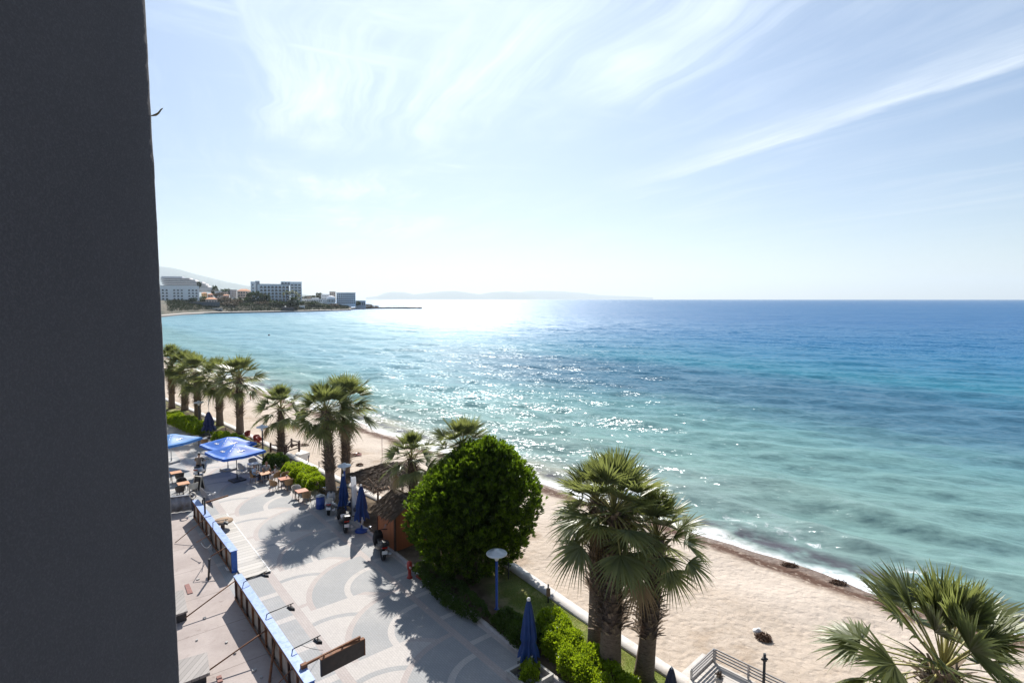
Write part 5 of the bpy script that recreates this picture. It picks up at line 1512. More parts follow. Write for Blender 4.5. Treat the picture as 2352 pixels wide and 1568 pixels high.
def person(label, loc, rz, pose, skin, top, bottom, hair, topm, bottomm, hairm, scale=1.0, long_hair=False, group='people'):
    """pose: dict of joints in metres, local +x is the way the body faces. pelvis, chest, neck, head, and l/r shoulder elbow hand hip knee foot"""
    P = {k: Vector(v) for k, v in pose.items()}
    root = thing('person', label, 'person', loc, rz, group); root.scale = (scale,) * 3
    J = []; E = []
    def add(p, r, par=None):
        J.append((p, r)); i = len(J) - 1
        if par is not None: E.append((par, i))
        return i
    pel = add(P['pelvis'], (0.145, 0.11)); sp = add(lerp(P['pelvis'], P['chest'], 0.5), (0.135, 0.10), pel); ch = add(P['chest'], (0.155, 0.11), sp)
    nk = add(P['neck'], 0.055, ch); up = (P['head'] - P['neck']).normalized()
    h0 = add(lerp(P['neck'], P['head'], 0.55), 0.07, nk); h1 = add(P['head'], 0.098, h0); h2 = add(P['head'] + up * 0.075, 0.075, h1)
    fwd = Vector(pose.get('look', (1, 0, 0))).normalized()
    for sd in ('l', 'r'):
        s = add(P[sd + '_shoulder'], 0.062, ch); e = add(P[sd + '_elbow'], 0.042, s); w = lerp(P[sd + '_elbow'], P[sd + '_hand'], 0.86); wi = add(w, 0.028, e)
        dh = (P[sd + '_hand'] - P[sd + '_elbow']).normalized(); side = dh.cross(up if abs(dh.dot(up)) < 0.9 else fwd).normalized(); nrm = side.cross(dh)
        pa = add(w + dh * 0.06, (0.036, 0.022), wi)
        for q, (off, ln) in enumerate(((-0.030, 0.070), (-0.010, 0.082), (0.010, 0.078), (0.030, 0.060))):
            a = add(w + dh * 0.095 + side * off, 0.0095, pa); c = add(w + dh * (0.095 + ln * 0.55) + side * off * 1.1 - nrm * 0.008, 0.0085, a); add(w + dh * (0.095 + ln) + side * off * 1.15 - nrm * 0.026, 0.0075, c)
        tb = add(w + dh * 0.045 + side * -0.042, 0.011, pa); add(w + dh * 0.085 + side * -0.062 - nrm * 0.01, 0.009, tb)
        hp = add(P[sd + '_hip'], 0.095, pel); kn = add(P[sd + '_knee'], 0.062, hp); an = lerp(P[sd + '_knee'], P[sd + '_foot'], 0.95); ai = add(an, 0.042, kn)
        toe = Vector(pose.get(sd + '_toe', (1, 0, 0))).normalized(); add(P[sd + '_foot'] + toe * 0.15, 0.033, ai)
    body = link_mesh('body', skin_mesh('body', J, E), skin, root)
    # face: eyes, nose, ears on the head
    sidev = up.cross(fwd).normalized(); hc = P['head'] + up * 0.02
    mb = MB(); mb.tube([hc + fwd * 0.088 + up * 0.005, hc + fwd * 0.118 - up * 0.025, hc + fwd * 0.09 - up * 0.035], [0.010, 0.016, 0.008], 6); mb.build('nose', skin, root)
    for sg in (-1, 1):
        mb = MB(); mb.tube([hc + sidev * sg * 0.092 + up * 0.02, hc + sidev * sg * 0.106 - up * 0.025], [0.02, 0.014], 6); mb.build('ear', skin, root)
        mb = MB(); mb.tube([hc + fwd * 0.086 + sidev * (sg * 0.034 - 0.012), hc + fwd * 0.088 + sidev * (sg * 0.034 + 0.012)], 0.008, 6); mb.build('eye', M_hairdk, root)
    mb = MB(); mb.tube([hc + fwd * 0.084 - sidev * 0.026 - up * 0.062, hc + fwd * 0.090 - up * 0.064, hc + fwd * 0.084 + sidev * 0.026 - up * 0.062], 0.006, 5); mb.build('mouth', M_hairdk, root)
    # hair
    bk = -fwd
    HJ = [(hc + up * 0.055 + fwd * 0.02, 0.100), (hc + up * 0.05 + bk * 0.03, 0.108), (hc + bk * 0.055 - up * 0.03, 0.088)]
    HE = [(0, 1), (1, 2)]
    if long_hair: HJ += [(hc + bk * 0.09 - up * 0.16, 0.075), (hc + bk * 0.10 - up * 0.30, 0.045)]; HE += [(2, 3), (3, 4)]
    link_mesh('hair', skin_mesh('hair', HJ, HE), hairm, root)
    g = 1.14
    if top:
        J2 = [(P['pelvis'] + (P['chest'] - P['pelvis']) * 0.05, (0.17, 0.135)), (lerp(P['pelvis'], P['chest'], 0.5), (0.162, 0.125)), (P['chest'], (0.178, 0.13)), (lerp(P['chest'], P['neck'], 0.75), 0.075)]
        E2 = [(0, 1), (1, 2), (2, 3)]
        for sd in ('l', 'r'):
            k = len(J2); J2 += [(P[sd + '_shoulder'], 0.080), (lerp(P[sd + '_shoulder'], P[sd + '_elbow'], top), 0.062)]; E2 += [(2, k), (k, k + 1)]
        link_mesh('shirt', skin_mesh('shirt', J2, E2, 1), topm, root)
    if bottom:
        J3 = [(P['pelvis'] + (P['chest'] - P['pelvis']) * 0.12, (0.160, 0.125)), (P['pelvis'], (0.168, 0.13))]; E3 = [(0, 1)]
        for sd in ('l', 'r'):
            k = len(J3); J3.append((P[sd + '_hip'], 0.112)); E3.append((1, k))
            if bottom > 1:
                J3 += [(P[sd + '_knee'], 0.078), (lerp(P[sd + '_knee'], P[sd + '_foot'], bottom - 1), 0.060)]; E3 += [(k, k + 1), (k + 1, k + 2)]
            else:
                J3.append((lerp(P[sd + '_hip'], P[sd + '_knee'], bottom), 0.096)); E3.append((k, k + 1))
        link_mesh('trousers' if bottom > 1 else 'shorts', skin_mesh('trousers', J3, E3, 1), bottomm, root)
    return root
SIT = dict(pelvis=(0, 0, 0.56), chest=(-0.02, 0, 0.98), neck=(0.0, 0, 1.17), head=(0.05, 0, 1.30), look=(1, 0, -0.15),
           l_shoulder=(-0.01, 0.19, 1.10), l_elbow=(0.12, 0.25, 0.84), l_hand=(0.40, 0.12, 0.80), r_shoulder=(-0.01, -0.19, 1.10), r_elbow=(0.12, -0.25, 0.84), r_hand=(0.40, -0.12, 0.80),
           l_hip=(0.03, 0.095, 0.54), l_knee=(0.45, 0.13, 0.55), l_foot=(0.42, 0.13, 0.06), r_hip=(0.03, -0.095, 0.54), r_knee=(0.45, -0.13, 0.55), r_foot=(0.36, -0.13, 0.06))
STAND = dict(pelvis=(0, 0, 0.95), chest=(0, 0, 1.30), neck=(0.0, 0, 1.48), head=(0.03, 0, 1.61), look=(1, 0, -0.05),
             l_shoulder=(0, 0.19, 1.42), l_elbow=(-0.02, 0.26, 1.14), l_hand=(0.08, 0.27, 0.84), r_shoulder=(0, -0.19, 1.42), r_elbow=(-0.02, -0.26, 1.14), r_hand=(0.08, -0.26, 0.84),
             l_hip=(0, 0.095, 0.90), l_knee=(0.04, 0.11, 0.50), l_foot=(0.0, 0.12, 0.05), r_hip=(0, -0.095, 0.90), r_knee=(0.02, -0.11, 0.50), r_foot=(-0.06, -0.12, 0.05))
LIE = dict(pelvis=(0, 0, 0.16), chest=(-0.40, 0, 0.17), neck=(-0.58, 0, 0.17), head=(-0.72, 0, 0.20), look=(0, 0, 1),
           l_shoulder=(-0.52, 0.19, 0.15), l_elbow=(-0.35, 0.36, 0.08), l_hand=(-0.10, 0.36, 0.06), r_shoulder=(-0.52, -0.19, 0.15), r_elbow=(-0.35, -0.36, 0.08), r_hand=(-0.10, -0.36, 0.06),
           l_hip=(0.06, 0.10, 0.14), l_knee=(0.42, 0.13, 0.40), l_foot=(0.66, 0.14, 0.05), r_hip=(0.06, -0.10, 0.14), r_knee=(0.48, -0.12, 0.14), r_foot=(0.90, -0.14, 0.07), l_toe=(1, 0, 0), r_toe=(0.3, 0, 1))
M_lightblue = pm('light_blue_cotton', (0.42, 0.56, 0.74), 0.8, 0.1, 8); M_greycotton = pm('grey_cotton', (0.36, 0.37, 0.37), 0.85, 0.1, 8)
M_whitecotton = pm('white_cotton', (0.66, 0.60, 0.58), 0.85, 0.1, 8); M_jeans = pm('dark_denim', (0.03, 0.04, 0.07), 0.85, 0.2, 12)
M_khaki = pm('khaki_cotton', (0.22, 0.18, 0.145), 0.85, 0.15, 10); M_blackcloth = pm('black_cloth', (0.012, 0.012, 0.014), 0.85, 0.2, 10)
def face_to(p, q): d = q - p; return math.atan2(d.y, d.x)
person('seated guest in a light blue shirt at the orange table', cA, face_to(cA, T3), SIT, M_skin, 0.8, 1.9, 1, M_lightblue, M_jeans, M_hairbr)
person('seated guest in a grey shirt on the far side of the orange table', cB, face_to(cB, T3), SIT, M_skin, 0.8, 1.9, 1, M_greycotton, M_jeans, M_hairbr)
person('dark haired guest in a pale top on the near side of the orange table', cC, face_to(cC, T3), SIT, M_skintan, 0.6, 1.9, 1, M_whitecotton, M_whitecotton, M_hairdk, long_hair=True)
# rider on a moving scooter
RP = G(461, 1092); RS = 1.2; RH = R(102)
scooter('white scooter being ridden away along the promenade', RP, RH, pm('white_scooter_paint', (0.62, 0.66, 0.66), 0.3), group='scooters', lean=0.0)
RIDE = dict(SIT); RIDE.update(pelvis=(-0.32, 0, 0.93), chest=(-0.26, 0, 1.34), neck=(-0.20, 0, 1.53), head=(-0.14, 0, 1.66),
    l_shoulder=(-0.24, 0.20, 1.46), l_elbow=(-0.02, 0.34, 1.20), l_hand=(0.34, 0.30, 1.06), r_shoulder=(-0.24, -0.20, 1.46), r_elbow=(-0.02, -0.34, 1.20), r_hand=(0.34, -0.30, 1.06),
    l_hip=(-0.28, 0.11, 0.90), l_knee=(0.10, 0.20, 0.82), l_foot=(0.16, 0.17, 0.42), r_hip=(-0.28, -0.11, 0.90), r_knee=(0.10, -0.20, 0.82), r_foot=(0.16, -0.17, 0.42))
person('rider in a khaki shirt and dark trousers on the white scooter', RP, RH, RIDE, M_skin, 0.8, 1.9, 1, M_khaki, M_blackcloth, M_hairdk, 1.12)
# bathers
def beach_pt(x, y):
    p = G(x, y, -1.3)
    for _ in range(3):
        s, n = SN(p); p = G(x, y, beach_z(s, n))
    return p
pA = beach_pt(576, 920); pB = beach_pt(583, 917)
person('bather in a dark swimsuit standing at the water edge, left of the pair', pA, R(200), STAND, M_skintan, 0.1, 0.35, 1, M_blackcloth, M_blackcloth, M_hairdk, 0.86)
person('bather in a red top standing at the water edge, right of the pair', pB, R(30), STAND, M_skin, 0.4, 0.5, 1, pm('red_top', (0.30, 0.04, 0.035), 0.8), M_blackcloth, M_hairdk, 0.86)
pC = beach_pt(808, 1045)
person('sunbather lying on the sand behind the paired palms', pC + Vector((0, 0, 0.0)), R(195), LIE, M_skintan, None, 0.4, 1, None, pm('wine_red_cloth', (0.20, 0.03, 0.04), 0.8), M_hairdk)
mb = MB(); mb.box((0, 0, 0.02), (2.0, 0.95, 0.03)); o = mb.build('beach_towel', pm('brown_towel', (0.16, 0.06, 0.05), 0.9, 0.3)); o.location = pC + Vector((0, 0, 0.0)); o.rotation_euler = (0, 0, R(195)); tag(o, 'dark red beach towel under the sunbather', 'towel')
# ------------------------------------------------------------------ BUILDING SITE AND HOARDING
M_hblue = pm('hoarding_blue', (0.015, 0.10, 0.42), 0.45, 0.2, 5, dirt=(0.35, 0.42, 0.55), dscale=2.2)
M_hcap = pm('hoarding_cap', (0.20, 0.30, 0.56), 0.5, 0.2, 6, dirt=(0.05, 0.15, 0.46), dscale=2.6)
M_hply = pm('hoarding_ply', (0.36, 0.31, 0.26), 0.85, 0.2, 4, 0.3, dirt=(0.19, 0.13, 0.095), dscale=2.0)
def hoarding(label, p0, p1, h, th=0.30, end0=True, studs=9):
    """p0 near end, p1 far end (promenade-side foot line)"""
    root = thing('hoarding', label, 'hoarding', p0, math.atan2((p1 - p0).y, (p1 - p0).x), 'blue hoarding sections')
    L = (p1 - p0).length
    ins = 1   # local +y is the building-site side (left of +x)
    mb = MB(); mb.box((L / 2, 0.02, h / 2), (L, 0.04, h)); mb.build('outer_face', M_hblue, root)
    mb = MB(); mb.box((L / 2, th / 2 + 0.0, h + 0.015), (L + 0.02, th + 0.08, 0.03)); mb.build('cap', M_hcap, root)
    mb = MB(); mb.box((L / 2, th - 0.10, h / 2), (L - 0.02, 0.02, h - 0.01)); mb.build('inner_panel', M_hply, root)
    for k in range(studs):
        x = 0.06 + (L - 0.12) * k / (studs - 1)
        mb = MB(); mb.box((x, th - 0.045, h / 2), (0.07, 0.088, h - 0.012)); mb.build('stud', M_rust if k % 2 else M_darkwood, root)
    for f in (0.93, 0.08):
        mb = MB(); mb.box((L / 2, th + 0.018, h * f), (L - 0.04, 0.03, 0.10)); mb.build('rail', M_rust, root)
    for x in (0.0, L):
        mb = MB(); mb.box((x + (-0.012 if x == 0 else 0.012), th / 2, h / 2), (0.02, th, h - 0.004)); mb.build('end_board', M_hblue, root)
    return root
HZ = 1.2
a0 = G(546, 1312); a1 = G(456, 1186)
hoarding('far section of the blue topped hoarding, below the satellite dish', a0, a1, HZ)
b0 = G(722, 1562, HZ); b1 = G(566, 1322, HZ); b0.z = b1.z = 0
b1 = G(553, 1318, HZ); b1.z = 0
hoarding('near section of the blue topped hoarding with rusty studs', b0, b1, HZ, studs=11)
# short return leg of the hoarding
c0 = G(716, 1560, 1.1); c0.z = 0; c1 = c0 + (-en) * 2.2 - es * 0.25
root = thing('hoarding', 'short blue return panel at the bottom edge joined to the near hoarding', 'hoarding', c0 - es * 0.06, math.atan2((c1 - c0).y, (c1 - c0).x), 'blue hoarding sections')
mb = MB(); mb.box((1.1 + 0.36, 0, 0.56), (2.2, 0.06, 1.12)); mb.build('panel', M_hblue, root)
mb = MB(); mb.box((1.1 + 0.36, 0, 1.135), (2.2, 0.09, 0.03)); mb.build('cap', M_hcap, root)

# white boarded deck on the promenade along the hoarding
M_wdeck = planks('white_boards', (0.37, 0.345, 0.31), 'x', 2.6)
def wdeck():
    p = W(31.0, 6.75, 0); root = thing('white_deck', 'low white boarded deck along the far hoarding section', 'deck', p, PANG)
    mb = MB(); mb.add([(0, 0, 0.10), (10.5, 0, 0.10), (10.5, -1.35, 0.10), (0, -1.35, 0.10), (0, 0, 0.0), (10.5, 0, 0.0), (10.5, -1.35, 0.0), (0, -1.35, 0.0)], [(0, 3, 2, 1), (4, 5, 6, 7), (0, 1, 5, 4), (1, 2, 6, 5), (2, 3, 7, 6), (3, 0, 4, 7)])
    mb.build('boards', M_wdeck, root)
    mb = MB(); mb.box((5.25, -1.375, 0.05), (10.5, 0.04, 0.11)); mb.build('edge_board', M_white, root)
wdeck()
# round wooden cable-drum like table top at the far end of the deck
def drum():
    p = G(512, 1216); root = thing('round_table', 'round brown wooden table top leaning at the far end of the white deck', 'table', p)
    mb = MB(); mb.lathe([(0.05, 0.55), (0.62, 0.55), (0.62, 0.61), (0.05, 0.61)], 24); mb.build('table_top', M_wood, root)
    mb = MB(); mb.lathe([(0.30, 0.0), (0.30, 0.05), (0.12, 0.08), (0.12, 0.549)], 14); mb.build('pedestal', M_wood, root)
drum()

def pole_thing(label, p0, p1, r=0.03, m=None, name='scaffold_pole', group='rusty poles of the building site', clamps=True):
    root = thing(name, label, 'pole', p0, 0, group); d = p1 - p0
    mb = MB(); mb.tube([(0, 0, 0), d * 0.5 + Vector((0, 0, 0.01)), d], r, 8); mb.build('tube', m or M_rust, root)
    if clamps:
        mb = MB(); q = d * 0.97; mb.box((q.x, q.y, q.z), (0.10, 0.10, 0.10)); mb.build('clamp', M_dark, root)
    return root
pole_thing('rusty brace pole from the gap in the hoarding down to the grey block', G(427, 1417, 0.25), G(551, 1325, 1.0))
pole_thing('longest rusty brace pole from the near hoarding to the wooden slab', G(475, 1542, 0.3), G(622, 1439, 0.95))
pole_thing('thick pale rusty pole propped steeply inside the near hoarding', G(619, 1566, 0.03), G(633, 1454, 0.95), 0.05)
pole_thing('short thin pole at the bottom edge inside the near hoarding', G(636, 1572, 0.1), G(674, 1532, 0.95), 0.022)
pole_thing('thin pole lashed across the far hoarding, highest one', G(402, 1246, 0.05), G(472, 1190, 1.15), 0.025)
pole_thing('thin pale pole sticking out inside the far hoarding', G(484, 1277, 0.9), G(519, 1257, 1.15), 0.03)
pole_thing('thin pale pole sticking out below the dish', G(451, 1245, 0.6), G(480, 1229, 1.05), 0.02)
pole_thing('short upright stick standing on the yard floor', G(589, 1440, 0.0), G(592, 1410, 0.55), 0.018, clamps=False)
# a tall dark leaning post with a ragged sack shadowing the yard
pole_thing('dark post standing in the shade inside the far hoarding', G(479, 1331, 0.0), G(481, 1283, 1.2), 0.055, M_dark)

# floodlights on arms over the promenade
def flood(label, post, arm0, arm1, lamp_drop=0.16):
    root = thing('floodlight', label, 'floodlight', post, 0, 'floodlights on arms above the hoarding')
    a0 = arm0 - post; a1 = arm1 - post; d = (a1 - a0).normalized()
    mb = MB()
    mb.tube([Vector((0, 0, 0)), a0 - Vector((0, 0, 0.03)), a0 + d * 0.05, a1], 0.021, 7); mb.build('arm', M_dark, root)
    mb = MB(); c = a1 - d * 0.12 - Vector((0, 0, lamp_drop + 0.04)); ang = math.atan2(d.y, d.x)
    M = Matrix.Rotation(ang, 3, 'Z') @ Matrix.Rotation(0.45, 3, 'Y'); mb.box(c, (0.26, 0.34, 0.11), M=M, taper=0.8); o = mb.build('lamp_head', M_black, root)
    mb = MB(); mb.bar(a1 - d * 0.12, c, 0.04, 0.03); mb.build('bracket', M_rust, root)
flood('floodlight arm over the near end of the white deck', G(560, 1336, 1.2), G(560, 1336, 1.45), G(613, 1310, 1.45))
flood('floodlight arm in the middle of the near hoarding', G(613, 1409, 1.2), G(613, 1409, 1.4), G(674, 1384, 1.4))
flood('floodlight arm at the near end of the hoarding beside the hanging sign', G(672, 1490, 1.2), G(672, 1490, 1.4), G(736, 1458, 1.4))
flood('floodlight on a tall bent post at the far hoarding', G(489, 1265, 0.0), G(489, 1198, 2.2), G(524, 1191, 2.25))
# hooked post with a plain bar further away
q0 = G(473, 1222, 0.0); q1 = q0 + Vector((0, 0, 2.3)); root = thing('bracket_post', 'dark post with a bare side bar below the satellite dish', 'post', q0)
mb = MB(); mb.tube([(0, 0, 0), (0, 0, 2.35)], 0.055, 8); mb.build('post', M_dark, root)
mb = MB(); e = en * 1.45 + es * 0.35; mb.bar((0, 0, 1.95), (e.x, e.y, 2.0), 0.07, 0.09); mb.build('bar', M_rust, root)

# hanging sign board over the promenade
def hanging_sign():
    z = 1.50; s0 = G(699, 1526, 1.33); pA = G(736, 1510, z); pB = G(835, 1462, z)
    d = (pB - pA); L = d.length; rz = math.atan2(d.y, d.x)
    h = pA.z - zat(pA.y, 1549)
    root = thing('hanging_sign', 'dark blank sign board hanging from a rusty arm over the paving', 'sign', Vector((pA.x, pA.y, 0)), rz)
    mb = MB(); mb.box((L / 2, 0, z - 0.07 - h / 2), (L, 0.09, h)); mb.build('board', pm('sign_back', (0.030, 0.022, 0.020), 0.6, 0.3, 6, dirt=(0.06, 0.035, 0.025)), root)
    mb = MB(); mb.box((L / 2, 0, z - 0.05), (L + 0.04, 0.15, 0.035)); mb.box((L + 0.02, 0, z - 0.07 - h / 2), (0.035, 0.13, h)); mb.build('frame', M_rust, root)
    loc = Matrix.Rotation(-rz, 3, 'Z') @ (s0 - Vector((pA.x, pA.y, 0)))
    mb = MB(); mb.bar(loc, (L * 0.93, 0.02, z + 0.06), 0.07, 0.08); mb.build('arm', M_rust, root)
    for x in (0.15, L * 0.5, L * 0.9):
        mb = MB(); mb.box((x, 0.02, z + 0.0), (0.05, 0.05, 0.14)); mb.build('hanger', M_rust, root)
    mb = MB(); mb.box((loc.x - 0.02, loc.y, 1.30), (0.22, 0.16, 0.18)); mb.build('foot_plate', M_rust, root)
hanging_sign()

# satellite dish
def dish():
    p = G(467, 1186); root = thing('satellite_dish', 'large grey satellite dish on a post at the far end of the hoarding', 'satellite dish', p)
    c = Vector((0.05, 0, zat(p.y, 1147))); ax = Vector((0.66, 0.66, 0.36)).normalized(); Rm = ax.to_track_quat('Z', 'Y').to_matrix()
    n = 28; prof = [(0.02, 0.0), (0.3, 0.03), (0.55, 0.10), (0.80, 0.21), (0.84, 0.235), (0.83, 0.245), (0.79, 0.235), (0.55, 0.125), (0.3, 0.055), (0.02, 0.025)]
    mb = MB(); mb.lathe(prof, n); mb.v = [tuple(c + Rm @ Vector(v)) for v in mb.v]; mb.build('reflector', pm('dish_grey', (0.22, 0.215, 0.22), 0.5, 0.08, 4, dirt=(0.3, 0.27, 0.25)), root)
    tip = c + ax * 0.75
    for a in (0.5, 2.6, 4.7):
        mb = MB(); mb.tube([c + Rm @ Vector((0.78 * math.cos(a), 0.78 * math.sin(a), 0.22)), tip], 0.015, 5); mb.build('feed_arm', M_metal, root)
    mb = MB(); mb.tube([tip - ax * 0.1, tip + ax * 0.10], 0.06, 10); mb.build('receiver', M_white, root)
    mb = MB(); mb.tube([(0, 0, 0), (0, 0, c.z - 0.05), c - ax * 0.03], 0.05, 8); mb.build('post', M_dark, root)
dish()
# corrugated gate
def gate():
    p0 = G(398, 1178); p1 = G(441, 1172); d = p1 - p0; p0 = p0 - d * 0.8; d = p1 - p0; L = d.length
    root = thing('corrugated_gate', 'grey corrugated metal gate at the far end of the building site', 'gate', p0, math.atan2(d.y, d.x))
    h = zat(p1.y, 1136); V = []; Fq = []; n = int(L / 0.045)
    for k in range(n + 1):
        x = L * k / n; y = 0.035 * math.copysign(min(1, abs(math.sin(x * 15)) * 1.6), math.sin(x * 15))
        V += [(x, y, 0.03), (x, y, h)]
    for k in range(n): Fq.append((2 * k, 2 * k + 2, 2 * k + 3, 2 * k + 1))
    o = link_mesh('sheet', np_mesh('sheet', V, Fq), pm('corrugated_sheet', (0.26, 0.26, 0.28), 0.5, 0.15, 4, metal=0.3, dirt=(0.18, 0.15, 0.13)), root)
    md = o.modifiers.new('s', 'SOLIDIFY'); md.thickness = 0.006
    mb = MB(); mb.box((L / 2, 0, h + 0.03), (L + 0.1, 0.10, 0.05)); mb.build('top_rail', M_metal, root)
    for x in (-0.04, L + 0.04):
        mb = MB(); mb.box((x, 0, h / 2), (0.08, 0.10, h)); mb.build('post', M_dark, root)
gate()
# loose things on the yard floor
def slab(name, label, cat, pts, z0, z1, m, legs=False):
    q = [G(x, y, z1) for x, y in pts]; c = sum(q, Vector()) / len(q); c.z = 0
    mb = MB(); mb.prism([(p.x - c.x, p.y - c.y) for p in q], z0, z1); o = mb.build(name, m); o.location = c
    return tag(o, label, cat)
M_board = planks('grey_boards', (0.25, 0.225, 0.21), 'x', 5.0)
root = thing('board_stack', 'large grey boarded slab with a dark underside by the dark wall', 'board stack', G(440, 1530))
q = [G(x, y, 0.42) - root.location for x, y in ((482, 1543), (476, 1496), (360, 1530), (366, 1590))]
mb = MB(); mb.prism([(p.x, p.y) for p in q], 0.30, 0.42); mb.build('top', M_board, root)
c = sum(q, Vector()) / 4
mb = MB(); mb.prism([((p.x - c.x) * 0.86 + c.x, (p.y - c.y) * 0.86 + c.y) for p in q], 0.0, 0.298); mb.build('underside', M_dark, root)  # one solid dark block, set in under the slab
root = thing('crate', 'smaller grey box with a dark open side by the dark wall', 'crate', G(415, 1400))
q = [G(x, y, 0.5) - root.location for x, y in ((431, 1402), (421, 1353), (385, 1362), (392, 1415))]
mb = MB(); mb.prism([(p.x, p.y) for p in q], 0.42, 0.5); mb.build('lid', M_board, root)
c = sum(q, Vector()) / 4
mb = MB(); mb.prism([((p.x - c.x) * 0.88 + c.x, (p.y - c.y) * 0.88 + c.y) for p in q], 0.0, 0.418); mb.build('box', M_dark, root)
slab('board', 'small reddish board lying on the yard floor near the grey box', 'board', ((424, 1342), (434, 1339), (443, 1360), (431, 1363)), 0.0, 0.03, pm('red_board', (0.22, 0.10, 0.085), 0.8, 0.2))
slab('board', 'small reddish brick patch lying at the bottom of the yard', 'board', ((497, 1552), (508, 1548), (512, 1562), (500, 1566)), 0.0, 0.04, pm('red_brick', (0.24, 0.12, 0.10), 0.85, 0.2))
slab('paper', 'white scrap of paper lying in the shade of the far hoarding', 'paper', ((516, 1301), (527, 1303), (531, 1310), (521, 1309)), 0.0, 0.02, M_white)
rng = random.Random(12)
for k, (x, y) in enumerate(((520, 1475), (585, 1540), (452, 1470), (470, 1420), (540, 1500), (560, 1380), (600, 1555), (455, 1330))):
    bb = G(x, y); mb = MB(); n = rng.randint(5, 7); rr = rng.uniform(0.06, 0.11)
    mb.prism([(rr * rng.uniform(0.6, 1.1) * math.cos(6.283 * i / n), rr * rng.uniform(0.6, 1.1) * math.sin(6.283 * i / n)) for i in range(n)], 0, rng.uniform(0.03, 0.07))
    o = mb.build('rubble_piece', M_concrete); o.location = bb; tag(o, 'small pale piece of rubble on the building site floor', 'rubble', 'rubble pieces on the yard floor')
# slack cables
def cable(label, p0, p1, sag, r=0.012, m=None):
    pts = [p0.lerp(p1, t / 10) - Vector((0, 0, sag * 4 * (t / 10) * (1 - t / 10))) for t in range(11)]
    mb = MB(); mb.tube([p - p0 for p in pts], r, 5); o = mb.build('cable', m or M_dark); o.location = p0; return tag(o, label, 'cable')
cable('white cable drooping from the dark post to the yard floor', G(484, 1250, 1.0), G(462, 1246, 0.02), 0.25, 0.02, M_white)
cable('pale looped cable hanging inside the near hoarding', G(652, 1470, 1.0), G(682, 1500, 1.0), 0.35, 0.018, M_white)
cable('dark cable stretched over the paving from the near hoarding', G(690, 1480, 1.25), G(742, 1492, 0.05), 0.05, 0.010)
root = thing('pipe_coil', 'pale coiled pipe hanging on the gate post beside the dish', 'pipe', G(444, 1172))
mb = MB()
for k in range(2):
    mb.tube([(0.22 * math.cos(a * 0.5) + 0.1, -0.12 - 0.05 * k, 1.15 + 0.22 * math.sin(a * 0.5)) for a in range(14)], 0.035, 6)
mb.tube([(0.1, -0.15, 0.9), (0.5, -0.25, 0.45), (0.95, -0.4, 0.25)], 0.05, 6)
mb.build('pipe', M_wickerpale, root)

# ------------------------------------------------------------------ BEACH: deck with rail, debris, weed
M_deckboard = planks('deck_boards', (0.52, 0.48, 0.44), 'y', 3.4)
def beach_deck():
    C = G(1638, 1516); Lp = G(1582, 1559); Rp = G(1745, 1569)
    u = (Lp - C).normalized(); v = (Rp - C).normalized()
    # square it up: u towards the wall, v along the beach
    rz = math.atan2(v.y, v.x); root = thing('beach_deck', 'raised beach deck with grey rails in the lower middle of the sand', 'deck', C, rz)
    s = 1 if (Matrix.Rotation(-rz, 3, 'Z') @ u).y > 0 else -1
    Lu = (Lp - C).length + 0.1; Lv = 7.0
    mb = MB(); mb.box((Lv / 2, s * Lu / 2, -0.09), (Lv, Lu, 0.12)); mb.build('floor', M_deckboard, root)
    mb = MB(); mb.box((-0.27, s * Lu / 2, -0.02), (0.50, Lu + 0.2, 0.10)); mb.build('white_ledge', M_wwall, root)
    mb = MB(); mb.box((Lv / 2, s * Lu / 2, -0.82), (Lv - 0.1, Lu - 0.1, 1.33)); mb.build('base_wall', M_wwall, root)
    H = zat(C.y, 1496)
    H = max(H, 0.55)
    for (p0, p1) in (((0.02, 0), (0.02, s * Lu)), ((0.08, 0), (Lv, 0))):
        a = Vector((p0[0], p0[1], 0)); c = Vector((p1[0], p1[1], 0)); n = max(2, int((c - a).length / 1.25) + 1)
        for k in range(n):
            q = a.lerp(c, k / (n - 1)); mb = MB(); mb.box((q.x, q.y, H / 2 - 0.03), (0.07, 0.07, H)); mb.build('post', M_metal, root)
        for f in (0.30, 0.55, 0.78, 1.0):
            mb = MB(); mb.bar(a + Vector((0, 0, H * f - 0.02)), c + Vector((0, 0, H * f - 0.02)), 0.045, 0.05); mb.build('rail', pm('deck_rail', (0.25, 0.235, 0.23), 0.5, 0.15, 6), root)
    # things lying on the deck
    for (x, y, lx, ly, h, m, lab, nm) in ((1.4, 0.85, 0.5, 0.16, 0.06, pm('orange_plank_paint', (0.50, 0.22, 0.12), 0.7), 'short orange plank lying on the beach deck', 'plank'),
                                      (1.9, 0.55, 0.12, 0.9, 0.05, M_wood, 'brown wooden batten lying on the beach deck', 'batten')):
        mb = MB(); mb.box((0, 0, h / 2), (lx, ly, h)); o = mb.build(nm, m); o.location = C + Matrix.Rotation(rz, 3, 'Z') @ Vector((x, s * y, -0.03)); o.rotation_euler = (0, 0, rz + 0.25); tag(o, lab, nm)
    pp = C + Matrix.Rotation(rz, 3, 'Z') @ Vector((0.75, s * 1.05, -0.03)); root2 = thing('plant_pot', 'dry plant in a stone pot standing in the corner of the beach deck', 'plant pot', pp)
    mb = MB(); mb.lathe([(0.11, 0), (0.16, 0.12), (0.17, 0.22), (0.12, 0.23)], 14); mb.build('pot', M_concrete, root2)
    rg = np.random.default_rng(4); P = rg.normal(0, 0.05, (140, 3)) + np.array([0, 0, 0.26]); D = rg.normal(0, 0.6, (140, 3)) + np.array([0, 0, 0.8])
    V, Fq = leaf_quads(P, D, rg.uniform(0.1, 0.22, 140), np.full(140, 0.03), rg); link_mesh('dry_leaves', np_mesh('dry_leaves', V, Fq), M_thatch, root2)
beach_deck()
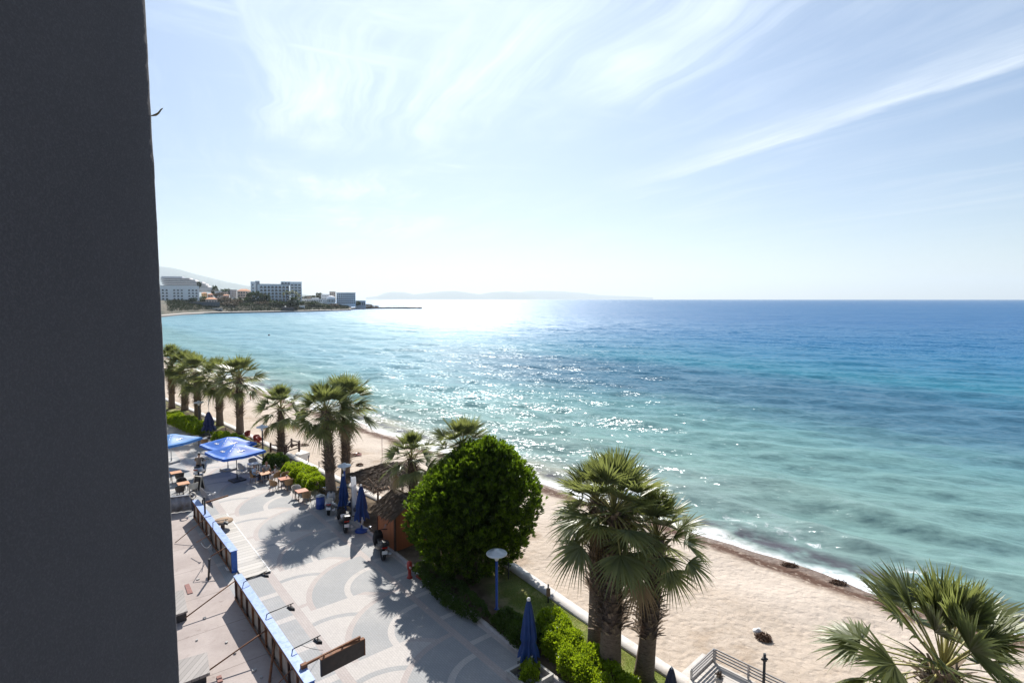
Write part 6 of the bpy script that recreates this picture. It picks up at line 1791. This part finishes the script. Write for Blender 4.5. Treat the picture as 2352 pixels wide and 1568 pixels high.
M_weed = leaf_mat('dry_weed', (0.055, 0.030, 0.022), (0.17, 0.10, 0.065), 0.1, (0.15, 0.08, 0.04), rough=0.8)
def weed_pile(label, p, rx, ry, h, n, seed, cat='seaweed'):
    rg = np.random.default_rng(seed); a = rg.uniform(0, 6.283, n); r = np.sqrt(rg.random(n))
    P = np.stack([rx * r * np.cos(a), ry * r * np.sin(a), h * (1 - r ** 2) * rg.uniform(0.3, 1, n)], 1)
    V, Fq = leaf_quads(P, rg.normal(0, 1, (n, 3)) + np.array([0, 0, 0.3]), rg.uniform(0.10, 0.26, n), rg.uniform(0.02, 0.05, n), rg, 0.3)
    o = link_mesh('seaweed_pile', np_mesh('seaweed_pile', V, Fq), M_weed); o.location = p; return tag(o, label, cat, 'piles of dry seaweed on the sand')
p = beach_pt(1753, 1465); weed_pile('round pile of brown seaweed beside the white bag on the sand', p, 0.34, 0.26, 0.22, 900, 1)
mb = MB(); mb.lathe([(0.05, 0.0), (0.2, 0.02), (0.24, 0.10), (0.15, 0.18), (0.05, 0.24), (0.08, 0.28)], 14, sx=1.2, sy=0.75); o = mb.build('plastic_bag', M_plate); o.location = beach_pt(1738, 1452); o.rotation_euler = (0.3, 0.2, 0.4); tag(o, 'white plastic bag lying beside the seaweed pile on the sand', 'bag')
p = beach_pt(1812, 1300); weed_pile('brown clump of wet seaweed at the foam edge, nearer the palm clump', p, 0.55, 0.22, 0.22, 700, 2)
p = beach_pt(1925, 1340); weed_pile('brown clump of wet seaweed at the foam edge, nearer the corner palm', p, 0.5, 0.25, 0.2, 600, 3)
p = beach_pt(700, 1022); weed_pile('small dark clump of weed on the sand beyond the wooden railing', p, 0.5, 0.3, 0.2, 300, 4)
p = beach_pt(826, 1068); weed_pile('small dark clump of weed on the sand above the thatched shelter', p, 0.35, 0.2, 0.2, 300, 5)
def stone():
    p = G(1425, 1608 - 40) if False else G(1432, 1606); rng = random.Random(2)
    mb = MB(); mb.lathe([(0.1, 0.0), (0.24, 0.05), (0.26, 0.14), (0.16, 0.22), (0.03, 0.25)], 10, sx=1.3, sy=0.8); o = mb.build('stone', M_wwall); o.location = p; o.location.z = 0.08; tag(o, 'pale stone lying in the grass beside the near hedge', 'stone')
stone()
def planter():
    c = (G(1196, 1556) + G(1238, 1558)) / 2; root = thing('stone_planter', 'low stone planter holding the small bush under the closed parasol', 'planter', c, PANG)
    mb = MB(); w = 0.62
    for (x, y, lx, ly) in ((w, 0, 0.1, 2 * w + 0.1), (-w, 0, 0.1, 2 * w + 0.1), (0, w, 2 * w - 0.104, 0.1), (0, -w, 2 * w - 0.104, 0.1)): mb.box((x, y, 0.13), (lx, ly, 0.26))
    mb.build('rim', M_concrete, root)
planter()
# ------------------------------------------------------------------ HEADLAND WITH ITS BUILDINGS
def headland():
    # waterline pixels (z = -2) from the small beach to the end of the quay, then the low spit
    wl_ = [(250, 735), (330, 731), (380, 727.5), (420, 723.5), (470, 721), (540, 719.3), (620, 718), (700, 716.2), (770, 714.2), (806, 713.0)]
    V = []; rows = [(0, -2.6), (0.01, -0.5), (14, -0.4), (18, 0.6), (34, 5.0), (60, 9.0), (110, 13.0), (220, 14.0), (420, 10.0), (700, -4.0)]
    cols = []
    for i in range(len(wl_) - 1):
        for k in range(6): cols.append((wl_[i][0] + (wl_[i + 1][0] - wl_[i][0]) * k / 6, wl_[i][1] + (wl_[i + 1][1] - wl_[i][1]) * k / 6))
    cols.append(wl_[-1])
    rng = random.Random(4)
    for (x, y) in cols:
        p = G(x, y, SEA_Z); f = np.interp(x, [250, 600, 700, 760, 806], [1.0, 1.0, 0.80, 0.55, 0.25]); be = np.interp(x, [250, 420, 470], [1, 1, 0])
        d = Vector((p.x, p.y, 0)).normalized()
        for j, (r, z) in enumerate(rows):
            q = p + d * r
            zz = z * f if z > 0 else z
            if be > 0 and j in (1, 2): zz = zz * (1 - be) + (-1.9 if j == 1 else -0.6) * be
            if j == 1 and be > 0: q = p + d * 2
            V.append((q.x, q.y, zz + (rng.uniform(-0.5, 0.5) if j > 3 else 0)))
    c = len(rows); Fq = [(i * c + j, (i + 1) * c + j, (i + 1) * c + j + 1, i * c + j + 1) for i in range(len(cols) - 1) for j in range(c - 1)]
    m, t, b = new_mat('headland_ground'); p = wpos(t); n = t.noise(p, 0.06, 6, 0.65); z = t.sep(p)[2]
    cc = t.mix(t.smooth(n, 0.4, 0.6), (0.035, 0.042, 0.026), (0.10, 0.085, 0.06))
    cc = t.mix(t.smooth(z, 0.2, -0.2), cc, (0.42, 0.39, 0.36)); cc = t.mix(t.smooth(z, -0.7, -1.0), cc, (0.06, 0.055, 0.05))
    t.link(cc, b.inputs['Base Color']); b.inputs['Roughness'].default_value = 0.95
    tag(link_mesh('headland', np_mesh('headland', V, Fq), m), kind='structure')
    # low rocky spit running out to the right
    pts = [(720, 711.5, 14), (780, 710.6, 12), (830, 709.6, 9), (870, 709.0, 6), (910, 708.8, 4), (950, 709.0, 2.5), (972, 709.3, 1)]
    V = []; Fq = []
    for i in range(len(pts) - 1):
        for k in range(8):
            f = k / 8; x = pts[i][0] * (1 - f) + pts[i + 1][0] * f; y = pts[i][1] * (1 - f) + pts[i + 1][1] * f; w = pts[i][2] * (1 - f) + pts[i + 1][2] * f
            q = G(x, y, SEA_Z); d = Vector((q.x, q.y, 0)).normalized()
            for (r, z) in ((0, -2.6), (1.0, -0.1 + rng.uniform(-.5, .5)), (w, 0.5 + rng.uniform(-.5, .5)), (w * 3, 0.2), (w * 6, -2.6)): v = q + d * r; V.append((v.x, v.y, z))
    n = len(V) // 5; Fq = [(i * 5 + j, (i + 1) * 5 + j, (i + 1) * 5 + j + 1, i * 5 + j + 1) for i in range(n - 1) for j in range(4)]
    tag(link_mesh('spit', np_mesh('spit', V, Fq), pm('spit_rock', (0.055, 0.046, 0.042), 0.95, 0.3, 0.3, world=True)), kind='structure')
    # scrub covering the slope
    rg = np.random.default_rng(9); n = 8000; xs = rg.uniform(385, 800, n); ys = np.interp(xs, [p[0] for p in wl_], [p[1] for p in wl_]); rr = np.where(xs < 520, rg.uniform(26, 120, n), rg.uniform(17, 120, n))
    P = np.zeros((n, 3))
    for i in range(n):
        q = G(xs[i], ys[i], SEA_Z); d = Vector((q.x, q.y, 0)).normalized(); q = q + d * rr[i]
        zz = np.interp(rr[i], [r for r, z in rows], [z for r, z in rows]); f = np.interp(xs[i], [250, 600, 700, 760, 806], [1.0, 1.0, 0.80, 0.55, 0.25]); P[i] = (q.x, q.y, zz * f if zz > 0 else zz)
    per = 7; PP = np.repeat(P, per, 0) + rg.normal(0, 0.8, (n * per, 3)) * np.array([1, 1, 0.5]); D = rg.normal(0, 0.6, (n * per, 3)) + np.array([0, 0, 0.6])
    L = rg.uniform(0.6, 1.8, n * per)
    V, Fq = leaf_quads(PP, D, L, L * 0.55, rg, 0.1)
    tag(link_mesh('scrub', np_mesh('scrub', V, Fq), leaf_mat('scrub_leaf', (0.020, 0.030, 0.016), (0.060, 0.066, 0.035), 0.15, (0.06, 0.08, 0.03), rough=0.8)), kind='stuff')
headland()
M_bw = pm('white_render', (0.88, 0.89, 0.90), 0.8, 0.06, 0.4, dirt=(0.80, 0.80, 0.82), dscale=0.15)
M_bb = pm('pale_blue_render', (0.76, 0.83, 0.88), 0.8, 0.06, 0.4)
M_bc = pm('cream_render', (0.72, 0.58, 0.48), 0.8, 0.08, 0.4); M_bo = pm('ochre_render', (0.66, 0.42, 0.20), 0.8, 0.1, 0.4)
M_bg = pm('grey_render', (0.46, 0.49, 0.53), 0.8, 0.08, 0.4); M_bp = pm('pink_render', (0.74, 0.52, 0.44), 0.8, 0.1, 0.4)
M_glass = pm('window_glass', (0.030, 0.045, 0.075), 0.15, 0.2, 0.5, spec=0.7)
M_glassg = pm('green_glass', (0.03, 0.10, 0.085), 0.2, 0.2, 0.5)
M_tile = pm('roof_tiles', (0.55, 0.24, 0.12), 0.85, 0.2, 1.5); M_roofd = pm('dark_roof', (0.085, 0.085, 0.095), 0.8, 0.2, 0.6)
def arch_poly(w, h):
    r = w / 2; pts = [(-r, 0), (r, 0)]
    if h > r: pts += [(r * math.cos(a), h - r + r * math.sin(a)) for a in np.linspace(0, math.pi, 7)]
    else: pts += [(r, h), (-r, h)]
    return pts
def bld(name, label, x0, x1, ytop, ybase, Y, depth, m, cols=0, rows=0, arch=True, wfrac=0.55, hfrac=0.62, margins=(0.04, 0.04, 0.06, 0.08), roof=None, yaw=0.0, wm=None, skip=(), group=None, balcony=False, sink=4.0):
    """block whose front fills the given picture box at distance Y; the front faces the bay"""
    A = atY(x0, ybase, Y); B = atY(x1, ybase, Y); top = atY((x0 + x1) / 2, ytop, Y).z
    c = (A + B) / 2; ang = math.atan2(-c.x, c.y)   # face turned to the bay
    root = thing(name, label, 'building' if name != 'house' else 'house', Vector((c.x, c.y, A.z)), ang + yaw, group)
    Wd = (B - A).length * math.cos(0.0); Wd = (B.x - A.x) * math.cos(ang) ; H = top - A.z
    mb = MB(); mb.box((0, depth / 2, H / 2 - sink / 2), (Wd, depth, H + sink)); mb.build('wall', m, root)
    ml, mr, mbm, mt = margins; iw = Wd * (1 - ml - mr); ih = H * (1 - mbm - mt)
    for r in range(rows):
        for k in range(cols):
            if (r, k) in skip: continue
            cw = iw / cols; chh = ih / rows; x = -Wd / 2 + Wd * ml + cw * (k + 0.5); z = H * mbm + chh * (r + (1 - hfrac) / 2)
            poly = arch_poly(cw * wfrac, chh * hfrac) if arch else [(-cw * wfrac / 2, 0), (cw * wfrac / 2, 0), (cw * wfrac / 2, chh * hfrac), (-cw * wfrac / 2, chh * hfrac)]
            n = len(poly); mb = MB()
            mb.add([(x + p[0], -0.12, z + p[1]) for p in poly] + [(x + p[0], 0.05, z + p[1]) for p in poly], [tuple(range(n))[::-1]] + [(i, (i + 1) % n, n + (i + 1) % n, n + i) for i in range(n)])
            mb.build('window', wm or M_glass, root)
        if balcony:
            mb = MB(); mb.box((0, -0.6, H * mbm + chh * r + chh * 0.06), (iw, 1.2, chh * 0.12)); mb.build('balcony', m, root)
    if roof == 'flat':
        mb = MB(); mb.box((0, depth / 2, H + 0.25), (Wd + 0.8, depth + 0.8, 0.5)); mb.build('roof', M_roofd if m is not M_bw else m, root)
    elif roof == 'hip':
        e = 0.6; hh = Wd * 0.16
        mb = MB(); mb.add([(-Wd / 2 - e, -e, H), (Wd / 2 + e, -e, H), (Wd / 2 + e, depth + e, H), (-Wd / 2 - e, depth + e, H), (-Wd * 0.2, depth / 2, H + hh), (Wd * 0.2, depth / 2, H + hh)], [(0, 1, 5, 4), (1, 2, 5), (2, 3, 4, 5), (3, 0, 4), (0, 3, 2, 1)]); mb.build('roof', M_tile, root)
    elif roof == 'dome':
        mb = MB(); rr = min(Wd, depth) / 2; mb.lathe([(rr, H)] + [(rr * math.cos(a), H + rr * 0.55 * math.sin(a)) for a in np.linspace(0.1, 1.5, 7)], 18, c=(0, depth / 2, 0)); mb.build('dome', M_bw, root)
    return root, Wd, H
# left white hotel: two blocks and a rear stepped terrace hotel
bld('hotel', 'white hotel with small arched windows at the dark wall edge', 352, 459.5, 657, 695, 690, 26, M_bw, 12, 4, True, 0.58, 0.56, (0.02, 0.02, 0.14, 0.16), 'flat', skip={(r, 4) for r in range(4)} | {(r, 8) for r in range(4)})
def stepped():
    Y = 800; A = atY(372, 660, Y); c = A; root = thing('hotel', 'long stepped hotel of pale horizontal terraces above the white hotel', 'building', Vector((c.x, c.y, 0)), math.atan2(-c.x, c.y) * 0.6)
    steps = [(372, 428, 637.5, 641.0), (374, 440, 641.5, 645.5), (377, 455, 646.0, 650.0), (380, 463, 650.5, 654.5), (384, 468, 655.0, 659.0), (380, 480, 659.5, 668)]
    rz = root.rotation_euler[2]
    for i, (x0, x1, y0, y1) in enumerate(steps):
        a = atY(x0, y1, Y); b_ = atY(x1, y1, Y); zt = atY(x0, y0, Y).z; zb = a.z
        cx = Matrix.Rotation(-rz, 3, 'Z') @ ((a + b_) / 2 - Vector((c.x, c.y, 0))); w = (b_.x - a.x) / math.cos(rz)
        mb = MB(); mb.box((cx.x, 12 - i * 1.6, (zt + zb) / 2 + 0.25), (w, 24, (zt - zb) - 0.9)); mb.build('terrace', pm('pinkish_white_render', (0.88, 0.83, 0.81), 0.8, 0.05, 0.4) if i == 0 else bpy.data.materials['pinkish_white_render'], root)
        mb = MB(); mb.box((cx.x, 13.5 - i * 1.6, zb - 0.55), (w - 1.0, 22, 0.8 + 0.5)); mb.build('window_band', M_glass, root)
    a = atY(370, 636.5, Y); b_ = atY(412, 636.5, Y); cx = Matrix.Rotation(-rz, 3, 'Z') @ ((a + b_) / 2 - Vector((c.x, c.y, 0)))
    mb = MB(); mb.box((cx.x, 14, a.z + 0.2), ((b_.x - a.x), 16, 2.6)); mb.build('roof_house', M_bg, root)
    mb = MB(); mb.box((0 + 14, 13, atY(372, 668, Y).z / 2 - 4), (56, 20, atY(372, 668, Y).z + 8)); mb.build('base', bpy.data.materials['pinkish_white_render'], root)
stepped()
bld('restaurant', 'low dark glass restaurant in front of the white hotel', 404, 506, 694, 707, 668, 16, pm('dark_glass_wall', (0.045, 0.065, 0.10), 0.3, 0.3, 0.4), 14, 1, False, 0.75, 0.55, (0.02, 0.02, 0.2, 0.15), 'flat')
bld('kiosk', 'pale blue kiosk by the small beach', 407, 440, 709, 718, 656, 8, M_bb, 4, 1, False, 0.6, 0.5, roof='flat')
bld('quay_arcade', 'low quay arcade with dark openings along the water', 448, 512, 707.5, 716, 662, 6, pm('quay_stone', (0.42, 0.40, 0.38), 0.85, 0.15, 0.5), 7, 1, True, 0.6, 0.75, (0.02, 0.02, 0.05, 0.15))
# central hotel
bld('hotel', 'large pale blue hotel with rows of arched balconies in the middle of the headland', 593, 666, 653.0, 694, 800, 22, M_bb, 8, 5, True, 0.70, 0.74, (0.06, 0.01, 0.05, 0.07), 'flat')
bld('hotel_tower', 'narrow stair tower at the left end of the arched hotel', 577, 587, 646.5, 692, 797, 18, M_bb, 1, 5, False, 0.3, 0.4, roof=None)
bld('hotel_tower', 'grey service tower beside the arches of the hotel', 587.5, 598, 645.0, 692, 801, 20, M_bg, 1, 1, False, 0.1, 0.2, roof=None)
bld('hotel_wing', 'right wing of the arched hotel with long balconies and a hipped roof', 667, 694, 648.0, 692, 796, 24, M_bw, 3, 6, False, 0.75, 0.5, roof='flat', balcony=True)
bld('roof_pavilion', 'small roof pavilion on the arched hotel', 645, 668, 646.5, 653.5, 812, 10, M_bb, 3, 1, True, 0.5, 0.5, roof=None, sink=1.0)
bld('house', 'terracotta roofed house with arches left of the stair tower', 545, 577, 668, 682, 815, 18, M_bc, 5, 2, True, 0.6, 0.6, roof='hip')
bld('house', 'pale grey house on the ridge between trees', 528, 544, 666, 682, 830, 14, M_bg, 4, 3, False, 0.4, 0.4, roof='flat')
bld('house', 'cream house with a tiled roof low above the quay', 472, 500, 687, 697, 705, 16, M_bc, 4, 1, False, 0.4, 0.5, roof='hip')
bld('house', 'ochre house beside the white hotel', 463, 476, 673, 684, 740, 12, M_bo, 3, 2, False, 0.4, 0.4, roof='hip')
bld('house', 'pink house with a tiled roof on the slope', 477, 490, 676, 688, 748, 10, M_bp, 2, 2, False, 0.35, 0.4, roof='hip')
bld('house', 'small white house under the trees of the ridge', 494, 510, 669, 681, 800, 12, M_bw, 4, 3, False, 0.4, 0.45, roof='flat')
bld('house', 'small grey house right of the pink house', 511, 525, 671, 682, 806, 12, M_bc, 3, 2, False, 0.4, 0.45, roof='flat')
for x0, x1, yt, yb, Y, m, c_, r_, rf, lab in (
    (500, 512, 681, 689, 755, M_bw, 3, 2, 'flat', 'small white cube house low on the slope left of the bare trees'),
    (513, 527, 678, 687, 770, M_bp, 3, 2, 'hip', 'rose coloured house with a tiled roof above the bare trees'),
    (530, 541, 684, 691, 760, M_bw, 3, 1, 'flat', 'white single storey house under the pale grey house'),
    (484, 494, 663, 672, 850, M_bc, 3, 2, 'hip', 'cream house on the skyline left of the ridge pine'),
    (548, 562, 684, 691, 775, M_bc, 4, 1, 'flat', 'long cream annexe below the terracotta roofed house'),
    (701, 714, 681, 688, 900, M_bc, 4, 2, 'flat', 'cream house on the skyline next to the hotel wing'),
    (716, 733, 684, 690, 880, M_bb, 5, 1, 'flat', 'pale blue pavilion left of the domed hall'),
    (616, 640, 695, 700, 775, M_bw, 6, 1, 'flat', 'white pool bar at the foot of the arched hotel'),
    (742, 752, 688, 697, 862, M_bw, 3, 2, 'flat', 'white house touching the left side of the domed hall')):
    bld('house', lab, x0, x1, yt, yb, Y, 11, m, c_, r_, False, 0.45, 0.45, roof=rf)
bld('terrace_building', 'long low white terrace building right of the arched hotel', 690, 742, 687, 694, 850, 18, M_bw, 12, 1, False, 0.6, 0.5, roof='flat')
bld('domed_hall', 'white hall with a pale dome beside the grid fronted block', 751, 770, 684, 697, 870, 24, M_bb, 5, 1, True, 0.5, 0.6, roof='dome')
bld('house', 'pale stepped house behind the domed hall', 738, 758, 676, 689, 905, 14, M_bw, 5, 2, False, 0.45, 0.4, roof='flat')
bld('house', 'tall narrow house directly left of the grid fronted block', 757, 771, 670, 689, 915, 12, M_bc, 3, 3, False, 0.4, 0.4, roof='flat')
bld('office_block', 'grey block with a square window grid near the tip of the headland', 773, 817, 672.5, 699, 900, 22, M_bb, 9, 5, False, 0.68, 0.66, (0.02, 0.02, 0.04, 0.05), 'flat')
bld('beach_house', 'low dark house at the foot of the spit', 816, 840, 691, 704, 930, 14, M_bg, 5, 1, False, 0.6, 0.55, roof='flat')
bld('boat_house', 'small white boat house on the quay with an awning', 688, 700, 702.5, 711, 760, 7, M_bw, 2, 1, False, 0.4, 0.5, roof='flat')
bld('beach_bar', 'low dark beach bar with a pale flat roof on the quay', 648, 676, 706.5, 713.5, 728, 8, pm('bar_boards', (0.10, 0.075, 0.06), 0.9, 0.3, 0.6), 6, 1, False, 0.6, 0.6, roof='flat')
# trees of the headland
M_ftree = leaf_mat('distant_foliage', (0.018, 0.032, 0.014), (0.050, 0.070, 0.028), 0.2, (0.06, 0.10, 0.02), rough=0.7)
M_fdry = leaf_mat('distant_dry_foliage', (0.07, 0.055, 0.04), (0.16, 0.125, 0.09), 0.2, (0.12, 0.09, 0.05), rough=0.8)
def far_tree_mesh(seed, shape):
    rg = np.random.default_rng(seed); n = 520; d = unit(rg.normal(size=(n, 3))); lump = np.ones(n)
    for k in range(9):
        c = unit(rg.normal(size=3)); lump += 0.28 * np.exp(-(1 - d @ c) / 0.10)
    rr = rg.uniform(0.55, 1.0, n)
    P = d * (rr * lump)[:, None] * np.array(shape) * 0.78; P[:, 2] += shape[2]
    V, Fq = leaf_quads(P, d + rg.normal(0, 0.7, (n, 3)), rg.uniform(0.18, 0.36, n), rg.uniform(0.12, 0.22, n), rg, 0.1)
    return np_mesh('crown', V, Fq)
FT = [far_tree_mesh(s, sh) for s, sh in ((1, (1, 1, 0.8)), (2, (1.1, 1.0, 0.62)), (3, (0.7, 0.7, 1.1)), (4, (1.2, 1, 0.7)))]
for me in FT: me.materials.append(M_ftree)
FTD = [m_.copy() for m_ in FT[:2]]
for me in FTD: me.materials.clear(); me.materials.append(M_fdry)
TRK = MB(); TRK.tube([(0, 0, -0.4), (0.02, 0, 0.5), (0, 0.02, 1.0)], [0.09, 0.07, 0.04], 6); TRK = TRK.mesh('trunk'); TRK.materials.append(M_bark)
def far_tree(x, ytop, ybase, Y, wpx, k, label, dry=False, group='trees on the headland'):
    b_ = atY(x, ybase, Y); top = atY(x, ytop, Y).z; h = top - b_.z; w = wpx / FPX * Y
    root = thing('far_tree', label, 'tree', b_, 0, group)
    me = (FTD if dry else FT)[k % (2 if dry else 4)]
    c = bpy.data.objects.new('crown', me); COL.objects.link(c); c.parent = root; c.scale = (w / 1.35, w / 1.35, h / 1.5); c.location = (0, 0, h * 0.06); c.rotation_euler = (0, 0, k * 1.3)
    t_ = bpy.data.objects.new('trunk', TRK); COL.objects.link(t_); t_.parent = root; t_.scale = (h * 0.5, h * 0.5, h * 0.6)
for i, (x, yt, yb, Y, w, dry, lab) in enumerate((
    (585, 672, 707, 770, 30, 0, 'biggest dark tree in front of the stair tower'), (563, 681, 706, 755, 28, 0, 'broad dark tree below the terracotta roofed house'),
    (610, 684, 705, 765, 24, 0, 'dark tree below the left arches of the hotel'), (600, 690, 708, 740, 22, 1, 'brownish shrubby tree on the quay bank below the hotel'),
    (632, 692, 708, 745, 26, 0, 'round dark tree below the middle of the arched hotel'), (655, 691, 708, 748, 26, 0, 'dark tree right of the round tree below the hotel'),
    (675, 690, 708, 752, 26, 0, 'dark tree below the hotel wing'), (700, 692, 706, 790, 26, 0, 'dark tree beside the boat house roof'),
    (722, 693, 707, 800, 24, 0, 'dark tree left of the domed hall'), (742, 697, 709, 820, 24, 0, 'low dark tree below the domed hall'), (764, 698, 710, 835, 24, 1, 'brownish low tree below the grid fronted block'),
    (540, 684, 706, 735, 30, 1, 'bare brownish tree on the slope above the quay'), (515, 683, 703, 725, 30, 1, 'bare brownish tree above the quay arcade'), (527, 690, 708, 700, 24, 1, 'low bare tree beside the quay steps'),
    (495, 664, 682, 815, 14, 0, 'tall pine standing up from the ridge'), (518, 663, 680, 835, 16, 0, 'tree on the ridge left of the pale grey house'), (505, 673, 684, 790, 18, 1, 'brownish tree beside the small white house'),
    (444, 682, 694, 684, 9, 0, 'small dark tree in front of the white hotel'), (458, 651, 660, 780, 9, 0, 'dark tree behind the roof of the white hotel'), (466, 680, 697, 715, 12, 0, 'dark tree at the right end of the white hotel'),
    (705, 680, 689, 905, 18, 0, 'small tree on the skyline right of the hotel wing'), (722, 677, 688, 912, 22, 0, 'wider tree on the skyline right of the hotel wing'), (734, 677, 688, 915, 14, 0, 'tree on the skyline left of the stepped house'),
    (390, 700, 716, 645, 26, 0, 'green shrub at the back of the small beach'), (572, 698, 711, 722, 26, 0, 'low dark bush on the quay below the broad tree'), (820, 690, 702, 920, 12, 0, 'dark tree beside the beach house'), (846, 699, 707, 960, 16, 1, 'low scrub at the start of the spit'),
    (858, 701, 708.5, 985, 14, 1, 'dark scrub on the spit'))):
    far_tree(x, yt, yb, Y, w, i, lab, bool(dry))
# tall palms in front of the hotel wing
for i, (x, yt, yb) in enumerate(((651, 672, 699), (658, 668, 699), (665, 670, 700), (672, 667, 700), (680, 670, 700), (686, 676, 700))):
    Y = 775; b_ = atY(x, yb, Y); h_ = atY(x, yt + 3, Y)
    root = thing('tall_palm', ('leftmost', 'second from left', 'third from left', 'third from right', 'second from right', 'rightmost')[i] + ' of the six tall palms before the arched hotel', 'palm tree', b_, 0, 'tall palms in front of the hotel')
    c = bpy.data.objects.new('crown', CROWNS[i % 3]); COL.objects.link(c); c.parent = root; c.location = h_ - b_; c.scale = (1.45, 1.45, 1.45); c.rotation_euler = (0, 0, i)
    mb = MB(); mb.tube([(0, 0, -1), tuple(h_ - b_)], [0.38, 0.26], 6); mb.build('trunk', M_trunk, root)
# thatched parasols out on the spit
PAR = []
for i in range(7):
    b_ = atY(899 + i * 5.6, 707.2, 1002); b_.z = 0.1
    root = thing('beach_parasol', 'small dark thatched parasol in the row on the spit', 'parasol', b_, 0, 'thatched parasols on the spit')
    if not PAR:
        a = MB(); a.lathe([(1.7, 2.2), (1.75, 2.25), (0.9, 2.75), (0.05, 3.1)], 12); a = a.mesh('canopy'); a.materials.append(M_roofd)
        c_ = MB(); c_.tube([(0, 0, 0), (0, 0, 2.3)], 0.09, 6); c_ = c_.mesh('pole'); c_.materials.append(M_darkwood); PAR = [a, c_]
    for me in PAR:
        o = bpy.data.objects.new(me.name, me); COL.objects.link(o); o.parent = root
for i, (x, w) in enumerate(((655, 6), (792, 7), (800, 6), (807, 6), (784, 6))):
    Yb = 735 if i == 0 else 905; b_ = atY(x, 708 if i == 0 else 706.5, Yb)
    root = thing('beach_parasol', ('white parasol on the roof of the beach bar' if i == 0 else 'white parasol on the shore below the grid fronted block'), 'parasol', b_, 0, 'white parasols on the far shore')
    mb = MB(); mb.lathe([(1.9, 2.0), (1.95, 2.05), (0.9, 2.7), (0.05, 2.95)], 10); mb.build('canopy', M_white, root)
    mb = MB(); mb.tube([(0, 0, -1), (0, 0, 2.1)], 0.08, 6); mb.build('pole', M_metal, root)
# a buoy in the bay
p = G(618, 771, SEA_Z); root = thing('buoy', 'small dark buoy floating in the calm bay', 'buoy', p)
mb = MB(); mb.lathe([(0.1, -0.2), (0.45, 0.0), (0.5, 0.3), (0.3, 0.55), (0.08, 0.65)], 12); mb.build('float', M_dark, root)
mb = MB(); mb.tube([(0, 0, 0.6), (0, 0, 1.0)], 0.05, 6); mb.build('stem', M_dark, root)
